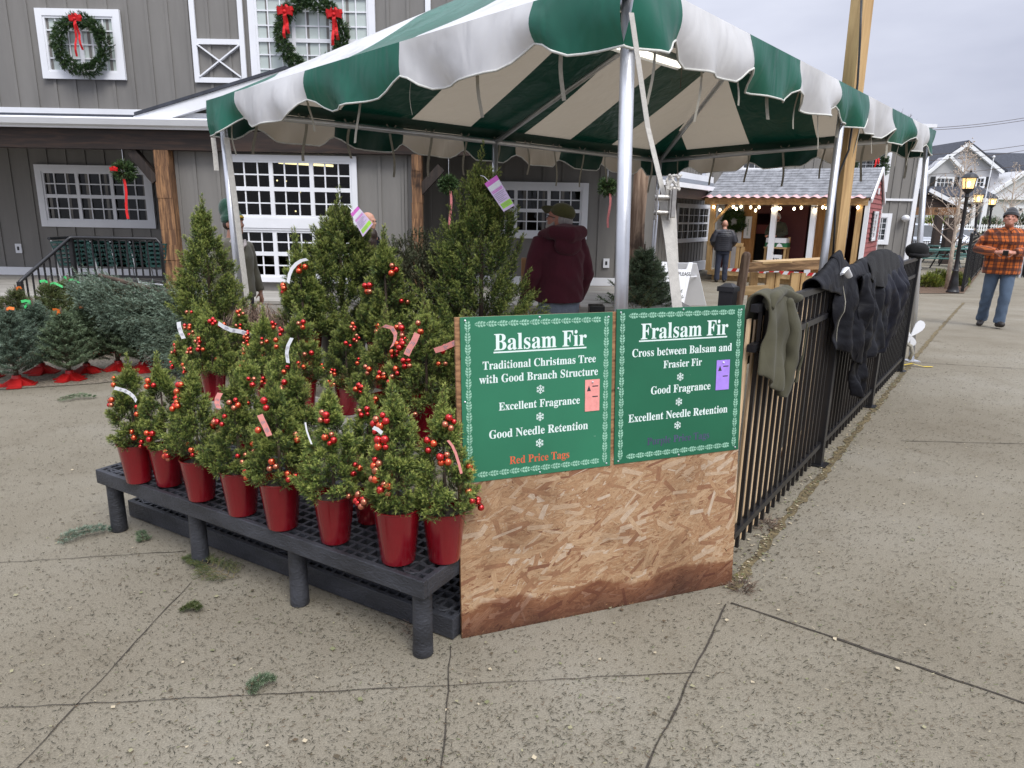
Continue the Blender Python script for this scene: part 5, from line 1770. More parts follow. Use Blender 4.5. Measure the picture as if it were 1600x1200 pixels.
# slim decorated spruce between, and the one with the arched ribbon
def mid(px, top, Y, label, i, seed, ncl, pz=0.502, s_=1.0):
    tp = P(px, top, Y); base = Vector((tp.x, Y, pz))
    sc = (tp.z - pz) / 0.665
    return small_spruce(i, base, label, 'decorated spruces on the back shelf', min(1.6, sc), 0.0, ncl, seed)
tE = mid(600, 368, 4.1, 'slim decorated spruce between the broad spruce and the bronze shrub', 1, 301, 4)
tH = mid(466, 371, 4.3, 'decorated spruce with an arched white ribbon tag, left of the broad spruce', 4, 302, 3)
bpy.context.view_layer.update()
tag_on(tH, [(450, 442), (452, 430), (456, 420), (463, 412), (471, 407), (480, 405)], 4.05, 0.02, 'paper', False)
# bronze box shrub
def shrub_chunks(seed, n, rx, rz_, zc, sl, nn, nl, nw):
    rg = np.random.default_rng(seed)
    d = unit(rg.normal(size=(n, 3))); rr = rg.uniform(0.35, 1, n) ** 0.5
    lump = 1 + 0.12 * np.sin(d[:, 0] * 5 + 1) * np.sin(d[:, 1] * 6) + 0.1 * np.sin(d[:, 2] * 7)
    B = d * (rr * lump)[:, None] * np.array([rx, rx, rz_]) + np.array([0, 0, zc])
    D = d + np.array([0, 0, 0.9]) + rg.normal(0, 0.3, (n, 3))
    return [needles(B, D, sl * rg.uniform(0.6, 1.3, n), nn, nl, nw, 0.9, tint=0.42, rng=rg, tvar=0.24, tipup=0.25)]
p = P(655, 366, 4.5)
potted('bronze_shrub', Vector((p.x, 4.5, 0.502)), 'rounded bronze-green shrub in a pot between two green spruces', 'potted shrub', shrub_chunks(81, 4600, 0.33, 0.38, 0.5, 0.045, 9, 0.014, 0.008), M['box_leaf'], 1.1)
# dry drooping grass-like plant in a grey pot
def droop(seed, n, r, z):
    rg = np.random.default_rng(seed)
    V, T = [], []
    for i in range(n):
        th = rg.uniform(0, 2 * PI); L = r * rg.uniform(0.5, 1.1); up = rg.uniform(0.05, 0.2)
        o = np.array([rg.normal(0, 0.04), rg.normal(0, 0.04), z + rg.uniform(-0.04, 0.05)]); dr = np.array([math.cos(th), math.sin(th), 0])
        pr = o; w = 0.0028
        tt = rg.random()
        k = 6
        for j in range(k):
            s = (j + 1) / k
            q = o + dr * L * s + np.array([0, 0, up * math.sin(PI * min(1, s * 1.15)) - 0.26 * s ** 2.6 * L / r]) + rg.normal(0, 0.006, 3)
            sd_ = np.array([-dr[1], dr[0], 0.2]) * w
            V += [pr - sd_, pr + sd_, q]; T += [tt] * 3
            for _ in range(2):
                e = pr + (q - pr) * rg.random(); f_ = e + rg.normal(0, 1, 3) * 0.022
                V += [e - sd_ * 0.6, e + sd_ * 0.6, f_]; T += [min(1, tt + 0.2)] * 3
            pr = q
    return (np.array(V), np.array(T))
p = P(395, 452, 4.15)
M['grey_pot'] = mat('grey_plastic_pot', (0.3, 0.31, 0.33), 0.5, 0.1, 8, 0.05)
gp = empty('dry_grass_plant', (p.x, 4.15, 0.502), 'dead brown drooping plant in a grey pot between the tall spruces', 'potted plant')
link('pot', pot_mesh(0.1, 0.125, 0.24, 0.006, 0.005).mesh('grey_pot', M['grey_pot'], True), gp).location = (0, 0, 0)
link('stems', leafmesh('dry_stems', [droop(5, 620, 0.3, 0.27)], M['dry_stem']), gp).location = (0, 0, 0)

# ================================================================ CUT FIRS IN RED STANDS AT THE LEFT
STAND = MB()
for k in range(4):
    t = k * PI / 2 + 0.4
    c, s = math.cos(t), math.sin(t)
    a = Vector((c, s, 0)); b = Vector((-s, c, 0))
    STAND.prism([a * 0.05 - b * 0.05 + Vector((0, 0, 0.075)), a * 0.05 + b * 0.05 + Vector((0, 0, 0.075)), a * 0.15 + b * 0.065 + Vector((0, 0, 0.012)), a * 0.15 - b * 0.065 + Vector((0, 0, 0.012))], (0, 0, 0.008))
    STAND.prism([a * 0.15 - b * 0.065 + Vector((0, 0, 0.0)), a * 0.15 + b * 0.065, a * 0.185 + b * 0.07, a * 0.185 - b * 0.07], (0, 0, 0.014))
    for sg in (-1, 1):
        STAND.prism([a * 0.055 + b * 0.052 * sg + Vector((0, 0, 0.075)), a * 0.15 + b * 0.066 * sg + Vector((0, 0, 0.012)), a * 0.15 + b * 0.066 * sg, a * 0.055 + b * 0.052 * sg], b * 0.006 * sg)
STAND.lathe([(0.062, 0.0), (0.066, 0.02), (0.052, 0.085), (0.042, 0.12), (0.036, 0.12), (0.03, 0.05)], 20)
STANDM = STAND.mesh('tree_stand', M['red_plastic'], False)
TRK = MB(); TRK.tube([(0, 0, 0.02), (0.004, 0, 0.4), (0, 0, 0.72)], [0.022, 0.015, 0.006], 9)
TRKM = TRK.mesh('trunk', M['bark'], True)
FIRM = []
for k in range(4):
    FIRM.append(leafmesh('fir_foliage', fir_chunks(20 + k, 0.72, 0.3, 88, 8, 16, 0.021, 0.0055, 0.45, 0.1, 0.45), M['fir_blue' if k % 2 == 0 else 'fir']))
for k in range(2):
    FIRM.append(leafmesh('fir_foliage', fir_chunks(30 + k, 0.72, 0.3, 76, 7, 15, 0.02, 0.005, 0.5, 0.1, 0.5), M['fir_yellow']))
TAPE = {}
def fir(k, loc, label, s, rz, tape=None, stand=True, group='cut firs in red stands'):
    t = empty('fir_tree', (0, 0, 0), label, 'fir tree', group)
    if stand: link('stand', STANDM, t).scale = (0.78,) * 3
    link('trunk', TRKM, t)
    link('foliage', FIRM[k], t)
    if tape:
        rb = MB()
        for j in range(2):
            a = random.uniform(0, 6.3)
            p0 = Vector((0, 0, 0.66 + 0.02 * j))
            ribbon(rb, [p0, p0 + Vector((math.cos(a) * 0.05, math.sin(a) * 0.03, 0.015)), p0 + Vector((math.cos(a) * 0.11, math.sin(a) * 0.05, -0.02 + 0.03 * j))], 0.024, (0, 0.3, 1))
        rb.build('flagging_tape', M[tape], t)
    t.location = loc; t.rotation_euler = (0, 0, rz); t.scale = (s,) * 3
    return t
for i, (px, py, k, s, tape, lab) in enumerate([
        (28, 603, 0, 0.98, 'orange_tape', 'blue-green cut fir nearest the left edge, in a red stand on the gravel'),
        (66, 583, 2, 0.98, 'green_tape', 'blue-green cut fir just behind the leftmost one, its red stand half visible'),
        (110, 594, 1, 0.92, 'orange_tape', 'slim cut fir in a red stand, second from the left along the gravel edge'),
        (137, 582, 3, 0.9, 'orange_tape', 'cut fir in a red stand behind and right of the slim one'),
        (186, 578, 1, 0.94, 'orange_tape', 'dark green cut fir in a red stand, between the slim fir and the rightmost one'),
        (224, 580, 3, 0.95, None, 'dark green cut fir in a red stand, rightmost of the gravel edge row'),
        (250, 566, 1, 0.9, None, 'cut fir in a red stand half hidden behind the decorated spruces'),
        (-22, 590, 3, 1.0, None, 'cut fir cut off by the left edge of the view')]):
    g_ = G(px, py); fir(k, Vector((g_.x, g_.y, 0.007)), lab, s, i * 1.3, tape)
for i, (px, py, k, s, tape, lab) in enumerate([
        (92, 556, 4, 1.12, 'green_tape', 'yellowish fir in the back row with green flagging tape'),
        (40, 556, 5, 1.02, 'orange_tape', 'yellowish fir in the back row behind the leftmost stands'),
        (150, 552, 5, 1.08, 'orange_tape', 'yellowish fir in the back row beside the netted fir'),
        (120, 545, 4, 1.12, 'green_tape', 'yellowish fir farthest back, before the stair railing'),
        (200, 552, 4, 0.95, None, 'olive fir in the back row under the bundled fir'),
        (0, 558, 4, 1.0, None, 'olive fir in the back row at the left edge')]):
    g_ = G(px, py); fir(k, Vector((g_.x, g_.y, 0.007)), lab, s, i * 2.1 + 0.5, tape)
# bundled fir that leans over with its tip to the left
def bundle(seed):
    rg = np.random.default_rng(seed)
    n = 800
    root = np.array([0.62, 0.1, 0.5]); tip = np.array([-0.75, 0.0, 0.82])
    ax = tip - root
    B, D, L = [], [], []
    for i in range(n):
        u = rg.random() ** 1.3
        p = root + ax * u * 0.8
        ang = rg.uniform(0, 2 * PI); rr = 0.4 * (1 - 0.75 * u) * math.sqrt(rg.random())
        off = np.array([0.15 * math.sin(ang), math.cos(ang), math.sin(ang)]) * rr
        off[2] -= 0.18 * (1 - u)
        c = p + off
        d = unit(ax) * 1.0 + off * 1.0 + np.array([0, 0, -0.35 * (1 - u) * rg.random()]) + rg.normal(0, 0.16, 3)
        d /= np.linalg.norm(d)
        ln = rg.uniform(0.16, 0.34)
        B.append(c); D.append(d); L.append(ln)
        sd_ = np.cross(d, [0.1, 0.9, 0.4]); sd_ /= np.linalg.norm(sd_)
        for j in range(3):
            for sg in (-1, 1):
                B.append(c + d * ln * (0.25 + 0.25 * j)); D.append(d * 0.9 + sd_ * sg * 0.6 + rg.normal(0, 0.1, 3)); L.append(0.085 * rg.uniform(0.7, 1.2))
    ch = [needles(np.array(B), np.array(D), np.array(L), 18, 0.022, 0.006, 0.95, tint=0.6, rng=rg, tvar=0.16)]
    # bare leader stems poking out at the tip
    B = [root + ax * rg.uniform(0.55, 0.8) + rg.normal(0, 0.06, 3) for _ in range(12)]
    D = [unit(ax + rg.normal(0, 0.16, 3)) for _ in range(12)]
    V, T = needles(np.array(B), np.array(D), 0.5, 40, 0.012, 0.003, 0.7, tint=0.75, rng=rg)
    ch.append((V, T))
    return ch
p = P(235, 470, 6.4)
t = empty('bundled_fir', (p.x, 6.4, 0), 'big blue-green fir laid over on its side with branch tips pointing left', 'fir tree')
link('foliage', leafmesh('bundle_foliage', bundle(9), M['fir_blue']), t).location = (0, 0, 0)
s = MB(); s.tube([(0.75, 0.12, 0.0), (0.62, 0.1, 0.62), (-0.45, 0, 0.93)], [0.05, 0.045, 0.015], 9); s.build('trunk', M['bark'], None, True).parent = t
# loose evergreen boughs lying about
def bough(px, py, L, ang, seed, label, m_='fir', n=9, name='fir_bough'):
    rg = np.random.default_rng(seed); g_ = G(px, py)
    B, D, Ls = [], [], []
    ax = np.array([math.cos(ang), math.sin(ang), 0.0]); sd_ = np.array([-ax[1], ax[0], 0])
    for i in range(n):
        s = i / n
        c = ax * L * (s - 0.5) + np.array([0, 0, 0.012 + 0.02 * math.sin(PI * s)])
        for sg in (-1, 1):
            l_ = L * 0.36 * (1.1 - s) * rg.uniform(0.7, 1.2)
            d = ax * 0.75 + sd_ * sg * 0.8 + np.array([0, 0, rg.uniform(0.0, 0.15)])
            B.append(c); D.append(d); Ls.append(l_)
            d /= np.linalg.norm(d)
            for k in range(3):
                for s2 in (-1, 1):
                    B.append(c + d * l_ * (0.25 + 0.22 * k)); D.append(d + np.cross(d, [0, 0, 1]) * s2 * 0.7); Ls.append(l_ * 0.32)
    B.append(-ax * L * 0.5 + np.array([0, 0, 0.012])); D.append(ax); Ls.append(L)
    B = np.array(B)
    ch = [needles(B, np.array(D), np.array(Ls), 15, 0.016, 0.0022, 0.8, tint=0.5, rng=rg)]
    ch[0][0][:, 2] = np.maximum(ch[0][0][:, 2], 0.003)
    o = link(name, leafmesh(name, ch, M[m_]), None); o.location = (g_.x, g_.y, 0)
    tag(o, label, 'bough', 'loose boughs on the concrete')
bough(325, 890, 0.34, 2.6, 1, 'broken fir bough lying beside the second bench leg', 'fir_yellow', 10)
bough(134, 838, 0.25, 0.5, 2, 'pale fir bough lying left of the bench end', 'fir_blue', 8)
bough(300, 955, 0.09, -0.25, 3, 'small fir sprig on the concrete in front of the second bench leg', 'fir_yellow', 5, 'fir_sprig')
bough(408, 1074, 0.1, 0.5, 4, 'dark fir sprig on the concrete joint nearest the camera', 'fir', 5, 'fir_sprig')
bough(223, 843, 0.09, 2.2, 5, 'dark sprig under the low storage rack corner', 'fir', 5, 'fir_sprig')
bough(121, 624, 0.3, 0.3, 6, 'green bough on the concrete in front of the red stands', 'fir', 8)
# dead weeds in the joint by the panel
def tuft(px, py, n, r, h, label, m_='dry_stem', tint=0.6, seed=1, z=None):
    rg = np.random.default_rng(seed); g_ = G(px, py)
    th = rg.uniform(0, 6.3, n); rr = r * np.sqrt(rg.random(n))
    B = np.stack([rr * np.cos(th), rr * np.sin(th), np.zeros(n) + 0.003], 1)
    D = np.stack([np.cos(th) * 0.9, np.sin(th) * 0.9, rg.uniform(0.1, 0.9, n)], 1) + rg.normal(0, 0.3, (n, 3)); D[:, 2] = np.abs(D[:, 2])
    o = link('weed_tuft', leafmesh('weed_tuft', [needles(B, D, h * rg.uniform(0.5, 1.2, n), 4, h * 0.4, 0.002, 0.6, tint=tint, rng=rg)], M[m_]))
    o.location = (g_.x, g_.y, GZ(g_.y)); tag(o, label, 'weeds', 'weeds in the pavement joint')
tuft(1158, 918, 90, 0.05, 0.045, 'dry weed tuft at the right foot of the plywood panel', seed=1)
tuft(1190, 820, 120, 0.07, 0.05, 'dry reddish weeds under the first fence pickets', seed=2)
tuft(655, 980, 70, 0.06, 0.03, 'dry needles heaped under the bench by the last leg', seed=3)
tuft(1157, 903, 14, 0.015, 0.02, 'tiny bright green seedling in the joint by the panel', 'garden_shrub', 0.9, 4)
# ================================================================ BLACK METAL FENCE
F0, F1 = Vector((0.93, 2.775, 0)), Vector((4.10, 7.16, 0))
fd = (F1 - F0).normalized(); fo = Vector((fd.y, -fd.x, 0))      # fo: towards the walkway
FL = (F1 - F0).length
FT = 1.19
def fp(s, z=0.0, off=0.0): return F0 + fd * s + fo * off + Vector((0, 0, z))
fence = empty('metal_fence', tuple(F0), 'black metal picket fence running from the plywood panel along the walkway', 'fence')
span = FL / 3
for i in range(4):
    p = MB(); h = FT + 0.045
    c = fp(i * span) if i else Vector((0.925, 2.995, 0))      # the corner post stands just behind the leaning panel
    p.obox(c - fd * 0.031 - fo * 0.031, fd * 0.062, fo * 0.062, Vector((0, 0, h)))
    o = p.build('post', M['black_metal'], fence, bevel=0.003)
    cp = MB()
    cp.obox(c - fd * 0.037 - fo * 0.037 + Vector((0, 0, h)), fd * 0.074, fo * 0.074, Vector((0, 0, 0.02)))
    q = [c - fd * 0.03 - fo * 0.03, c + fd * 0.03 - fo * 0.03, c + fd * 0.03 + fo * 0.03, c - fd * 0.03 + fo * 0.03]
    b_ = [v + Vector((0, 0, h + 0.0205)) for v in q]; t_ = [c + (v - c) * 0.45 + Vector((0, 0, h + 0.034)) for v in q]
    cp.add(b_ + t_, [(3, 2, 1, 0), (4, 5, 6, 7)] + [(k, (k + 1) % 4, 4 + (k + 1) % 4, 4 + k) for k in range(4)])
    cp.build('post_cap', M['black_metal'], o)
    bp = MB(); bp.obox(c - fd * 0.06 - fo * 0.06, fd * 0.12, fo * 0.12, Vector((0, 0, 0.01))); bp.build('base_plate', M['black_metal'], o)
for i in range(3):
    s0, s1 = i * span + (0.032 if i else 0.13), (i + 1) * span - 0.032
    for z in (FT - 0.03, FT - 0.2, 0.13):
        r_ = MB(); r_.obox(fp(s0, z, -0.016), fd * (s1 - s0), fo * 0.032, Vector((0, 0, 0.032))); r_.build('rail', M['black_metal'], fence)
    n = 17
    for k in range(1, n):
        s = s0 + (s1 - s0) * k / n
        b_ = MB(); b_.obox(fp(s - 0.008, 0.05, -0.008), fd * 0.016, fo * 0.016, Vector((0, 0, FT - 0.085))); b_.build('picket', M['black_metal'], fence)
# pale lath screen standing behind the pickets
lath = MB()
rnd = random.Random(3)
for i in range(2):
    s0, s1 = i * span + (0.032 if i else 0.13), (i + 1) * span - 0.032
    for k in range(17):
        s = s0 + (s1 - s0) * (k + 0.5) / 17 - 0.012
        wv = rnd.uniform(0.034, 0.046); ln = rnd.uniform(-0.012, 0.012)
        a = fp(s - wv / 2, 0.03, -0.034)
        lath.obox(a, fd * wv, fo * 0.009, Vector((ln, ln * 0.5, 1.1 + rnd.uniform(-0.02, 0.02))))
lo = empty('lath_screen', tuple(fp(1.8, 0, -0.06)), 'pale wooden lath screen standing behind the black fence pickets', 'screen')
lath.build('laths', M['slat_wood'], lo)
b_ = MB()
for z in (0.25, 0.95): b_.obox(fp(0.15, z, -0.06), fd * 3.3, fo * 0.018, Vector((0, 0, 0.04)))
b_.build('batten', M['slat_wood'], lo)

# tall sawn timber post with a cable, rising beside the fence
tp = empty('timber_post', tuple(fp(3.2, 0, -0.2)), 'tall raw timber post with a black cable rising past the tent edge', 'post')
Yp = 5.75
a = P(1285, 395, Yp); b = P(1321, 395, Yp); a2 = P(1333, 0, Yp); b2 = P(1362, 0, Yp)
wd = b.x - a.x
pm = MB()
bx = (a.x + b.x) / 2; tx = (a2.x + b2.x) / 2; z0 = a.z; z1 = a2.z
def px_(z): return bx + (tx - bx) * (z - z0) / (z1 - z0)
r45 = R(28)
ux = Vector((math.cos(r45), math.sin(r45), 0)) * 0.115; uy = Vector((-math.sin(r45), math.cos(r45), 0)) * 0.115
lo_ = Vector((px_(0), Yp, 0)); hi_ = Vector((px_(3.9), Yp, 3.9))
pm.obox(lo_ - ux / 2 - uy / 2, ux, uy, hi_ - lo_)
pm.build('timber', M['lumber'], tp, bevel=0.004)
cb = MB()
pts = [P(1346, 0, Yp - 0.12), P(1344, 60, Yp - 0.12), P(1340, 130, Yp - 0.12), P(1334, 180, Yp - 0.12), P(1326, 235, Yp - 0.12), P(1312, 268, Yp - 0.12), P(1306, 290, Yp - 0.11), P(1304, 360, Yp - 0.1), P(1300, 420, Yp - 0.1)]
cb.tube(pts, 0.008, 6); cb.build('cable', M['black_plastic'], tp, smooth=True)

# ================================================================ CLOTHES DRAPED OVER THE FENCE
def cloth_mat(name, col, rough=0.85, wr=0.5, sheen=0.2, sc=9):
    m, nt, b = nodes(name)
    v = coords(nt)
    n = N(nt, 'ShaderNodeTexNoise'); n.inputs['Scale'].default_value = sc; n.inputs['Detail'].default_value = 4; n.inputs['Distortion'].default_value = 0.8
    nt.links.new(v, n.inputs['Vector'])
    n0 = N(nt, 'ShaderNodeTexNoise'); n0.inputs['Scale'].default_value = 5; n0.inputs['Detail'].default_value = 6
    nt.links.new(v, n0.inputs['Vector'])
    r = ramp(nt, [(0.3, mul(col, 0.8)), (0.7, mul(col, 1.2))], n0.outputs['Fac'])
    nt.links.new(r.outputs[0], b.inputs['Base Color'])
    b.inputs['Roughness'].default_value = rough
    b.inputs['Sheen Weight'].default_value = sheen
    bumpy(nt, b, n.outputs['Fac'], wr, 0.02)
    return m
M['olive_knit'] = cloth_mat('faded_olive_fleece', (0.06, 0.056, 0.032), 0.95, 0.35, 0.08)
M['black_nylon'] = cloth_mat('black_nylon_shell', (0.005, 0.005, 0.007), 0.5, 0.6, 0.0)
M['black_nylon'].node_tree.nodes['Principled BSDF'].inputs['Specular IOR Level'].default_value = 0.12
M['navy_nylon'] = cloth_mat('dark_navy_quilted_shell', (0.007, 0.0075, 0.013), 0.5, 0.6, 0.0)
M['navy_nylon'].node_tree.nodes['Principled BSDF'].inputs['Specular IOR Level'].default_value = 0.14
M['black_knit'] = cloth_mat('black_wool_knit', (0.004, 0.004, 0.005), 0.95, 0.3, 0.02, 60)
def drape(name, s0, s1, front, back, bulge, mt, parent, seed, top_bump=None, z0=FT + 0.012, th=0.012, nu=34, nv=40, crease=0.008, oo=0.0):
    """a garment thrown over the top rail: u along the fence, v from the hem behind over the rail to the hem in front"""
    rg = random.Random(seed); ph = [rg.uniform(0, 6.3) for _ in range(8)]
    V, F = [], []
    for i in range(nu + 1):
        u = i / nu
        Lf, Lb = front(u), back(u)
        tb = top_bump(u) if top_bump else 0.0
        tot = Lb + 0.07 + Lf
        for j in range(nv + 1):
            v = j / nv
            d = v * tot
            if d < Lb:
                z = z0 - (Lb - d); o = -0.035; q = (Lb - d)
            elif d < Lb + 0.07:
                t = (d - Lb) / 0.07; o = -0.035 + 0.07 * t; z = z0 + (0.012 + tb) * math.sin(PI * t); q = 0
            else:
                q = d - Lb - 0.07; z = z0 - q; o = 0.035
            f = min(1, q / 0.15)
            fold = (0.5 * math.sin(u * 13 + ph[0] + q * 4) + 0.3 * math.sin(u * 23 + ph[1] - q * 7) + 0.35 * math.sin(q * 22 + ph[2] + u * 5) * math.sin(u * 6 + ph[3]))
            e = math.sin(PI * min(1, max(0, u))) ** 0.5
            sgn = 1 if o > 0 else -1
            o2 = o + sgn * f * (bulge * e * (0.45 + 0.3 * math.sin(q * 5 + ph[4])) + 0.018 * fold)
            s = s0 + (s1 - s0) * u + f * 0.03 * math.sin(q * 9 + ph[5]) * (u - 0.5) * 2 + 0.01 * fold * f
            wl = (s1 - s0)
            nz_ = noise.noise(Vector((u * 4 + seed, q * 6, 1.7))) * 0.02 * f + (oo if sgn > 0 else 0)
            k1 = 1 - abs(noise.noise(Vector((u * wl * 7 + q * 4 + seed, q * 4 - u * wl * 3, 3.1)))) * 2.2
            k2 = 1 - abs(noise.noise(Vector((u * wl * 13 - q * 8, q * 15 + seed, 7.7)))) * 2.2
            nz_ += crease * (k1 * 0.8 + k2 * 0.22) * (0.25 + 0.75 * f) + crease * 1.2 * math.sin(u * wl * 26 + 2 * math.sin(q * 6 + seed)) * f * 0.6
            z += crease * 0.5 * k1 * (1 - f)
            V.append(tuple(fp(s, z, o2 + sgn * nz_)))
    for i in range(nu):
        for j in range(nv):
            a = i * (nv + 1) + j
            F.append((a, a + nv + 1, a + nv + 2, a + 1))
    o = link(name, np_mesh(name, V, F, mt, smooth=True), parent)
    sm = o.modifiers.new('thickness', 'SOLIDIFY'); sm.thickness = th; sm.offset = -1
    ss = o.modifiers.new('smooth', 'SUBSURF'); ss.levels = 1; ss.render_levels = 1
    return o
def s_at(px, py=440):
    lo, hi = -0.2, 6.0
    for _ in range(40):
        m_ = (lo + hi) / 2
        if proj(fp(m_, FT))[0] > px: hi = m_
        else: lo = m_
    return m_
def sm_(a, b, x):
    t = min(1, max(0, (x - a) / (b - a))); return t * t * (3 - 2 * t)
hd_ = empty('hooded_sweater', tuple(fp(0.6, 0.7)), 'faded olive hooded sweater hung over the fence beside the signs', 'sweater')
a, b = s_at(1184), s_at(1228)
drape('sweater_body', a, b, lambda u: 0.31 + 0.1 * sm_(0, 0.5, u) + 0.02 * u, lambda u: 0.3, 0.03, M['olive_knit'], hd_, 2, lambda u: 0.012 + 0.014 * math.sin(u * 7), crease=0.012)
def limb(parent, name, pts, rs, mt, seed, flat=0.6, wr=0.012):
    t = MB()
    P_, R_ = [], []
    n = 22
    for i in range(n + 1):
        f = i / n * (len(pts) - 1); k = min(len(pts) - 2, int(f)); q = f - k
        P_.append(Vector(pts[k]).lerp(Vector(pts[k + 1]), q * q * (3 - 2 * q) if len(pts) < 4 else q)); R_.append((rs[k] * (1 - q) + rs[k + 1] * q))
    t.tube(P_, R_, 20, True, flat)
    for i, v in enumerate(t.v):
        nv_ = noise.noise_vector(Vector(v) * 9 + Vector((seed, 0, 0))) * wr
        r2 = math.sin(v[2] * 55 + seed + v[0] * 20) * wr * 0.35
        t.v[i] = (v[0] + nv_.x + r2, v[1] + nv_.y + r2, v[2] + nv_.z)
    o = t.build(name, mt, parent, smooth=True)
    ss = o.modifiers.new('smooth', 'SUBSURF'); ss.levels = 1; ss.render_levels = 1
    return o
sl_ = (a + b) / 2
limb(hd_, 'sleeve', [fp(sl_ + 0.04, FT + 0.01, 0.05), fp(sl_ + 0.08, FT - 0.12, 0.085), fp(sl_ + 0.1, FT - 0.28, 0.08), fp(sl_ + 0.09, FT - 0.41, 0.07), fp(sl_ + 0.09, FT - 0.45, 0.068)], [0.035, 0.05, 0.052, 0.046, 0.04], M['olive_knit'], 1)
limb(hd_, 'hood', [fp(a + 0.02, FT - 0.02, 0.05), fp(a + 0.07, FT + 0.015, 0.03), fp(sl_ + 0.02, FT + 0.03, 0.02), fp(b - 0.02, FT - 0.01, 0.06)], [0.02, 0.045, 0.045, 0.025], M['olive_knit'], 4)
limb(hd_, 'drawcord', [fp(sl_ + 0.1, FT - 0.1, 0.135), fp(sl_ + 0.11, FT - 0.25, 0.13), fp(sl_ + 0.1, FT - 0.38, 0.115)], [0.004, 0.004, 0.008], M['olive_knit'], 7, 1.0, 0.002)
jk = empty('black_jacket', tuple(fp(2.3, 0.6)), 'black nylon jacket heaped over the fence beside the middle post', 'jacket')
a, b = s_at(1297), s_at(1384)
jb = drape('jacket_body', a, b, lambda u: 0.4 + 0.17 * sm_(0.02, 0.3, u) - 0.06 * sm_(0.45, 0.8, u) - 0.12 * sm_(0.85, 1, u), lambda u: 0.35, 0.1, M['black_nylon'], jk, 5, lambda u: 0.02 + 0.13 * math.exp(-((u - 0.06) / 0.1) ** 2) + 0.05 * math.exp(-((u - 0.5) / 0.2) ** 2), crease=0.03, nu=60, nv=64)
def zip_line(o, root, us, nv_, lo, hi, m_, name='zip', nu_=60):
    q = MB(); v = o.data.vertices; i = int(us * nu_)
    pts = [Vector(v[i * (nv_ + 1) + j].co) + fo * 0.01 for j in range(int(lo * nv_), int(hi * nv_) + 1, 2)]
    q.tube(pts, 0.0035, 5); q.build(name, m_, root, smooth=True)
zip_line(jb, jk, 0.06, 64, 0.5, 1.0, M['strap_dark']); zip_line(jb, jk, 0.7, 64, 0.55, 0.95, M['black_knit'], 'seam')
a2, b2 = s_at(1268), s_at(1306)
drape('jacket_back', a2, b2, lambda u: 0.02 + 0.08 * u, lambda u: 0.1 + 0.3 * u, 0.05, M['black_nylon'], jk, 6, lambda u: 0.01 + 0.15 * u ** 1.5, crease=0.02)
sl_ = a + (b - a) * 0.24
drape('sleeve', sl_ - 0.02, sl_ + 0.3, lambda u: 0.75 + 0.05 * math.sin(u * 3), lambda u: 0.02, 0.07, M['black_nylon'], jk, 11, lambda u: -0.05, crease=0.03, nu=30, nv=70, oo=0.045)
limb(jk, 'lining', [fp(a + 0.0, FT + 0.05, 0.05), fp(a + 0.07, FT + 0.075, 0.06), fp(a + 0.13, FT + 0.03, 0.075)], [0.014, 0.028, 0.016], M['white'], 9, 0.5, 0.008)
j2 = empty('navy_jacket', tuple(fp(3.9, 0.7)), 'dark navy padded jacket hung over the far part of the fence', 'jacket')
a, b = s_at(1364), s_at(1401)
drape('jacket_body', a, b, lambda u: 0.66 - 0.08 * sm_(0.5, 0.8, u) - 0.25 * sm_(0.8, 1, u), lambda u: 0.4, 0.13, M['navy_nylon'], j2, 8, lambda u: 0.03 + 0.03 * math.exp(-((u - 0.3) / 0.2) ** 2), crease=0.022, nu=50, nv=60)
a2, b2 = s_at(1344), s_at(1392)
drape('collar', a2, b2, lambda u: 0.05 + 0.1 * math.sin(PI * u), lambda u: 0.12, 0.05, M['black_knit'], j2, 9, lambda u: 0.04 + 0.07 * math.sin(PI * u) ** 0.7, crease=0.02, oo=0.02)
kc = empty('knit_cap', tuple(fp(FL - 0.1, FT)), 'black knit cap perched on the last fence post', 'hat')
m_ = MB(); c = fp(FL - 0.12, FT + 0.07, 0.0); m_.ell(c, (0.105, 0.09, 0.075), 18, 10); m_.tube([c + Vector((-0.1, -0.04, -0.04)), c + Vector((0, -0.1, -0.05)), c + Vector((0.1, -0.03, -0.04))], 0.022, 8)
for i, v in enumerate(m_.v):
    q = noise.noise_vector(Vector(v) * 10) * 0.02; m_.v[i] = (v[0] + q.x, v[1] + q.y, v[2] + q.z)
m_.build('crown', M['black_knit'], kc, smooth=True)
# white foam propeller shape and yellow ratchet tail by the far tent pole
wf = empty('white_pinwheel', tuple(P(1424, 530, 7.55)), 'white foam pinwheel blades beside the far tent pole', 'pinwheel')
m_ = MB(); c = P(1424, 525, 7.5)
for ang, L in ((0.9, 0.2), (-2.2, 0.2), (2.6, 0.12), (-1.1, 0.12)):
    d = Vector((math.cos(ang), 0.1, math.sin(ang))); n_ = Vector((-math.sin(ang), 0, math.cos(ang)))
    pts = []
    for k in range(14):
        t = 2 * PI * k / 14
        r_ = 0.5 - 0.5 * math.cos(t)
        pts.append(c + d * L * r_ + n_ * math.sin(t) * L * 0.3 * (0.3 + r_))
    m_.prism(pts, (0, 0.012, 0))
m_.build('blade', M['white'], wf)
rt_ = empty('ratchet_tail', tuple(G(1425, 575)), 'yellow-handled ratchet with webbing tail at the foot of the far tent pole', 'strap')
m_ = MB(); c = G(1422, 572); ribbon(m_, [c + Vector((-0.08, 0, 0.01)), c + Vector((0, -0.02, 0.035)), c + Vector((0.12, -0.05, 0.008)), c + Vector((0.22, -0.05, 0.008))], 0.035, (0.2, 1, 0)); m_.build('webbing', mat('yellow_webbing', (0.7, 0.5, 0.03), 0.6, 0.1, 20, 0), rt_)
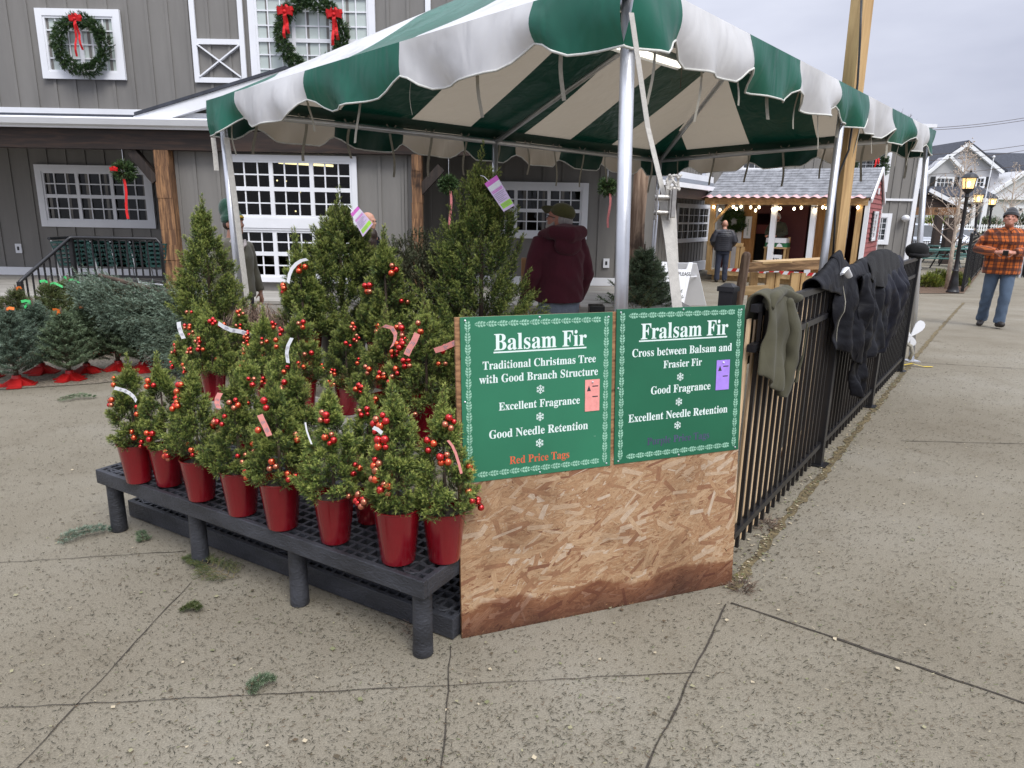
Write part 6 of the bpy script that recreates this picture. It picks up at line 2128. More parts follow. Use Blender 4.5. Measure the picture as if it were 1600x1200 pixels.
m_ = MB(); q = P(1414, 548, 7.5); m_.tube([q + Vector((-0.02, 0, 0.09)), q + Vector((0.04, -0.03, 0.06)), q + Vector((0.07, -0.03, -0.02)), q + Vector((0.05, -0.02, -0.09))], 0.02, 7); m_.build('handle', M['strap_dark'], rt_, smooth=True)

# ================================================================ PEOPLE
def loft(mb, rings, seg=22, p=2.3):
    vs, fs = [], []
    for (c, rx, ry) in rings:
        for k in range(seg):
            t = 2 * PI * k / seg
            ct, st_ = math.cos(t), math.sin(t)
            vs.append((c[0] + rx * math.copysign(abs(ct) ** (2 / p), ct), c[1] + ry * math.copysign(abs(st_) ** (2 / p), st_), c[2]))
    n = len(rings)
    for i in range(n - 1):
        for k in range(seg):
            k2 = (k + 1) % seg
            fs.append((i * seg + k, i * seg + k2, (i + 1) * seg + k2, (i + 1) * seg + k))
    fs.append(tuple(range(seg - 1, -1, -1))); fs.append(tuple((n - 1) * seg + k for k in range(seg)))
    mb.add(vs, fs)
def remeshed(mb, name, m_, parent, vox=0.011, it=4, wr=0.0, seed=0):
    """fuse overlapping closed shapes into one continuous surface"""
    me = mb.mesh('tmp', m_)
    o = bpy.data.objects.new('tmp', me); COL.objects.link(o)
    r_ = o.modifiers.new('r', 'REMESH'); r_.mode = 'VOXEL'; r_.voxel_size = vox; r_.use_smooth_shade = True
    s_ = o.modifiers.new('s', 'SMOOTH'); s_.iterations = it; s_.factor = 0.5
    dg = bpy.context.evaluated_depsgraph_get(); dg.update()
    out = bpy.data.meshes.new_from_object(o.evaluated_get(dg))
    bpy.data.objects.remove(o)
    out.materials.clear(); out.materials.append(m_)
    if wr:
        n = len(out.vertices); co = np.empty(n * 3, dtype=np.float32); out.vertices.foreach_get('co', co); co = co.reshape(-1, 3)
        d = np.empty(n * 3, dtype=np.float32); out.vertices.foreach_get('normal', d); d = d.reshape(-1, 3)
        x, y, z = co[:, 0] + seed, co[:, 1], co[:, 2]
        f = np.sin(z * 42 + 5 * np.sin(x * 11 + y * 9)) * 0.5 + np.sin(z * 25 + x * 33 + 4 * np.sin(y * 13)) * 0.4 + np.sin(x * 48 - z * 19 + 3 * np.sin(z * 9)) * 0.35
        f *= 0.6 + 0.4 * np.sin(x * 7 + z * 6 + y * 8)
        co += d * (f * wr)[:, None]
        out.vertices.foreach_set('co', co.reshape(-1)); out.update()
    out.polygons.foreach_set('use_smooth', [True] * len(out.polygons))
    return link(name, out, parent)
def skin_mat(name, col):
    m, nt, b = nodes(name)
    n = N(nt, 'ShaderNodeTexNoise'); n.inputs['Scale'].default_value = 14; n.inputs['Detail'].default_value = 4
    nt.links.new(coords(nt), n.inputs['Vector'])
    r = ramp(nt, [(0.3, (col[0] * 0.92, col[1] * 0.78, col[2] * 0.74)), (0.7, col)], n.outputs['Fac'])
    nt.links.new(r.outputs[0], b.inputs['Base Color']); b.inputs['Roughness'].default_value = 0.55
    b.inputs['Subsurface Weight'].default_value = 0.15; b.inputs['Subsurface Radius'].default_value = (0.02, 0.008, 0.004)
    return m
M['skin'] = skin_mat('fair_skin', (0.5, 0.28, 0.2))
M['skin_ruddy'] = skin_mat('ruddy_skin', (0.47, 0.23, 0.165))
M['denim'] = cloth_mat('washed_denim', (0.07, 0.105, 0.16), 0.9, 0.3, 0.1, 30)
M['pale_denim'] = cloth_mat('pale_worn_denim', (0.2, 0.24, 0.3), 0.9, 0.3, 0.1, 30)
M['dark_denim'] = cloth_mat('dark_denim', (0.022, 0.028, 0.05), 0.9, 0.3, 0.1, 30)
M['maroon_fleece'] = cloth_mat('maroon_fleece', (0.075, 0.009, 0.02), 0.95, 0.3, 0.1, 14)
M['olive_cap'] = cloth_mat('olive_cotton_cap', (0.07, 0.068, 0.018), 0.9, 0.3, 0.2, 30)
M['shoe'] = cloth_mat('dark_brown_shoe', (0.02, 0.016, 0.014), 0.6, 0.2, 0, 30)
M['grey_hair'] = mat('grey_hair', (0.34, 0.31, 0.29), 0.7, 0.3, 90, 0.4, 120, stretch=(1, 1, 0.3))
M['brown_hair'] = mat('dark_brown_hair', (0.03, 0.017, 0.012), 0.45, 0.4, 60, 0.5, 90, stretch=(1, 1, 0.2))
M['eye'] = mat('dark_eye', (0.02, 0.015, 0.012), 0.2, 0, 1, 0)
M['khaki'] = cloth_mat('olive_tan_jacket', (0.15, 0.14, 0.1), 0.9, 0.3, 0.2, 14)
M['green_knit'] = cloth_mat('bottle_green_knit', (0.008, 0.06, 0.034), 0.95, 0.25, 0.3, 70)
M['charcoal_knit'] = cloth_mat('charcoal_knit', (0.032, 0.033, 0.038), 0.95, 0.25, 0.3, 90)
M['cream_knit'] = cloth_mat('cream_knit', (0.55, 0.48, 0.44), 0.95, 0.25, 0.3, 90)
M['puffer'] = cloth_mat('slate_puffer_shell', (0.026, 0.027, 0.035), 0.4, 0.3, 0.0, 18)
M['forest_jacket'] = cloth_mat('forest_green_jacket', (0.04, 0.042, 0.026), 0.9, 0.3, 0.1, 18)
def plaid():
    m, nt, b = nodes('orange_black_plaid_flannel')
    tc_ = N(nt, 'ShaderNodeTexCoord'); sx = N(nt, 'ShaderNodeSeparateXYZ'); nt.links.new(tc_.outputs['Object'], sx.inputs[0])
    nn = N(nt, 'ShaderNodeTexNoise'); nn.inputs['Scale'].default_value = 7; nt.links.new(tc_.outputs['Object'], nn.inputs['Vector'])
    def band(sock, period, lo, hi, off):
        a = N(nt, 'ShaderNodeMath', operation='MULTIPLY_ADD'); a.inputs[1].default_value = 1 / period; a.inputs[2].default_value = off + 40
        w_ = N(nt, 'ShaderNodeMath', operation='MULTIPLY_ADD'); w_.inputs[1].default_value = 0.02; nt.links.new(nn.outputs['Fac'], w_.inputs[0]); nt.links.new(sock, w_.inputs[2])
        nt.links.new(w_.outputs[0], a.inputs[0])
        f = N(nt, 'ShaderNodeMath', operation='FRACT'); nt.links.new(a.outputs[0], f.inputs[0])
        g1 = N(nt, 'ShaderNodeMath', operation='GREATER_THAN'); g1.inputs[1].default_value = lo; nt.links.new(f.outputs[0], g1.inputs[0])
        g2 = N(nt, 'ShaderNodeMath', operation='LESS_THAN'); g2.inputs[1].default_value = hi; nt.links.new(f.outputs[0], g2.inputs[0])
        m2 = N(nt, 'ShaderNodeMath', operation='MULTIPLY'); nt.links.new(g1.outputs[0], m2.inputs[0]); nt.links.new(g2.outputs[0], m2.inputs[1])
        return m2.outputs[0]
    xs = N(nt, 'ShaderNodeMath', operation='MULTIPLY_ADD'); xs.inputs[1].default_value = 0.8; nt.links.new(sx.outputs[1], xs.inputs[0]); nt.links.new(sx.outputs[0], xs.inputs[2])
    cur = None
    base = N(nt, 'ShaderNodeRGB'); base.outputs[0].default_value = (0.52, 0.12, 0.016, 1); cur = base.outputs[0]
    for sock, per, lo, hi, off, col, k in ((xs.outputs[0], 0.115, 0.0, 0.38, 0, (0.055, 0.016, 0.012), 0.78), (sx.outputs[2], 0.125, 0.0, 0.36, 0.1, (0.055, 0.016, 0.012), 0.78),
                                          (xs.outputs[0], 0.115, 0.64, 0.72, 0, (0.03, 0.01, 0.01), 0.75), (sx.outputs[2], 0.125, 0.64, 0.71, 0.1, (0.03, 0.01, 0.01), 0.75)):
        f = band(sock, per, lo, hi, off)
        mk = N(nt, 'ShaderNodeMath', operation='MULTIPLY'); mk.inputs[1].default_value = k; nt.links.new(f, mk.inputs[0])
        mx_ = N(nt, 'ShaderNodeMixRGB'); nt.links.new(mk.outputs[0], mx_.inputs['Fac']); nt.links.new(cur, mx_.inputs[1]); mx_.inputs[2].default_value = (*col, 1); cur = mx_.outputs[0]
    nt.links.new(cur, b.inputs['Base Color']); b.inputs['Roughness'].default_value = 0.9; b.inputs['Sheen Weight'].default_value = 0.2
    n2 = N(nt, 'ShaderNodeTexNoise'); n2.inputs['Scale'].default_value = 14; n2.inputs['Distortion'].default_value = 1; nt.links.new(tc_.outputs['Object'], n2.inputs['Vector'])
    bumpy(nt, b, n2.outputs['Fac'], 0.4, 0.02)
    return m
M['plaid'] = plaid()

def hand(mb, w, d, n, curl=0.5, side=1, s=1.0):
    """palm, four unequal bent fingers and a thumb that leaves the side of the palm; w wrist, d forward, n back-of-hand normal"""
    w, d = Vector(w), Vector(d).normalized(); n = (Vector(n) - d * Vector(n).dot(d)).normalized(); r_ = d.cross(n) * side
    mb.tube([w - d * 0.02, w + d * 0.02 * s, w + d * 0.055 * s, w + d * 0.088 * s], [0.026 * s, 0.034 * s, 0.041 * s, 0.036 * s], 12, True, 0.5)
    for k, (o, L) in enumerate(((-0.028, 0.068), (-0.01, 0.078), (0.009, 0.072), (0.027, 0.056))):
        b = w + d * 0.082 * s + r_ * o * s
        p1 = b + (d - n * curl * 0.5).normalized() * L * 0.45 * s
        p2 = p1 + (d * (1 - curl * 0.6) - n * curl * 1.2).normalized() * L * 0.32 * s
        p3 = p2 + (d * (1 - curl * 1.1) - n * curl * 1.7).normalized() * L * 0.26 * s
        mb.tube([b - d * 0.012, b, p1, p2, p3], [0.0095 * s, 0.0095 * s, 0.0088 * s, 0.008 * s, 0.0066 * s], 8)
    b = w + d * 0.028 * s - r_ * 0.034 * s
    p1 = b + (d * 0.6 - r_ * 0.75 - n * 0.3 * curl).normalized() * 0.036 * s
    p2 = p1 + (d * 0.9 - r_ * 0.15 - n * 0.5 * curl).normalized() * 0.03 * s
    mb.tube([b + r_ * 0.015 * s, b, p1, p2], [0.013 * s, 0.0125 * s, 0.0105 * s, 0.008 * s], 8)
def person(label, loc, rz, hgt=1.75, head=(0, 0, 1.62), yaw=0, pitch=0, el=None, wr=None, hands=None, kn=None, an=None, feet=None, lean=(0, 0),
           top='khaki', legs='denim', skin='skin', vox=0.011, wid=1.0, topw=0.004, hem=0.86, puff=0.0, hips=None, curl=0.5, toe=None, foot_z=(0.0, 0.0)):
    """figure facing -y before it is turned by rz; returns (root, head matrix)"""
    t = empty('person', (0, 0, 0), label, 'person')
    lx, ly = lean
    el = el or ((-0.25, 0.03, 1.14), (0.25, 0.03, 1.14)); wr = wr or ((-0.27, -0.05, 0.9), (0.27, -0.05, 0.9))
    hands = hands or (((0, -0.1, -1), (-1, 0, 0)), ((0, -0.1, -1), (1, 0, 0)))
    kn = kn or ((-0.1, -0.01, 0.5), (0.1, -0.01, 0.5)); an = an or ((-0.105, 0.02, 0.085), (0.105, 0.02, 0.085))
    hips = hips or ((-0.09, 0.0, 0.9), (0.09, 0.0, 0.9)); toe = toe or ((-0.02, -1, -0.0), (0.02, -1, 0))
    sh = ((-0.175 * wid + lx, ly, 1.405), (0.175 * wid + lx, ly, 1.405))
    hc = Vector(head)
    HM = Matrix.Rotation(yaw, 3, 'Z') @ Matrix.Rotation(-pitch, 3, 'X')
    hp = lambda x, y, z: hc + HM @ Vector((x, y, z))
    b = MB()
    # head: skull, face, jaw, nose, brow, ears
    b.ell(hp(0, 0.012, 0.03), (0.076, 0.098, 0.092), 18, 12, HM)
    b.ell(hp(0, -0.022, -0.03), (0.064, 0.072, 0.085), 16, 10, HM)
    b.ell(hp(0, -0.05, -0.085), (0.044, 0.04, 0.034), 14, 8, HM)
    b.ell(hp(0, -0.092, -0.018), (0.0135, 0.022, 0.026), 10, 7, HM); b.ell(hp(0, -0.104, -0.032), (0.016, 0.016, 0.012), 10, 7, HM)
    b.ell(hp(0, -0.08, 0.022), (0.052, 0.022, 0.014), 12, 7, HM)
    b.ell(hp(0, -0.086, -0.062), (0.024, 0.014, 0.008), 10, 6, HM); b.ell(hp(0, -0.084, -0.074), (0.02, 0.013, 0.008), 10, 6, HM)
    for s in (-1, 1):
        b.ell(hp(s * 0.077, 0.012, -0.012), (0.012, 0.022, 0.034), 10, 7, HM)
        b.ell(hp(s * 0.045, -0.066, -0.02), (0.025, 0.02, 0.022), 10, 7, HM)
    b.tube([hp(0, 0.02, -0.06), Vector((hc.x * 0.6 + lx * 0.4, (hc.y + 0.03) * 0.6 + ly * 0.4, 1.49)), Vector((lx, ly + 0.01, 1.4))], [0.056, 0.058, 0.075], 14)
    loft(b, [((lx * 0.1, 0.0, 0.86), 0.155 * wid, 0.1), ((lx * 0.2, ly * 0.2, 0.96), 0.16 * wid, 0.105), ((lx * 0.45, ly * 0.45, 1.1), 0.15 * wid, 0.1), ((lx * 0.8, ly * 0.8, 1.28), 0.17 * wid, 0.11), ((lx, ly, 1.4), 0.15 * wid, 0.085), ((lx, ly, 1.44), 0.07, 0.06)])
    for k, s in ((0, -1), (1, 1)):
        b.tube([sh[k], Vector(sh[k]).lerp(Vector(el[k]), 0.5), el[k], Vector(el[k]).lerp(Vector(wr[k]), 0.4), wr[k]], [0.052, 0.048, 0.04, 0.04, 0.026], 12)
        hand(b, wr[k], hands[k][0], hands[k][1], curl, s)
        b.tube([hips[k], Vector(hips[k]).lerp(Vector(kn[k]), 0.5), kn[k], Vector(kn[k]).lerp(Vector(an[k]), 0.35), an[k]], [0.085, 0.075, 0.055, 0.055, 0.038], 14)
        a_ = Vector(an[k]); td = Vector(toe[k]).normalized()
        b.tube([a_ - td * 0.04 + Vector((0, 0, -0.045)), a_ + Vector((0, 0, -0.04)), a_ + td * 0.12 + Vector((0, 0, -0.055))], [0.03, 0.036, 0.03], 10)
    body = remeshed(b, 'body', M[skin], t, vox, 3)
    # eyes and brows
    e = MB()
    for s in (-1, 1): e.ell(hp(s * 0.03, -0.081, 0.002), (0.011, 0.008, 0.006), 10, 6, HM)
    e.build('eyes', M['eye'], body, smooth=True)
    # trousers
    q = MB()
    loft(q, [((0, 0.005, 0.8), 0.175 * wid, 0.125), ((lx * 0.15, ly * 0.1, 0.92), 0.178 * wid, 0.128), ((lx * 0.25, ly * 0.25, 1.02), 0.17 * wid, 0.12)])
    for k in (0, 1):
        h_ = Vector(hips[k]); k_ = Vector(kn[k]); a_ = Vector(an[k])
        q.tube([h_ + Vector((0, 0, 0.02)), h_.lerp(k_, 0.5), k_, k_.lerp(a_, 0.5), a_ + Vector((0, 0.0, -0.02))], [0.098, 0.092, 0.078, 0.074, 0.076], 16)
    remeshed(q, 'trousers', M[legs], t, vox, 4, 0.005, 1)
    # jacket
    q = MB()
    w2 = 0.03 + puff
    loft(q, [((lx * 0.1, 0, hem), 0.168 * wid + w2, 0.122 + w2), ((lx * 0.2, ly * 0.2, 0.98), 0.17 * wid + w2, 0.122 + w2), ((lx * 0.45, ly * 0.45, 1.1), 0.165 * wid + w2, 0.115 + w2), ((lx * 0.8, ly * 0.8, 1.28), 0.178 * wid + w2, 0.12 + w2), ((lx, ly, 1.39), 0.158 * wid + w2 * 0.8, 0.095 + w2 * 0.7), ((lx, ly, 1.45), 0.1, 0.085), ((lx, ly, 1.475), 0.072, 0.07)])
    for k in (0, 1):
        q.tube([Vector((sh[k][0] * 0.35 + lx * 0.65, sh[k][1] + 0.005, 1.415)), Vector(sh[k]) + Vector((0, 0, -0.03)), Vector(sh[k]).lerp(Vector(el[k]), 0.5), el[k], Vector(el[k]).lerp(Vector(wr[k]), 0.5), Vector(el[k]).lerp(Vector(wr[k]), 0.96)], [0.05 + puff * 0.5, 0.072 + puff, 0.07 + puff, 0.062 + puff, 0.056 + puff, 0.048 + puff * 0.6], 16)
    remeshed(q, 'jacket', M[top], t, vox, 4, topw, 2)
    for k in (0, 1):
        sh_ = MB(); a_ = Vector(an[k]); td = Vector(toe[k]).normalized()
        sh_.tube([a_ - td * 0.06 + Vector((0, 0, -0.04)), a_ + Vector((0, 0, -0.03)), a_ + td * 0.08 + Vector((0, 0, -0.045)), a_ + td * 0.16 + Vector((0, 0, -0.055)), a_ + td * 0.19 + Vector((0, 0, -0.058))], [0.036, 0.046, 0.045, 0.04, 0.025], 14, True)
        sh_.v = [(x, y, max(z, an[k][2] - 0.085)) for x, y, z in sh_.v]
        sh_.build('shoe', M['shoe'], t, smooth=True)
    t['_s'] = hgt / 1.75
    def place():
        t.location = loc; t.rotation_euler = (0, 0, rz); t.scale = (hgt / 1.75,) * 3
        del t['_s']
    return t, hp, HM, place
def beanie(t, hp, HM, m_, up=0.1, slouch=0.0, cuff=True):
    q = MB(); q.ell(hp(0, 0.012, 0.055), (0.087, 0.107, 0.085 + up * 0.35), 20, 12, HM)
    if slouch: q.ell(hp(0, 0.06, 0.1 + slouch * 0.5), (0.07, 0.09, 0.07 + slouch * 0.4), 16, 10, HM)
    if cuff:
        pts = [hp(0.089 * math.sin(2 * PI * k / 24), 0.012 - 0.109 * math.cos(2 * PI * k / 24), 0.045) for k in range(25)]
        for z in (-0.012, 0.006, 0.024): q.tube([p + HM @ Vector((0, 0, z)) for p in pts], 0.012, 8, True)
    # open towards the face: keep only what lies above the brow
    o = remeshed(q, 'knit_hat', M[m_], t, 0.009, 2)
    me = o.data
    inv = HM.transposed(); c = hp(0, 0, 0)
    bm_ = bmesh.new(); bm_.from_mesh(me)
    kill = [v for v in bm_.verts if (inv @ (v.co - c)).z < 0.028 - 0.05 * max(0.0, min(1, ((inv @ (v.co - c)).y + 0.02) / 0.08))]
    bmesh.ops.delete(bm_, geom=kill, context='VERTS'); bm_.to_mesh(me); bm_.free()
    sm = o.modifiers.new('thickness', 'SOLIDIFY'); sm.thickness = 0.006
    return o
def hair(t, hp, HM, m_, kind):
    q = MB()
    if kind == 'fringe':       # hair round the sides and back only
        q.ell(hp(0, 0.03, 0.0), (0.083, 0.092, 0.07), 18, 10, HM)
    elif kind == 'short':
        q.ell(hp(0, 0.022, 0.045), (0.083, 0.1, 0.088), 18, 10, HM)
    elif kind == 'long':
        q.ell(hp(0, 0.025, 0.035), (0.09, 0.11, 0.1), 18, 10, HM)
        q.tube([hp(0, 0.05, 0.05), hp(0, 0.085, -0.06), hp(0, 0.09, -0.18), hp(0.01, 0.085, -0.3)], [0.09, 0.095, 0.085, 0.05], 16, True, 0.6)
    o = remeshed(q, 'hair', M[m_], t, 0.01, 2, 0.003)
    if kind != 'long':
        bm_ = bmesh.new(); bm_.from_mesh(o.data); inv = HM.transposed(); c = hp(0, 0, 0)
        kill = []
        for v in bm_.verts:
            q_ = inv @ (v.co - c)
            if q_.y < (-0.055 if kind == 'short' and q_.z > 0.06 else -0.03): kill.append(v)
            elif kind == 'fringe' and q_.z > 0.06: kill.append(v)
        bmesh.ops.delete(bm_, geom=kill, context='VERTS'); bm_.to_mesh(o.data); bm_.free()
    return o
def beard(t, hp, HM, m_):
    q = MB(); q.ell(hp(0, -0.055, -0.085), (0.05, 0.048, 0.042), 14, 9, HM)
    for s in (-1, 1): q.tube([hp(s * 0.07, 0.0, -0.03), hp(s * 0.062, -0.03, -0.07), hp(s * 0.03, -0.07, -0.1)], [0.014, 0.02, 0.02], 8)
    q.tube([hp(-0.03, -0.09, -0.062), hp(0, -0.1, -0.05), hp(0.03, -0.09, -0.062)], 0.009, 8)
    return remeshed(q, 'beard', M[m_], t, 0.008, 2)

# man in the maroon hoodie, seen from behind, looking down to the left
t, hp, HM, place = person('man in maroon hooded sweatshirt, olive cap and glasses, back turned, under the tent', Vector((P(876, 400, 5.6).x, 5.6, 0)), R(180 + 25), 1.68,
    head=(-0.03, -0.1, 1.575), yaw=R(38) * 1, pitch=R(14), lean=(0, -0.035), wid=1.0, top='maroon_fleece', legs='pale_denim', skin='skin_ruddy', topw=0.005, hem=0.9, puff=0.01, vox=0.01,
    el=((-0.255, -0.01, 1.12), (0.255, -0.01, 1.12)), wr=((-0.25, -0.13, 0.89), (0.25, -0.13, 0.89)), curl=0.7)
q = MB(); q.ell(hp(0, 0.02, 0.06), (0.09, 0.108, 0.075), 20, 12, HM)
q.tube([hp(0, -0.06, 0.05), hp(0, -0.12, 0.045), hp(0, -0.165, 0.025)], [0.07, 0.068, 0.05], 16, True, 0.12)
o = remeshed(q, 'cap', M['olive_cap'], t, 0.008, 2)
bm_ = bmesh.new(); bm_.from_mesh(o.data); inv = HM.transposed(); c = hp(0, 0, 0)
bmesh.ops.delete(bm_, geom=[v for v in bm_.verts if (inv @ (v.co - c)).z < 0.02 and (inv @ (v.co - c)).y > -0.08], context='VERTS'); bm_.to_mesh(o.data); bm_.free()
o.modifiers.new('thickness', 'SOLIDIFY').thickness = 0.005
hair(t, hp, HM, 'grey_hair', 'fringe'); beard(t, hp, HM, 'grey_hair')
q = MB()
for s in (-1, 1):
    q.tube([hp(s * 0.08, 0.01, 0.005), hp(s * 0.066, -0.088, 0.004), hp(s * 0.015, -0.1, 0.004)], 0.003, 6)
    q.tube([hp(s * 0.035 + 0.022 * math.cos(k * PI / 6), -0.1, -0.006 + 0.018 * math.sin(k * PI / 6)) for k in range(13)], 0.0022, 5)
q.build('glasses', M['black_plastic'], t)
q = MB()
q.tube([(-0.16, -0.07, 1.44), (-0.13, 0.09, 1.47), (0.0, 0.15, 1.45), (0.13, 0.09, 1.47), (0.16, -0.07, 1.44)], [0.035, 0.06, 0.07, 0.06, 0.035], 14)
q.ell((0, 0.12, 1.37), (0.13, 0.05, 0.09)); q.ell((0, 0.06, 1.48), (0.12, 0.1, 0.06))
remeshed(q, 'hood', M['maroon_fleece'], t, 0.01, 4, 0.004, 3)
place()
# young person in a green knit hat behind the left pole
t, hp, HM, place = person('person in bottle green knit hat and olive jacket behind the left tent pole', Vector((P(366, 400, 6.35).x, 6.35, 0)), R(62), 1.53, yaw=R(8), pitch=R(6), top='khaki', legs='dark_denim', head=(0, -0.03, 1.615))
beanie(t, hp, HM, 'green_knit', 0.14, 0.1); hair(t, hp, HM, 'brown_hair', 'fringe')
q = MB(); q.tube([hp(-0.03, -0.1, 0.055), hp(0.0, -0.106, 0.06), hp(0.03, -0.1, 0.055)], 0.014, 8); q.build('hat_badge', mat('yellow_patch', (0.6, 0.4, 0.04), 0.8), t)
q = MB(); q.tube([(-0.09, -0.06, 1.45), (-0.03, -0.13, 1.4), (0.02, -0.13, 1.37)], [0.02, 0.03, 0.02], 8, True, 0.4); q.tube([(0.09, -0.06, 1.45), (0.03, -0.13, 1.4), (-0.01, -0.13, 1.37)], [0.02, 0.03, 0.02], 8, True, 0.4)
q.build('collar', M['cream_knit'], t, smooth=True)
place()
# balding man and dark-haired woman behind the broad spruce
t, hp, HM, place = person('balding man facing right behind the broad dark spruce', Vector((P(576, 350, 8.3).x, 8.3, 0)), R(75), 1.54, top='navy_nylon', legs='dark_denim', skin='skin')
hair(t, hp, HM, 'brown_hair', 'fringe')
q = MB(); q.tube([hp(0.08, 0.01, 0.005), hp(0.066, -0.088, 0.004), hp(-0.015, -0.104, 0.004)], 0.004, 6); q.build('glasses', M['black_plastic'], t)
place()
t, hp, HM, place = person('person with long dark brown hair seen from behind, beside the balding man', Vector((P(581, 385, 7.9).x, 7.9, 0)), R(185), 1.36, top='navy_nylon', legs='dark_denim')
hair(t, hp, HM, 'brown_hair', 'long'); place()
# customer at the red shed, from behind
cg = G(1125, 441)
t, hp, HM, place = person('bald man in slate puffer jacket and dark jeans standing at the red shed, back turned', Vector((cg.x, cg.y, GZ(cg.y))), R(180 - 12), 1.77, top='puffer', legs='dark_denim', puff=0.028, head=(0, -0.05, 1.6), pitch=R(18), hem=0.88,
    el=((-0.3, 0.03, 1.16), (0.3, 0.03, 1.16)), wr=((-0.22, -0.2, 1.0), (0.22, -0.2, 1.0)), wid=1.1, topw=0.0)
place()
j = kids(t)
# quilting lines across the puffer
q = MB()
for k in range(10):
    z = 0.92 + 0.055 * k
    q.tube([( (0.232 if z < 1.3 else 0.22) * math.cos(a_), 0.182 * math.sin(a_) , z) for a_ in np.linspace(0, 2 * PI, 25)], 0.005, 5)
o = q.build('quilting', M['black_nylon'], None); o.parent = t
# man in plaid walking with his phone
og = G(1548, 511)
t, hp, HM, place = person('man in orange and black plaid shirt and grey knit hat, looking at a phone', Vector((og.x, og.y, GZ(og.y))), R(33) * -1, 1.8, head=(-0.005, -0.085, 1.59), pitch=R(20), yaw=R(-6), top='plaid', legs='denim', skin='skin_ruddy', vox=0.008, wid=1.16, puff=0.014, topw=0.006, hem=0.8,
    el=((-0.335, -0.02, 1.15), (0.335, -0.02, 1.15)), wr=((-0.105, -0.29, 1.12), (0.105, -0.29, 1.12)), hands=(((0.85, -0.5, 0.1), (-0.5, -0.7, 0.2)), ((-0.85, -0.5, 0.1), (0.5, -0.7, 0.2))), curl=0.75,
    hips=((-0.09, 0, 0.88), (0.09, 0, 0.88)), kn=((-0.115, 0.03, 0.49), (0.1, -0.1, 0.5)), an=((-0.13, 0.16, 0.1), (0.085, -0.1, 0.1)), toe=((-0.15, -1, -0.15), (0.25, -1, 0.22)), lean=(0, -0.02))
beanie(t, hp, HM, 'charcoal_knit', 0.12)
q = MB(); q.obox((-0.034, -0.34, 1.085), (0.068, 0, 0), (0, -0.105, 0.07), (0, -0.005, -0.008)); o = q.build('phone', M['black_plastic'], None); o.parent = t
q = MB()
for s in (-1, 1):
    q.obox((s * 0.085 - 0.055, -0.178, 1.23), (0.11, 0, 0), (0, -0.004, 0.035), (0, -0.006, 0))
    q.tube([(s * 0.075, -0.04, 1.475), (s * 0.06, -0.1, 1.45), (s * 0.02, -0.13, 1.42), (s * 0.05, -0.15, 1.39)], [0.014, 0.02, 0.018, 0.006], 8, True, 0.4)
o = q.build('collar', M['plaid'], None, smooth=False); o.parent = t
place()
# ================================================================ RED VENDOR SHED
def siding_mat(name, col):
    m = mat(name, col, 0.7, 0.12, 3, 0.1, 60); return m
M['shed_red'] = siding_mat('pink_red_clapboard', (0.3, 0.085, 0.08))
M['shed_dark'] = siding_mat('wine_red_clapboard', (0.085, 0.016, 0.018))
M['pine'] = wood('orange_pine_board', (0.36, 0.17, 0.05), (0.5, 0.27, 0.1), 'Z', 0.4, 0.65, knots=0.3)
M['pink_roof'] = mat('pink_corrugated_sheet', (0.62, 0.36, 0.36), 0.5, 0.1, 4, 0)
M['black_fabric'] = cloth_mat('black_apron_cloth', (0.01, 0.01, 0.011), 0.9)
SA, SB = G(1104, 437), G(1338, 452)
SA = Vector((SA.x, SA.y, 0)); SB = Vector((SB.x, SB.y, 0))
SZ = -0.25
sd = (SB - SA).normalized(); sn = Vector((sd.y, -sd.x, 0)); 
if sn.y > 0: sn = -sn
SL = (SB - SA).length
def sp(u, v, z):                       # u along the front, v back from the porch edge, z above the ground there
    return SA + sd * u - sn * v + Vector((0, 0, SZ + z))
def su(px, v=0.0, z=1.2):
    lo, hi = -2.0, SL + 3
    for _ in range(40):
        m_ = (lo + hi) / 2
        if proj(sp(m_, v, z))[0] > px: hi = m_
        else: lo = m_
    return m_
def zat(px, py, v=0.0):
    u = su(px, v); lo, hi = -1, 8
    for _ in range(40):
        m_ = (lo + hi) / 2
        if proj(sp(u, v, m_))[1] < py: hi = m_
        else: lo = m_
    return m_
shed = empty('vendor_shed', tuple(sp(SL / 2, 1.5, 0)), 'small red clapboard vendor shed with grey shingle roof, open timber porch and string lights', 'shed')
PD = 1.1; SD = 2.9                      # porch depth, total depth
zb = zat(1110, 318); zr = zat(1345, 303)
DKZ = 0.28
EV = zat(1160, 303, PD * 0.3)
def sbox(mb, u0, u1, v0, v1, z0, z1):
    mb.obox(sp(u0, v1, z0), sd * (u1 - u0), sn * (v1 - v0), Vector((0, 0, z1 - z0)))
m_ = MB(); sbox(m_, 0, SL, 0, SD, DKZ - 0.12, DKZ); sbox(m_, 0.1, SL - 0.1, 0.15, SD, 0, DKZ - 0.125); m_.build('deck', M['lumber_x'], shed)
m_ = MB()
for px in (1110, 1205, 1266):
    u = su(px, 0.05); 
    p_ = MB(); sbox(p_, u - 0.07, u + 0.07, 0.02, 0.16, DKZ, zb - 0.02); p_.build('porch_post', M['lumber'] if px == 1110 else M['white'], shed)
u = SL - 0.09; p_ = MB(); sbox(p_, u - 0.16, u - 0.02, 0.02, 0.16, DKZ, zb - 0.02); p_.build('porch_post', M['lumber'], shed)
m_ = MB(); sbox(m_, -0.25, SL, 0.0, 0.12, zb - 0.02, zb + 0.16); m_.build('porch_beam', M['lumber_x'], shed)
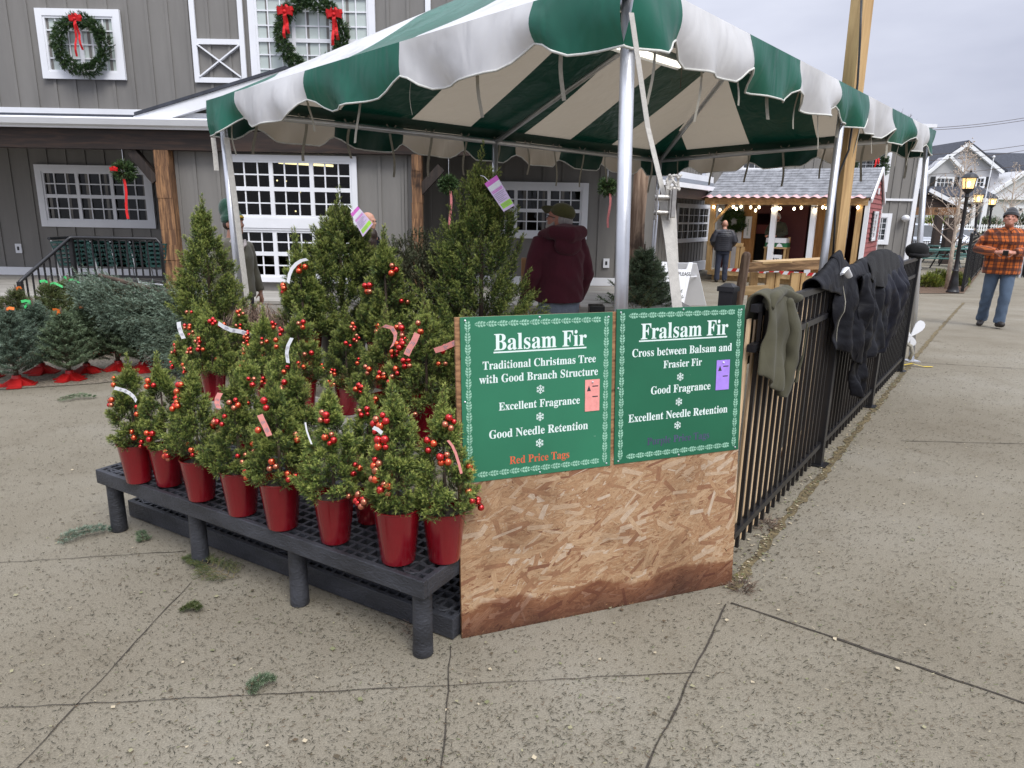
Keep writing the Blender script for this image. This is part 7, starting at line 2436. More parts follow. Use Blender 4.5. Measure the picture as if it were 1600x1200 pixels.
# front wall pieces, set back behind the porch
v0 = PD
def wpiece(a, b, z0, z1, mt, clap=False, name='front_wall'):
    q = MB(); u0, u1 = su(a, v0), su(b, v0)
    if clap:
        z = z0
        while z < z1 - 0.01:
            zz = min(z1, z + 0.12)
            q.prism([sp(u0, v0, z), sp(u0, v0 - 0.025, z), sp(u0, v0 - 0.006, zz), sp(u0, v0, zz)], sd * (u1 - u0)); z += 0.12
    sbox(q, u0, u1, v0 + 0.001, v0 + 0.08, z0, z1)
    q.build(name, M[mt], shed)
TZ = zb + 0.1
wpiece(1120, 1158, DKZ, TZ, 'white'); wpiece(1158, 1179, DKZ, TZ, 'pine', name='door_frame')
wpiece(1225, 1258, DKZ, TZ, 'shed_dark', True); wpiece(1205, 1225, DKZ, TZ, 'shed_dark', True)
wpiece(1264, 1300, DKZ, TZ, 'pine'); wpiece(1300, 1322, DKZ, TZ, 'white', name='door')
wpiece(1179, 1205, 1.95, TZ, 'shed_dark')
for a, b, t_, o_, c, r in ((1162, 1169, 338, 372, 1, 4), (1290, 1300, 333, 380, 1, 3), (1311, 1319, 330, 372, 1, 3)):
    u0, u1 = su(a, v0), su(b, v0); z1 = zat(a, t_, v0); z0 = zat(a, o_, v0)
    window(shed, sp(u0, v0 - 0.02, z0), sd, sn, max(0.2, u1 - u0), z1 - z0, c, r, fw=0.05, pane='pale_pane')
m_ = MB(); u0, u1 = su(1181, v0 + 0.6), su(1203, v0 + 0.6); sbox(m_, u0, u1, v0 + 0.6, v0 + 0.7, DKZ, 1.6); m_.build('dark_curtain', M['black_fabric'], shed)
m_ = MB(); sbox(m_, u0, u1, v0 + 0.55, v0 + 0.59, 1.35, 1.62); m_.build('red_cloth', M['shed_red'], shed)
m_ = MB(); sbox(m_, 0.05, SL - 0.05, SD - 0.1, SD, DKZ, TZ); sbox(m_, 0.02, 0.1, v0, SD - 0.11, DKZ, TZ); m_.build('rear_wall', M['shed_dark'], shed)
# knee braces, side door gable
for a in (1110,):
    u = su(a, 0.08); m_ = MB(); m_.beam(sp(u + 0.05, 0.08, zb - 0.55), sp(u + 0.5, 0.08, zb - 0.02), 0.07, 0.07, tuple(sn)); m_.build('knee_brace', M['lumber'], shed)
u = SL - 0.2; m_ = MB(); m_.beam(sp(u, 0.08, zb - 0.1), sp(u - 0.1, 1.0, DKZ + 0.3), 0.06, 0.08, tuple(sd)); m_.build('knee_brace', M['lumber'], shed)
# gable end wall on the right, clapboards over the whole depth
rv = SD / 2 + 0.1
RZ = zat(1371, 265, rv)
EVW = zb + 0.12
m_ = MB(); z = DKZ - 0.1
while z < RZ - 0.12:
    zz = z + 0.13
    def span_v(zq):
        if zq <= EVW: return 0.14, SD
        k = (zq - EVW) / (RZ - EVW); return 0.14 + (rv - 0.14) * k, SD - (SD - rv) * k
    a0, a1 = span_v(z); b0, b1 = span_v(min(zz, RZ - 0.02))
    m_.add([sp(SL + 0.03, a0, z), sp(SL + 0.03, a1, z), sp(SL + 0.008, b1, zz), sp(SL + 0.008, b0, zz), sp(SL - 0.05, a0, z), sp(SL - 0.05, a1, z), sp(SL - 0.05, b1, zz), sp(SL - 0.05, b0, zz)],
           [(0, 1, 2, 3), (7, 6, 5, 4), (0, 4, 5, 1), (1, 5, 6, 2), (2, 6, 7, 3), (3, 7, 4, 0)])
    z += 0.13
m_.build('gable_wall', M['shed_red'], shed)
m_ = MB(); sbox(m_, SL - 0.06, SL + 0.045, 0.02, 0.135, DKZ - 0.1, zb + 0.1); sbox(m_, SL - 0.05, SL + 0.04, SD, SD + 0.07, DKZ - 0.1, zb + 0.1)
for a, b in (((-0.02, EVW - 0.02), (rv, RZ + 0.02)), ((SD + 0.05, EVW - 0.02), (rv, RZ + 0.02))):
    m_.beam(sp(SL + 0.075, a[0], a[1]), sp(SL + 0.075, b[0], b[1]), 0.04, 0.12, tuple(sd.cross(Vector((0, 0, 1)))))
m_.build('corner_trim', M['white'], shed)
a = SD * 0.42; z0, z1 = zat(1358, 374, a), zat(1362, 322, a)
z0, z1 = 1.25, 2.05
so = sp(SL + 0.03, a - 0.05, z0); bdir = -sn
window(shed, so, bdir, sd, 0.75, z1 - z0, 2, 4, fw=0.06, pane='darkglass')
for k in (-0.22, 0.8):
    m_ = MB(); m_.obox(so + bdir * k, bdir * 0.17, Vector((0, 0, z1 - z0)), sd * 0.03)
    for j in range(9):
        m_.obox(so + bdir * (k + 0.02) + sd * 0.031 + Vector((0, 0, 0.03 + j * (z1 - z0 - 0.06) / 9)), bdir * 0.13, Vector((0, 0, 0.03)), sd * 0.008)
    m_.build('shutter', M['black_plastic'], shed)
m_ = MB(); m_.obox(sp(SL + 0.03, rv - 0.12, RZ - 0.65), bdir * 0.24, Vector((0, 0, 0.16)), sd * 0.02); m_.build('vent', M['white'], shed)
# shingle roof with courses
m_ = MB()
def roof_plane(vA, zA, vB, zB, n, mb):
    rg = random.Random(2)
    for k in range(n):
        t0, t1 = k / n, (k + 1) / n
        u = -0.22
        while u < SL + 0.02:
            w_ = 0.16 + 0.02 * rg.random()
            l_ = 0.012 + 0.006 * rg.random()
            a_ = sp(u, vA + (vB - vA) * t0, zA + (zB - zA) * t0 + l_); b_ = sp(u, vA + (vB - vA) * t1, zA + (zB - zA) * t1 + 0.003)
            ww = min(w_ - 0.006, SL + 0.05 - u)
            mb.add([a_, a_ + sd * ww, b_ + sd * ww, b_, a_ - Vector((0, 0, 0.02)), a_ + sd * ww - Vector((0, 0, 0.02))], [(0, 1, 2, 3), (4, 5, 1, 0)])
            u += w_
roof_plane(-0.05, EVW + 0.06, rv, RZ + 0.06, 11, m_)
m_.face([sp(-0.22, -0.05, EVW + 0.055), sp(SL + 0.03, -0.05, EVW + 0.055), sp(SL + 0.03, rv, RZ + 0.05), sp(-0.22, rv, RZ + 0.05)])
m_.face([sp(-0.22, SD + 0.1, EVW + 0.055), sp(-0.22, rv, RZ + 0.055), sp(SL + 0.03, rv, RZ + 0.055), sp(SL + 0.03, SD + 0.1, EVW + 0.055)])
m_.build('roof', mat('blue_grey_shingle', (0.21, 0.215, 0.228), 0.9, 0.4, 5, 0.2, 60), shed)
m_ = MB()
V = []
n = 110
for i in range(n + 1):
    u = -0.45 + (SL + 0.4) * i / n; c = 0.022 * math.sin(i * 2 * PI / 6.5)
    V += [sp(u, -0.3, zb + 0.17 + c), sp(u, 0.1, EVW + 0.12 + c)]
m_.add(V, [(2 * i, 2 * i + 2, 2 * i + 3, 2 * i + 1) for i in range(n)])
o = m_.build('porch_roof', M['pink_roof'], shed, smooth=True)
# porch railing
m_ = MB(); ua, ub = su(1104, 0.05, 0.9), su(1160, 0.05, 0.9)
sbox(m_, ua, ub, 0.02, 0.12, 1.0, 1.1); m_.build('porch_rail', M['lumber_x'], shed)
for px in (1138, 1152, 1159):
    u = su(px, 0.05, 0.7); m_ = MB(); sbox(m_, u - 0.05, u + 0.05, 0.03, 0.11, DKZ, 0.998); m_.build('rail_post', M['lumber'], shed)
# string of bulbs under the beam
sl2 = empty('string_lights', tuple(sp(SL / 2, -0.05, zb)), 'string of small warm bulbs along the shed porch beam', 'string lights')
m_ = MB(); rnd = random.Random(8); pts = []
us = []
for px in (1111, 1121, 1141, 1146, 1153, 1168, 1176, 1181, 1202, 1210, 1214, 1235, 1246, 1268, 1279, 1285, 1333):
    us.append((su(px, -0.03), rnd.uniform(0.05, 0.16)))
m_.tube([sp(u, -0.03, zb - 0.02 - 0.3 * d) for u, d in us], 0.008, 5); m_.build('cord', M['wire'], sl2)
for u, d in us:
    b_ = MB(); b_.tube([sp(u, -0.03, zb - 0.3 * d), sp(u, -0.03, zb - d + 0.02)], 0.016, 6); o = b_.build('socket', M['wire'], sl2)
    b_ = MB(); b_.ell(sp(u, -0.03, zb - d - 0.02), (0.032, 0.032, 0.042), 10, 7); b_.build('bulb', M['bulb'], o, smooth=True)
# barrier tape along the deck edge
bt = empty('barrier_tape', tuple(sp(1.5, -0.02, DKZ)), 'red and white striped tape along the shed deck edge', 'tape')
m_ = MB(); u = su(1126, 0) ; k = 0
while u < SL - 0.1:
    m_.cur = k % 2; a_ = sp(u, -0.012, DKZ + 0.01); m_.add([a_, a_ + sd * 0.13, a_ + sd * 0.18 + Vector((0, 0, 0.09)), a_ + sd * 0.05 + Vector((0, 0, 0.09))], [(0, 1, 2, 3)]); u += 0.13; k += 1
m_.build('tape', [M['white'], mat('tape_red', (0.6, 0.03, 0.03), 0.5, 0.05, 3, 0)], bt)

def shoots_on(B, D, L, nn=10, nl=0.03, nw=0.006, tint=0.45, seed=1, spread=0.9):
    return needles(np.array(B), np.array(D), np.array(L), nn, nl, nw, spread, tint=tint, rng=np.random.default_rng(seed), tvar=0.18)
def wreath(c, U, NV, Ro, ri, n, nl, label, bows=(), seed=1, group='evergreen wreaths', rib=True, m_='wreath_leaf'):
    c, U, NV = Vector(c), Vector(U).normalized(), Vector(NV).normalized(); Z = Vector((0, 0, 1))
    t = empty('evergreen_wreath', tuple(c), label, 'wreath', group)
    rg = np.random.default_rng(seed); B, D, L = [], [], []
    for i in range(n):
        a = rg.uniform(0, 2 * PI); rr = ri + abs(rg.normal(0, 0.4)) * ri * 0.0; ph = rg.uniform(0, 2 * PI); r_ = (Ro) * math.sqrt(rg.random())
        d = U * math.cos(a) + Z * math.sin(a); tn = -U * math.sin(a) + Z * math.cos(a)
        lump = 1 + 0.22 * math.sin(a * 5 + seed) + 0.12 * math.sin(a * 11)
        p = c + d * (ri + r_ * math.cos(ph) * lump) + NV * (0.03 + abs(r_ * math.sin(ph)) * 0.8)
        B.append(tuple(p)); D.append(tuple(tn * 0.8 + d * math.cos(ph) * 0.8 + NV * abs(math.sin(ph)) * 0.9 + Vector(rg.normal(0, 0.3, 3)))); L.append(nl * 1.9 * rg.uniform(0.6, 1.3))
    o = link('greenery', leafmesh('wreath_greenery', [shoots_on(B, D, L, 13, nl * 1.1, nl * 0.3, 0.45, seed)], M[m_]), t)
    for (ang, s_, tail) in bows:
        d = U * math.cos(ang) + Z * math.sin(ang); p = c + d * ri + NV * (Ro * 0.9 + 0.04)
        bow(p, U, NV, s_, tail, t)
    return t
def bow(p, U, NV, s, tail, parent, m_='red_ribbon'):
    Z = Vector((0, 0, 1)); b = MB()
    for sg in (-1, 1):
        for (an, k) in ((0.35, 1.0), (-0.25, 0.9), (1.0, 0.7)):
            d = U * sg * math.cos(an) + Z * math.sin(an); pts = [p + (d * math.sin(PI * i / 8) * s * k) + NV * (0.3 * s * math.sin(2 * PI * i / 8) + 0.02) for i in range(9)]
            ribbon(b, pts, s * 0.42, Z * math.cos(an) - U * sg * math.sin(an) * 0.6 + NV * 0.3)
    b.ell(p + NV * 0.03, s * 0.22, 10, 7)
    for k, sw in ((0, -0.15), (1, 0.22)):
        L = tail * (1 - 0.18 * k)
        ribbon(b, [p + NV * 0.02 + U * sw * L * (i / 6) * 0.6 - Z * L * i / 6 + NV * 0.02 * math.sin(i * 1.7) for i in range(7)], s * 0.36, U + NV * 0.2)
    o = b.build('bow', M[m_], parent); o.modifiers.new('thickness', 'SOLIDIFY').thickness = 0.003
Ux, Ny = Vector((1, 0, 0)), Vector((0, -1, 0))
wreath(P(130, 72, WY - 0.1), Ux, Ny, 0.075, 0.35, 1400, 0.03, 'round evergreen wreath with red bow at its top on the left upper window', [(PI / 2, 0.1, 0.52)], 1)
wreath(P(488, 56, WY - 0.1), Ux, Ny, 0.085, 0.46, 1900, 0.032, 'large evergreen wreath with two red bows on the tall upper window', [(2.45, 0.13, 0.36), (0.62, 0.13, 0.42)], 2)
wreath(P(1357, 258, 25.8), Ux, Ny, 0.13, 0.55, 900, 0.05, 'evergreen wreath with red bow on the far wing window', [(1.2, 0.16, 0.6)], 3)
pw = sp(su(1145, v0 - 0.1), v0 - 0.08, zat(1145, 346, v0 - 0.1))
wreath(pw, sd, sn, 0.1, 0.24, 900, 0.04, 'dark wreath hanging on the white wall of the shed', [], 4)
def kissing_ball(px, py, Y, r, label, seed, ribbon_m, rlen, bowp=True):
    c = P(px, py, Y); t = empty('kissing_ball', tuple(c), label, 'hanging ball', 'evergreen balls hanging from the porch beam')
    rg = np.random.default_rng(seed); n = 300; d = unit(rg.normal(size=(n, 3)))
    B = np.array(c) + d * r * 0.45 * rg.uniform(0.6, 1.1, (n, 1)); D = d + rg.normal(0, 0.35, (n, 3))
    link('greenery', leafmesh('ball_greenery', [shoots_on(B, D, np.full(n, r * 0.55), 9, 0.032, 0.011, 0.5, seed)], M['wreath_leaf']), t)
    w = MB(); w.tube([c, (c.x, c.y, 2.32)], 0.004, 5); w.build('hanger', M['galv'], t)
    if bowp: bow(c + Vector((-r * 0.25, -r * 0.95, r * 0.1)), Ux, Ny, 0.055, 0.02, t, ribbon_m)
    b = MB(); ribbon(b, [c + Vector((0.03, -r * 0.5, -r * 0.6)) + Vector((0.012 * math.sin(i), 0, -rlen * i / 6)) for i in range(7)], 0.032, (1, 0.3, 0)); b.build('ribbon', M[ribbon_m], t)
kissing_ball(194, 268, 9.7, 0.165, 'evergreen kissing ball with red bow and long red ribbon, left of the cedar post', 21, 'red_ribbon', 0.52)
kissing_ball(701, 288, 9.7, 0.145, 'evergreen ball with a faded ribbon, hanging right of the second cedar post', 22, 'pink_ribbon', 0.52, False)
kissing_ball(949, 292, 9.7, 0.145, 'evergreen ball with a faded ribbon, hanging near the log post', 23, 'pink_ribbon', 0.45, False)

# vendor inside the shed
u = su(1214, v0 - 0.25); vz = sp(u, v0 - 0.25, DKZ)
t, hp, HM, place = person('vendor in cream knit hat and forest green jacket bending over a carton in the shed', vz, math.atan2(sn.x, -sn.y) + R(-14), 1.72, head=(-0.01, -0.14, 1.56), pitch=R(30), top='forest_jacket', legs='dark_denim', lean=(0, -0.06), vox=0.013, puff=0.012,
    el=((-0.29, -0.08, 1.14), (0.29, -0.08, 1.14)), wr=((-0.15, -0.32, 1.06), (0.12, -0.33, 1.06)), hands=(((0.3, -1, -0.1), (0, 0, 1)), ((-0.3, -1, -0.1), (0, 0, 1))))
beanie(t, hp, HM, 'cream_knit', 0.1); beard(t, hp, HM, 'brown_hair'); place()
# slatted stand with cartons in front of the vendor
st_ = empty('timber_stand', tuple(sp(su(1206, -0.1), -0.1, DKZ)), 'small raw timber stand holding a green and white carton at the shed counter', 'stand')
ua, ub = su(1194, 0.15, 1.0), su(1227, 0.15, 1.0)
for u in (ua, ub - 0.05):
    for v in (0.2, 0.6):
        m_ = MB(); sbox(m_, u, u + 0.06, v, v + 0.06, DKZ, 0.98 if v < 0.5 or u < ub - 0.1 else 1.3); m_.build('leg', M['lumber'], st_)
m_ = MB(); sbox(m_, ua - 0.02, ub + 0.02, 0.17, 0.68, 0.98, 1.02); m_.build('top', M['lumber_x'], st_)
m_ = MB(); sbox(m_, ua + 0.06, ub - 0.06, 0.2, 0.66, 0.52, 0.55); m_.build('lower_shelf', M['lumber_x'], st_)
M['carton_green'] = mat('green_print_carton', (0.02, 0.16, 0.06), 0.5, 0.15, 20, 0)
bx_ = empty('carton', tuple(sp(ua, 0.3, 1.46)), 'green and white carton on the timber stand', 'carton')
m_ = MB(); sbox(m_, ua + 0.0, ub + 0.02, 0.22, 0.62, 1.021, 1.14); m_.build('green_base', M['carton_green'], bx_)
m_ = MB(); sbox(m_, ua + 0.02, ub - 0.01, 0.2, 0.64, 1.141, 1.27); m_.build('white_lid', M['white'], bx_)
m_ = MB()
for k in range(2):
    u = ua + 0.12 + 0.27 * k
    m_.prism([sp(u - 0.08, 0.21, 1.03), sp(u + 0.1, 0.21, 1.03), sp(u + 0.06, 0.21, 1.1), sp(u, 0.21, 1.135), sp(u - 0.05, 0.21, 1.1)], sn * 0.006)
m_.build('white_print', M['white'], bx_)
cd_ = empty('price_card', tuple(sp(ua, 0.18, 0.95)), 'white card with three black letters on the lower shelf of the stand', 'card')
m_ = MB(); a_ = sp(ua + 0.1, 0.19, 0.551); m_.obox(a_, sd * (ub - ua - 0.18), -sn * 0.02, Vector((0, 0, 0.26))); m_.build('card', M['white'], cd_)
me = text_mesh(serif('EEE'), 'print', 0.012)
co = np.empty(len(me.vertices) * 3, dtype=np.float32); me.vertices.foreach_get('co', co); co = co.reshape(-1, 3); co[:, 0] -= co[:, 0].min(); k = (ub - ua - 0.3) / co[:, 0].max()
me.vertices.foreach_set('co', np.array([tuple(a_ + sd * (0.06 + x * k) + sn * 0.004 + Vector((0, 0, 0.07 + y * k))) for x, y, _ in co], dtype=np.float32).reshape(-1)); me.materials.clear(); me.materials.append(M['ink']); link('print', me, cd_)

# ================================================================ BETWEEN TENT AND SHED
lg = empty('log_bollard', tuple(P(1155, 470, 9.0)), 'rounded grey log post leaning beside the plank barrier', 'post')
m_ = MB(); a_ = P(1149, 500, 9.0); b_ = P(1166, 400, 9.0); d = (b_ - a_).normalized()
g0_ = a_ - d * ((a_.z - GZ(9)) / d.z)
m_.tube([g0_, g0_.lerp(b_, 0.5), b_, b_ + d * 0.035, b_ + d * 0.055], [0.062, 0.06, 0.058, 0.045, 0.02], 14); m_.build('log', M['log'], lg, smooth=True)
pb_ = empty('plank_barrier', tuple(P(1240, 430, 9.6)), 'rough plank barrier of aged boards and pale uprights behind the fence', 'barrier')
Y0, Y1 = 9.4, 9.6
a_, b_ = P(1166, 412, Y0), P(1318, 406, Y1)
m_ = MB(); m_.beam(a_ + Vector((0, 0, -0.05)), b_ + Vector((0, 0, -0.05)), 0.04, 0.125); m_.build('top_plank', M['old_plank'], pb_)
m_ = MB(); m_.beam(a_ + Vector((0.2, 0.15, 0.012)), b_ + Vector((0, 0.15, 0.012)), 0.3, 0.025); m_.build('ledge', M['lumber_x'], pb_)
for px, w_ in ((1181, 0.1), (1207, 0.11), (1218, 0.06), (1246, 0.12), (1258, 0.06), (1285, 0.1), (1305, 0.08)):
    c = P(px, 420, 9.5); m_ = MB(); m_.box(c.x - w_ / 2, c.x + w_ / 2, 9.52, 9.58, GZ(9.5), a_.z - 0.12); m_.build('upright', M['lumber'], pb_)
c = P(1168, 460, 9.3); m_ = MB(); m_.beam(P(1150, 455, 9.4), P(1200, 452, 9.45), 0.05, 0.12); m_.build('lower_plank', M['lumber_x'], pb_)
# white folding A-frame board
af = empty('folding_sign', tuple(P(1060, 470, 11.2)), 'white plastic folding A-frame sign with sparse handwriting behind the tent pole', 'sign')
Ya = 11.2
def aq(x, y, dY=0.0): return P(x, y, Ya + dY)
gy = GZ(Ya)
fl, fr = aq(1020, 478), aq(1068, 480); 
ftl, ftr = aq(1034, 409, 0.28), aq(1083, 410, 0.28)
bl, br2 = aq(1063, 478, 0.62), aq(1104, 478, 0.62)
th_ = Vector((0, 0.03, 0))
m_ = MB(); m_.prism([fl, fr, ftr, aq(1076, 410, 0.28), aq(1072, 421, 0.24), aq(1056, 421, 0.24), aq(1050, 410, 0.28), ftl], th_); m_.build('front_panel', M['white'], af, bevel=0.008)
btl = aq(1040, 410, 0.34); btr = aq(1089, 411, 0.34)
m_ = MB(); m_.prism([bl, br2, btr, btl], th_); m_.build('rear_panel', M['white'], af, bevel=0.008)
m_ = MB(); m_.beam(aq(1078, 432, 0.25), aq(1092, 432, 0.5), 0.02, 0.02); m_.build('hinge_bar', M['white'], af)
def fq(x, y):
    # on the front panel, just proud of it
    o = Vector((0, 0, CAM_H)); r = ray(x, y); n_ = (fr - fl).cross(ftl - fl).normalized()
    p = o + r * ((fl - o).dot(n_) / r.dot(n_)); return p - th_ * 0.25
hw = [('CHECK', (1027, 468), (1054, 468)), ('PLEASE', (1060, 430), (1079, 431))]
for s_, l_, r_ in hw:
    me = text_mesh(s_, 'handwriting'); co = np.empty(len(me.vertices) * 3, dtype=np.float32); me.vertices.foreach_get('co', co); co = co.reshape(-1, 3)
    mn, mxx = co[:, 0].min(), co[:, 0].max()
    out = []
    for x, y, _ in co:
        f = (x - mn) / (mxx - mn); h_ = y / (mxx - mn) * (r_[0] - l_[0]) * 1.3
        out.append(tuple(fq(l_[0] + (r_[0] - l_[0]) * f, l_[1] + (r_[1] - l_[1]) * f - h_)))
    me.vertices.foreach_set('co', np.array(out, dtype=np.float32).reshape(-1)); me.materials.clear(); me.materials.append(M['ink']); link('handwriting', me, af)
m_ = MB()
for (x0, y0, x1, y1) in ((1030, 428, 1040, 425), (1032, 431, 1039, 427), (1034, 434, 1042, 428), (1037, 452, 1039, 447), (1040, 451, 1041, 446), (1043, 452, 1044, 447)):
    m_.tube([fq(x0, y0), fq(x1, y1)], 0.006, 5)
m_.build('doodle', M['ink'], af)
# evergreens and cut boughs at the foot of the log post
for i, (px, top, Y, k, lab) in enumerate(((1008, 378, 9.2, 1, 'green fir standing by the log post behind the near tent pole'), (1022, 396, 9.9, 3, 'smaller fir right of the log post'))):
    tp_ = P(px, top, Y); s_ = (tp_.z - 0) / 0.72
    fir(k, Vector((tp_.x, Y, 0)), lab, s_ * 0.98, i, None, False, 'firs by the log post')
def heap(px, py, Y, n, rx, rz_, label, m_):
    rg = np.random.default_rng(3); c = P(px, py, Y)
    th = rg.uniform(0, 2 * PI, n); rr = np.sqrt(rg.random(n))
    B = np.stack([c.x + rx * rr * np.cos(th), Y + rx * 0.7 * rr * np.sin(th), 0.02 + (c.z) * (1 - rr) * rg.random(n)], 1)
    D = np.stack([np.cos(th), np.sin(th), 0.5 - rr], 1) + rg.normal(0, 0.4, (n, 3))
    o = link('bough_heap', leafmesh('bough_heap', [needles(B, D, 0.16, 18, 0.03, 0.006, 0.8, tint=0.5, rng=rg)], M[m_])); tag(o, label, 'boughs', kind='stuff')
heap(1000, 440, 6.6, 700, 0.5, 0.3, 'heap of cut evergreen boughs on the ground behind the near tent pole', 'fir_yellow')
rb_ = empty('checkout_box', tuple(P(925, 485, 5.6)), 'small black box behind the Balsam sign beside the man in maroon', 'box')
a_ = P(922, 478, 5.5); m_ = MB(); m_.box(a_.x - 0.0, a_.x + 0.12, 5.5, 5.65, a_.z - 0.3, a_.z); m_.build('case', M['black_plastic'], rb_, bevel=0.006)
m_ = MB(); m_.box(a_.x + 0.01, a_.x + 0.11, 5.496, 5.499, a_.z - 0.07, a_.z - 0.05); m_.build('display', M['pale_ink'], rb_)
m_ = MB(); m_.box(a_.x - 0.4, a_.x + 0.5, 5.45, 5.9, a_.z - 0.34, a_.z - 0.301); 
for x in (-0.35, 0.42):
    m_.box(a_.x + x, a_.x + x + 0.05, 5.5, 5.55, 0, a_.z - 0.341); m_.box(a_.x + x, a_.x + x + 0.05, 5.8, 5.85, 0, a_.z - 0.341)
wt_ = empty('work_table', tuple(P(925, 485, 5.6)), 'timber work table behind the Balsam Fir sign', 'table'); m_.build('table_frame', M['lumber_x'], wt_)
cbx = empty('cardboard_box', tuple(P(822, 420, 6.4)), 'open cardboard box beside the man in maroon', 'box')
a_ = P(815, 405, 6.4); m_ = MB(); m_.box(a_.x, a_.x + 0.2, 6.4, 6.65, a_.z - 0.25, a_.z); m_.build('box_body', mat('brown_cardboard', (0.36, 0.2, 0.1), 0.85, 0.1, 6, 0), cbx)

# ================================================================ FAR RIGHT: LAMPS, TREES, BED, PAVILION, HOUSES
def lamp_post(base, top, label):
    h = top.z - base.z
    t = empty('street_lamp', tuple(base), label, 'street lamp', 'black lantern lamp posts')
    ax = top - base
    def at(f): return base + ax * f
    m_ = MB()
    prof = [(0.15, 0), (0.15, 0.05), (0.13, 0.07), (0.125, 0.12), (0.105, 0.2), (0.11, 0.22), (0.09, 0.35), (0.065, 0.55), (0.075, 0.57), (0.06, 0.6), (0.048, 0.75), (0.044, 1.35), (0.058, 1.37), (0.044, 1.4), (0.04, h * 0.78), (0.06, h * 0.79), (0.05, h * 0.8), (0.05, h * 0.815)]
    P0 = []
    m_.tube([at(z / h) for r, z in prof], [r for r, z in prof], 14); m_.build('post', M['black_metal'], t, smooth='auto')
    c = at(0.815); s = h * 0.185
    m_ = MB(); m_.lathe([(0.04, 0), (0.13, s * 0.16), (0.14, s * 0.2), (0.125, s * 0.22)], 8, c); m_.lathe([(0.19, s * 0.66), (0.185, s * 0.7), (0.13, s * 0.82), (0.05, s * 0.9), (0.015, s * 0.93), (0.03, s * 0.97), (0.005, s * 1.0)], 12, c)
    for k in range(4):
        a = k * PI / 2 + 0.5; m_.tube([c + Vector((0.128 * math.cos(a), 0.128 * math.sin(a), s * 0.2)), c + Vector((0.165 * math.cos(a), 0.165 * math.sin(a), s * 0.68))], 0.01, 5)
    m_.build('lantern', M['black_metal'], t)
    m_ = MB(); m_.lathe([(0.118, s * 0.21), (0.155, s * 0.66)], 4 * 4, c); m_.build('glass', M['lamp_glass'], t)
    m_ = MB(); m_.ell(c + Vector((0, 0, s * 0.42)), (0.035, 0.035, 0.07), 10, 7); m_.build('bulb', M['lamp_bulb'], t)
M['lamp_bulb'] = emit('lit_lamp_bulb', (1.0, 0.72, 0.3), 14)
def lampglass():
    m, nt, b = nodes('frosted_lamp_glass')
    b.inputs['Base Color'].default_value = (0.75, 0.68, 0.5, 1); b.inputs['Roughness'].default_value = 0.4
    b.inputs['Emission Color'].default_value = (1.0, 0.62, 0.2, 1); b.inputs['Emission Strength'].default_value = 0.55
    tr = N(nt, 'ShaderNodeBsdfTransparent'); ms = N(nt, 'ShaderNodeMixShader'); ms.inputs[0].default_value = 0.6
    nt.links.new(tr.outputs[0], ms.inputs[1]); nt.links.new(b.outputs[0], ms.inputs[2]); nt.links.new(ms.outputs[0], nt.nodes['Material Output'].inputs['Surface'])
    return m
M['lamp_glass'] = lampglass()
l1 = G(1488, 458); lamp_post(l1, P(1517, 266, l1.y), 'black lamp post with lit lantern rising from the shrub bed, nearest of the three')
Y2 = 24.5; a_ = P(1518, 432, Y2); lamp_post(Vector((a_.x, Y2, -0.25)), P(1529, 296, Y2), 'lamp post with lit lantern just behind and right of the nearest lamp')
Y3 = 29; a_ = P(1540, 400, Y3); lamp_post(Vector((a_.x, Y3, -0.25)), P(1552, 303, Y3), 'farthest small lamp post with lit lantern, right beside the plaid shirt man')

def bare_tree(base, top, label, seed, r0=0.06, spread=0.9, dens=5, m_='pale_bark', name='bare_tree', buds=True):
    rg = random.Random(seed); t = empty(name, tuple(base), label, 'tree')
    ax = top - base; h = ax.length
    tk = MB(); tk.tube([base + ax * f + Vector((rg.uniform(-1, 1) * 0.01 * h * f, 0, 0)) for f in (0, 0.25, 0.5, 0.75, 1.0)], [r0, r0 * 0.75, r0 * 0.5, r0 * 0.28, r0 * 0.08], 8)
    tk.build('trunk', M[m_], t, smooth=True)
    br = MB()
    def grow(p, d, L, r, lev):
        q = p; pts = [p]; dd = d.copy()
        for i in range(3):
            dd = (dd + Vector((rg.gauss(0, 0.16), rg.gauss(0, 0.16), 0.1 + rg.gauss(0, 0.1)))).normalized(); q = q + dd * L / 3; pts.append(q)
        br.tube(pts, [r, r * 0.75, r * 0.5, r * 0.25], 5, False)
        if buds and lev >= 1:
            for i in range(1): br.ell(pts[-1] + Vector((rg.gauss(0, 0.03), rg.gauss(0, 0.03), rg.gauss(0, 0.03))), 0.018 * h / 4, 5, 4)
        if lev < 2:
            for i in range(3): 
                k = rg.randint(1, 3); nd = (dd + Vector((rg.gauss(0, 0.6), rg.gauss(0, 0.6), rg.gauss(0.2, 0.4)))).normalized(); grow(pts[k], nd, L * 0.55, r * 0.5, lev + 1)
    for i in range(dens * 6):
        f = 0.28 + 0.7 * (i + rg.random()) / (dens * 6); a = i * 2.4
        d = Vector((math.cos(a), math.sin(a), rg.uniform(0.5, 1.4))).normalized()
        grow(base + ax * f, d, h * spread * 0.3 * (1.15 - f), r0 * 0.38 * (1.1 - f * 0.7), 0)
    br.build('crown', M[m_], t)
b1 = P(1481, 442, 19.0); b1.z = -0.25
bare_tree(b1, P(1512, 228, 19.0), 'slender bare tree with pale bark in the bed beside the nearest lamp post', 3, 0.068, 0.85, 5)
b2 = P(1572, 380, 26.0); b2.z = -0.25
bare_tree(b2, P(1590, 262, 26), 'thin bare tree in front of the garage house, right of the lamps', 4, 0.07, 1.0, 3)
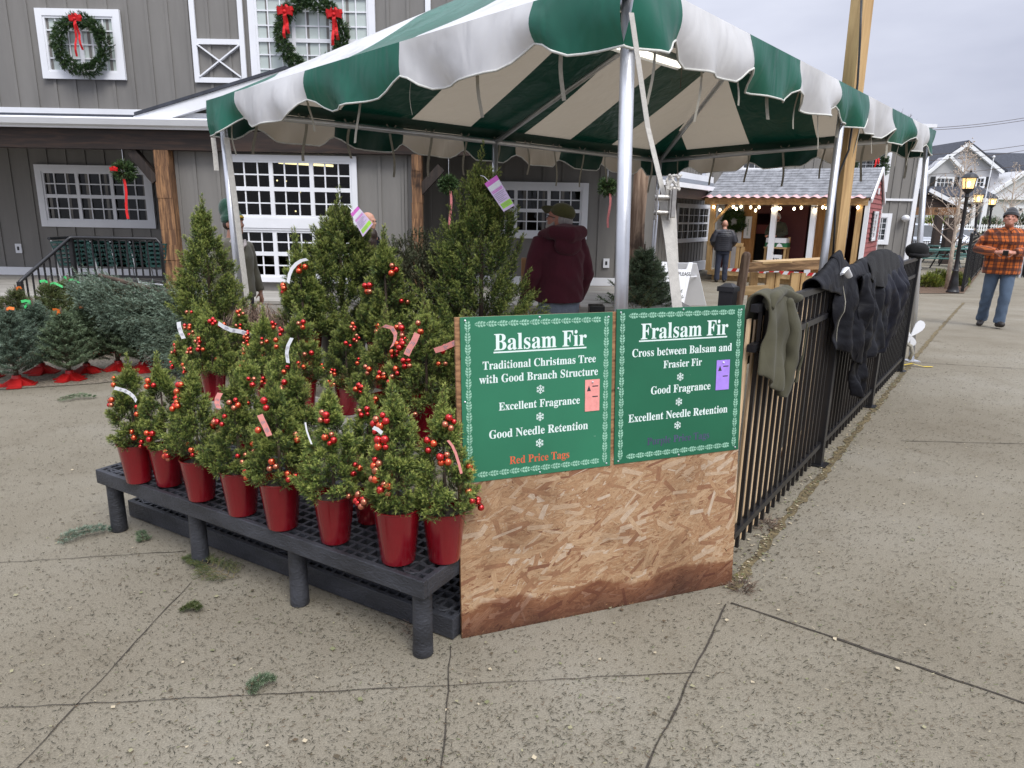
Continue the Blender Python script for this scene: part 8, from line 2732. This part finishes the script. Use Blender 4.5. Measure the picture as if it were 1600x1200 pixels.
for i, (px, py, Y) in enumerate(((1412, 198, 60), (1700, 200, 70), (1640, 215, 80))):
    q = P(px, 350, Y); bare_tree(Vector((q.x, Y, 0)), P(px, py - 16, Y), ['bare tree top showing above the far end of the tent', 'distant bare tree beyond the right edge', 'distant bare tree behind the dark roofed house'][i], 7 + i, 0.16, 1.1, 6, 'bark', 'bare_tree', False)

# planting bed with golden shrubs, dry perennials and leaves
M['mulch'] = mat('leaf_litter_mulch', (0.12, 0.075, 0.045), 0.95, 0.6, 30, 0.9, 40)
gb = MB()
bp = [G(1432, 459), G(1506, 459), G(1532, 425), G(1545, 405), G(1500, 420), G(1432, 452)]
gb.face([(p.x, p.y, GZ(p.y) + 0.012) for p in bp]); tag(gb.build('planting_bed', M['mulch']), kind='structure')
for i, (px, py, rx, hh, lab) in enumerate(((1458, 450, 0.38, 0.32, 'golden green juniper left of the lamp base, nearest the tent'), (1474, 447, 0.4, 0.42, 'golden green juniper in the middle of the bed, touching the lamp base'), (1500, 449, 0.34, 0.4, 'golden green juniper between lamp base and black fence'))):
    g_ = G(px, py); rg = np.random.default_rng(i + 50)
    B = []; n = 620
    d = unit(rg.normal(size=(n, 3))); d[:, 2] = np.abs(d[:, 2])
    B = d * np.array([rx, rx, hh]) * rg.uniform(0.2, 0.95, (n, 1)) ** 0.5; D = d + np.array([0, 0, 0.5]) + rg.normal(0, 0.4, (n, 3))
    t = empty('juniper_shrub', (0, 0, 0), lab, 'shrub', 'golden junipers in the bed'); link('foliage', leafmesh('juniper', [needles(B, D, 0.12, 9, 0.04, 0.014, 0.7, tint=0.5, rng=rg, tvar=0.25)], M['garden_shrub']), t); t.location = (g_.x, g_.y + 0.3, GZ(g_.y))
tuft(1478, 437, 120, 0.3, 0.28, 'grey dry perennials at the back of the bed', 'dry_stem', 0.45, 12)

# black panel fence beside the bed, running away
pf = empty('iron_fence', tuple(G(1506, 457)), 'black iron fence running away between the bed and the sidewalk', 'fence')
qa = G(1503, 457); qb = Vector((P(1535, 400, 27).x, 27.0, GZ(27)))
d = (qb - qa); L = d.length; d.normalize(); HT = 1.45
for k in range(4):
    m_ = MB(); c = qa.lerp(qb, k / 3); m_.beam(c, c + Vector((0, 0, HT + 0.06)), 0.07, 0.07, tuple(d)); m_.build('post', M['black_metal'], pf)
for z in (0.12, HT - 0.25, HT - 0.05):
    m_ = MB(); m_.beam(qa + Vector((0, 0, z)), qb + Vector((0, 0, z)), 0.035, 0.04); m_.build('rail', M['black_metal'], pf)
n = 90
for k in range(1, n):
    c = qa.lerp(qb, k / n); m_ = MB(); m_.beam(c + Vector((0, 0, 0.05)), c + Vector((0, 0, HT)), 0.022, 0.022, tuple(d)); m_.build('picket', M['black_metal'], pf)
p2_ = empty('iron_fence', tuple(P(1605, 420, 24)), 'dark iron fence panel behind the man in plaid, at the right edge', 'fence')
for i in range(34):
    c = P(1578, 425, 24) + Vector((0.1 * i, 0, 0)); m_ = MB(); m_.box(c.x, c.x + 0.03, 24, 24.03, -0.25, 1.0); m_.build('picket', M['black_metal'], p2_)
m_ = MB(); c = P(1578, 425, 24); m_.box(c.x - 0.1, c.x + 3.5, 24.04, 24.06, -0.2, 0.95); m_.build('dark_screen', M['black_fabric'], p2_)
m_ = MB(); c = P(1594, 425, 23.9); m_.box(c.x - 0.04, c.x + 0.04, 23.88, 23.96, -0.25, 1.1); m_.build('post', M['galv'], p2_)

# pavilion
pv = empty('pavilion', tuple(P(1460, 400, 30)), 'open timber pavilion with dark low roof behind the bare tree', 'pavilion')
Yv = 31.0
a_, b_, c_ = P(1395, 292, Yv), P(1452, 296, Yv), P(1514, 328, Yv)
m_ = MB(); m_.prism([a_, b_, c_, c_ + Vector((0, 0, -0.14)), b_ + Vector((0, 0, -0.2)), a_ + Vector((0, 0, -0.2))], (0, 9, 0)); m_.build('roof', M['dark_shingle'], pv)
m_ = MB(); m_.beam(b_ + Vector((0, -0.05, -0.03)), c_ + Vector((0, -0.05, -0.03)), 0.06, 0.16); m_.build('fascia', M['white'], pv)
m_ = MB(); m_.prism([b_ + Vector((0, 0.1, -0.2)), c_ + Vector((0, 0.1, -0.16)), P(1500, 326, Yv + 0.1), P(1425, 326, Yv + 0.1), a_ + Vector((0, 0.1, -0.2))], (0, 0.1, 0)); m_.build('gable_boarding', M['dark_beam'], pv)
m_ = MB(); m_.beam(P(1422, 330, Yv), P(1492, 330, Yv), 0.25, 0.32); m_.build('beam', M['post_wood'], pv)
for px in (1487, 1424):
    c = P(px, 340, Yv); m_ = MB(); m_.box(c.x - 0.16, c.x + 0.16, Yv - 0.1, Yv + 0.2, -0.25, c.z); m_.build('post', M['dark_beam'], pv)
for Yk in (37,):
    c = P(1470, 340, Yk); m_ = MB(); m_.box(c.x - 0.16, c.x + 0.16, Yk, Yk + 0.3, -0.25, c.z + 0.3); m_.build('post', M['dark_beam'], pv)
M['table_green'] = mat('teal_green_table_top', (0.06, 0.16, 0.14), 0.5, 0.15, 6, 0.05)
for i, (px, py, Y) in enumerate(((1448, 411, 27.5), (1478, 405, 32), (1508, 408, 29))):
    c = P(px, py, Y); t = empty('picnic_table', (c.x, Y, -0.25), ['teal picnic table in front of the white car, nearest the tent', 'teal picnic table under the pavilion beside its post', 'dark picnic table behind the lamp post'][i], 'picnic table', 'picnic tables by the pavilion')
    m_ = MB(); m_.box(c.x - 0.9, c.x + 0.9, Y - 0.38, Y + 0.38, 0.47, 0.52); m_.build('tabletop', M['table_green'], t)
    for sg in (-1, 1):
        m_ = MB(); m_.box(c.x - 0.9, c.x + 0.9, Y + sg * 0.7 - 0.13, Y + sg * 0.7 + 0.13, 0.18, 0.22); m_.build('bench', M['table_green'], t)
        m_ = MB(); m_.tube([(c.x + sg * 0.6, Y - 0.75, -0.24), (c.x + sg * 0.6, Y - 0.25, 0.46), (c.x + sg * 0.6, Y + 0.25, 0.46), (c.x + sg * 0.6, Y + 0.75, -0.24)], 0.03, 6); m_.build('leg', M['black_metal'], t)
# cars
def car(c, rz, label, col, s=1.0, suv=False):
    t = empty('parked_car', (0, 0, 0), label, 'car', 'cars parked beyond the pavilion')
    W, L, h = 0.9, 4.4, 1.45 + (0.25 if suv else 0)
    prof = [(-2.2, 0.3), (-2.22, 0.62), (-2.1, 0.82), (-1.25, 0.95), (-0.6, h - 0.06), (-0.2, h), (0.9, h - 0.02), (1.55, 1.05 if not suv else h - 0.15), (2.15, 0.95), (2.2, 0.55), (2.15, 0.3)]
    m_ = MB()
    vs = []
    for (y, z) in prof:
        k = W if z < 0.97 else W * (0.96 - 0.2 * (z - 0.95) / (h - 0.95))
        vs.append((y, z, k))
    n = len(vs)
    V = [(-k, y, z) for y, z, k in vs] + [(k, y, z) for y, z, k in vs]
    m_.add(V, [tuple(range(n)), tuple(range(2 * n - 1, n - 1, -1))] + [(i, n + i, n + (i + 1) % n, (i + 1) % n) for i in range(n)])
    m_.build('body', col, t, bevel=0.06)
    m_ = MB(); m_.add([(-0.74, -1.22, 0.98), (0.74, -1.22, 0.98), (0.66, -0.64, h - 0.1), (-0.66, -0.64, h - 0.1)], [(0, 1, 2, 3)]); o = m_.build('windscreen', M['darkglass'], t); o.location = (0, -0.02, 0.015)
    for sg in (-1, 1):
        m_ = MB(); m_.add([(sg * 0.865, -0.95, 1.0), (sg * 0.865, 1.2, 1.0), (sg * 0.72, 0.85, h - 0.1), (sg * 0.72, -0.45, h - 0.1)], [(0, 1, 2, 3)]); o = m_.build('side_window', M['darkglass'], t); o.location = (sg * 0.025, 0, 0)
        m_ = MB(); m_.box(sg * 0.66 - 0.17, sg * 0.66 + 0.17, -2.235, -2.1, 0.62, 0.78); m_.build('headlight', mat('clear_lens', (0.6, 0.62, 0.65), 0.1, 0.1, 3, 0), t)
        m_ = MB(); m_.box(sg * 0.98 - 0.08, sg * 0.98 + 0.08, -0.9, -0.75, 0.95, 1.08); m_.build('mirror', col, t)
        for y in (-1.4, 1.4):
            m_ = MB(); m_.tube([(sg * 0.74, y, 0.32), (sg * 0.91, y, 0.32)], 0.32, 18); o = m_.build('wheel', M['black_plastic'], t)
            m_ = MB(); m_.tube([(sg * 0.9, y, 0.32), (sg * 0.92, y, 0.32)], 0.19, 12); m_.build('rim', M['galv'], o)
    m_ = MB(); m_.box(-0.5, 0.5, -2.24, -2.15, 0.5, 0.68); m_.build('grille', M['black_plastic'], t)
    m_ = MB(); m_.box(-0.25, 0.25, -2.26, -2.245, 0.4, 0.5); m_.build('number_plate', M['paper'], t)
    t.location = c; t.rotation_euler = (0, 0, rz); t.scale = (s,) * 3
M['car_white'] = mat('white_car_paint', (0.72, 0.74, 0.78), 0.2, 0.03, 2, 0, coat=0.6)
M['car_silver'] = mat('silver_car_paint', (0.5, 0.53, 0.58), 0.22, 0.03, 2, 0, coat=0.6)
for px, py, Y, rz, lab, col, suv in ((1463, 395, 42, 0.12, 'white sedan facing the plaza, behind the pavilion post', 'car_white', False), (1421, 393, 41, 0.1, 'silver white SUV partly behind the barn corner', 'car_silver', True), (1492, 386, 46, 0.1, 'white car mostly behind the bare tree', 'car_white', False)):
    c = P(px, py, Y); car(Vector((c.x, Y, -0.25)), rz, lab, M[col], 1.0, suv)
# thin black rail fence before the cars
rf_ = empty('rail_fence', tuple(P(1470, 390, 38)), 'thin black rail fence in front of the parked cars', 'fence')
a_, b_ = P(1400, 376, 38), P(1560, 378, 38)
for z in (a_.z, a_.z - 0.65):
    m_ = MB(); m_.beam((a_.x, 38, z), (b_.x, 38, z), 0.03, 0.035); m_.build('rail', M['black_metal'], rf_)
for i in range(48):
    x = a_.x + (b_.x - a_.x) * i / 47; m_ = MB(); m_.box(x - 0.012, x + 0.012, 37.99, 38.01, -0.25, a_.z); m_.build('picket', M['black_metal'], rf_)
# grass bank and picket fence
M['grass'] = mat('dull_lawn', (0.13, 0.13, 0.035), 0.95, 0.4, 2, 0.5, 30)
m_ = MB(); V = []
z1 = P(1500, 363, 58).z
for i in range(25):
    x = 15 + i * 3.5
    V += [(x, 50, -0.26), (x, 53, z1 * 0.4), (x, 58, z1), (x, 130, z1 + 1.0)]
m_.add(V, [(4 * i + j, 4 * i + 4 + j, 4 * i + 5 + j, 4 * i + 1 + j) for i in range(24) for j in range(3)])
tag(m_.build('grass_bank', M['grass'], None, True), kind='structure')
wpf = empty('picket_fence', tuple(P(1480, 360, 58)), 'white picket fence along the top of the grass bank', 'fence')
a_, b_ = P(1405, 363, 58), P(1600, 365, 58); zt = P(1480, 349, 58).z
m_ = MB()
for z in (z1 + 0.18, zt - 0.2): m_.box(a_.x, b_.x + 4, 58.03, 58.06, z, z + 0.08)
m_.build('rail', M['white'], wpf)
pk = MB(); x = a_.x
while x < b_.x + 4:
    pk.prism([(x, 58, z1), (x + 0.1, 58, z1), (x + 0.1, 58, zt - 0.06), (x + 0.05, 58, zt), (x, 58, zt - 0.06)], (0, 0.025, 0)); x += 0.2
o = pk.build('picket', M['white'], wpf); o['kind'] = 'stuff'
# houses
M['house_siding'] = mat('pale_grey_house_siding', (0.42, 0.42, 0.44), 0.8, 0.05, 2, 0.0, stretch=(1, 1, 6))
M['house_light'] = mat('light_house_siding', (0.55, 0.55, 0.56), 0.8, 0.05, 2, 0.0)
Yh = 78
def hq(x, y, dY=0.0): return P(x, y, Yh + dY)
hs1 = empty('grey_house', tuple(hq(1505, 350)), 'grey gabled house with white trim and black shutters beyond the lamps', 'house')
zg_ = z1 + 0.5
a_, b_, ap = hq(1449, 268), hq(1562, 268), hq(1508, 228)
m_ = MB(); m_.prism([(a_.x, Yh, zg_), (b_.x, Yh, zg_), (b_.x, Yh, b_.z), (ap.x, Yh, ap.z), (a_.x, Yh, a_.z)], (0, 10, 0)); m_.build('wall', M['house_siding'], hs1)
m_ = MB()
for p, q in ((hq(1445, 270, -0.4), ap), (hq(1567, 270, -0.4), ap)):
    q = Vector((q.x, Yh - 0.4, q.z + 0.15)); m_.beam(p, q, 0.3, 0.35)
m_.build('rake_trim', M['white'], hs1)
m_ = MB()
for p in (hq(1443, 271), hq(1569, 271)):
    m_.prism([Vector((p.x, Yh - 0.5, p.z + 0.1)), Vector((ap.x, Yh - 0.5, ap.z + 0.35)), Vector((ap.x, Yh - 0.5, ap.z + 0.55)), Vector((p.x, Yh - 0.5, p.z + 0.3))], (0, 11, 0))
m_.build('roof', M['dark_shingle'], hs1)
# smaller gable in front at the left
a2, b2_, ap2 = hq(1450, 270, -1.5), hq(1506, 268, -1.5), hq(1480, 245, -1.5)
m_ = MB(); m_.prism([(a2.x, Yh - 1.5, zg_), (b2_.x, Yh - 1.5, zg_), (b2_.x, Yh - 1.5, b2_.z), (ap2.x, Yh - 1.5, ap2.z), (a2.x, Yh - 1.5, a2.z)], (0, 1.49, 0)); m_.build('front_gable', M['house_siding'], hs1)
m_ = MB()
for p in (hq(1447, 273, -1.8), hq(1509, 271, -1.8)): m_.beam(p, Vector((ap2.x, Yh - 1.8, ap2.z + 0.1)), 0.3, 0.3)
m_.build('rake_trim', M['white'], hs1)
def hwin(tl, br, Y, root, c, r, shut=True):
    a, b = P(*tl, Y), P(*br, Y); window(root, (a.x, Y - 0.06, b.z), (1, 0, 0), (0, -1, 0), b.x - a.x, a.z - b.z, c, r, 2 if c > 2 else 0, 0, 0.16, 'darkglass', mun=0.05)
    if shut:
        for x in (a.x - 0.5, b.x + 0.05):
            m_ = MB(); m_.box(x, x + 0.45, Y - 0.1, Y - 0.05, b.z, a.z); m_.build('shutter', M['black_plastic'], root)
hwin((1462, 276), (1488, 295), Yh - 1.5, hs1, 4, 2); hwin((1525, 276), (1537, 294), Yh, hs1, 2, 2)
m_ = MB(); p, q = hq(1449, 306, -3.2), hq(1560, 304, -3.2); m_.prism([(p.x, Yh - 3.2, p.z - 0.1), (q.x, Yh - 3.2, p.z - 0.1), (q.x - 1, Yh - 1.4, p.z + 1.0), (p.x + 1, Yh - 1.4, p.z + 1.0)], (0, 0, 0.15)); m_.build('porch_roof', M['dark_shingle'], hs1)
m_ = MB(); m_.box(p.x, q.x, Yh - 3.3, Yh - 3.1, p.z - 0.5, p.z - 0.12)
for px in (1452, 1490, 1522, 1538):
    c = hq(px, 330, -3.2); m_.box(c.x - 0.2, c.x + 0.2, Yh - 3.3, Yh - 3.0, zg_, p.z - 0.51)
m_.build('porch_column', M['white'], hs1)
m_ = MB(); c = hq(1514, 322); m_.box(c.x - 0.55, c.x + 0.55, Yh - 0.1, Yh - 0.02, zg_, zg_ + 2.3); m_.build('door', M['black_plastic'], hs1)
hs2 = empty('garage_house', tuple(hq(1600, 350, 3)), 'house wing with charcoal roof and white garage door at the right edge', 'house')
a_, b_ = hq(1558, 303, 1), hq(1700, 303, 1)
m_ = MB(); m_.box(a_.x, b_.x, Yh + 1, Yh + 10, zg_, a_.z); m_.build('wall', M['house_light'], hs2)
t1, t2 = hq(1534, 241, 7), hq(1700, 239, 7)
m_ = MB(); m_.prism([(a_.x - 1.0, Yh + 0.5, a_.z + 0.05), (b_.x, Yh + 0.5, a_.z + 0.05), (b_.x, Yh + 7, t1.z), (t1.x - 1.5, Yh + 7, t1.z)], (0, 0, 0.2)); m_.build('roof', M['dark_shingle'], hs2)
ga_, gb_, gp_ = hq(1551, 302, -2), hq(1665, 302, -2), hq(1608, 266, -2)
m_ = MB(); m_.prism([(ga_.x, Yh - 2, zg_), (gb_.x, Yh - 2, zg_), (gb_.x, Yh - 2, gb_.z), (gp_.x, Yh - 2, gp_.z), (ga_.x, Yh - 2, ga_.z)], (0, 5, 0)); m_.build('garage_gable', M['house_light'], hs2)
m_ = MB()
for p in (hq(1547, 304, -2.3), hq(1669, 304, -2.3)): m_.beam(p, Vector((gp_.x, Yh - 2.3, gp_.z + 0.12)), 0.3, 0.35)
p, q = hq(1551, 306, -2.2), hq(1665, 306, -2.2); m_.box(p.x, q.x, Yh - 2.3, Yh - 2.01, p.z - 0.35, p.z + 0.0)
m_.build('rake_trim', M['white'], hs2)
m_ = MB(); p, q = hq(1572, 322, -2), hq(1640, 350, -2); m_.box(p.x, q.x, Yh - 2.08, Yh - 2.01, zg_, p.z)
for k in range(1, 4): m_.box(p.x, q.x, Yh - 2.1, Yh - 2.081, zg_ + (p.z - zg_) * k / 4, zg_ + (p.z - zg_) * k / 4 + 0.05)
m_.build('garage_door', M['white'], hs2)
m_ = MB(); 
for k in range(8):
    x = p.x + (q.x - p.x) * (k + 0.15) / 8; m_.box(x, x + (q.x - p.x) * 0.08, Yh - 2.09, Yh - 2.081, p.z - 0.5, p.z - 0.2)
m_.build('garage_pane', M['darkglass'], hs2)
for i, (px, Y, s_, lab) in enumerate(((1462, 62, 1.3, 'rounded yew left of the picket fence before the porch'), (1486, 63, 1.1, 'reddish shrub behind the picket fence'), (1548, 64, 1.2, 'dark evergreen cone beside the house door'), (1596, 66, 1.6, 'dark evergreen bush before the garage'))):
    c = P(px, 345, Y); rg = np.random.default_rng(90 + i); n = 420
    d = unit(rg.normal(size=(n, 3))); d[:, 2] = np.abs(d[:, 2]); B = d * np.array([s_ * 0.9, s_ * 0.7, s_]) * rg.uniform(0.3, 1, (n, 1)) ** 0.5
    t = empty('garden_bush', (0, 0, 0), lab, 'bush', 'bushes before the houses'); link('foliage', leafmesh('bush', [needles(B, d + np.array([0, 0, 0.4]), 0.3, 7, 0.16, 0.06, 0.8, tint=0.5, rng=rg)], M[['garden_shrub', 'dry_stem', 'fir', 'fir'][i]]), t); t.location = (c.x, Y, z1)
# flag pole and overhead lines
fp_ = empty('flag_pole', tuple(P(1541, 350, 50)), 'thin white flag pole standing before the grey house', 'pole')
m_ = MB(); a_, b_ = P(1528, 362, 50), P(1553, 245, 50); m_.tube([Vector((a_.x, 50, -0.25)), b_], [0.05, 0.035], 8); m_.build('shaft', M['white'], fp_); m_ = MB(); m_.ell(b_, 0.09, 8, 6); m_.build('finial', M['white'], fp_)
for i, (y0, y1, lab) in enumerate(((196, 180, 'upper overhead wire crossing above the house roofs'), (199, 184, 'double overhead wire just below the upper one'), (237, 223, 'overhead wire at the height of the gable peak'), (247, 231, 'overhead wire just above the charcoal roof'), (268, 254, 'lowest overhead wire crossing the gable'))):
    a_, b_ = P(1380, y0 + 6, 46), P(1650, y1 - 4, 46); m_ = MB(); n = 16
    m_.tube([a_.lerp(b_, k / n) + Vector((0, 0, -0.25 * math.sin(PI * k / n))) for k in range(n + 1)], 0.016, 5); o = m_.build('overhead_wire', M['wire']); tag(o, lab, 'wire', 'overhead wires beyond the tent')
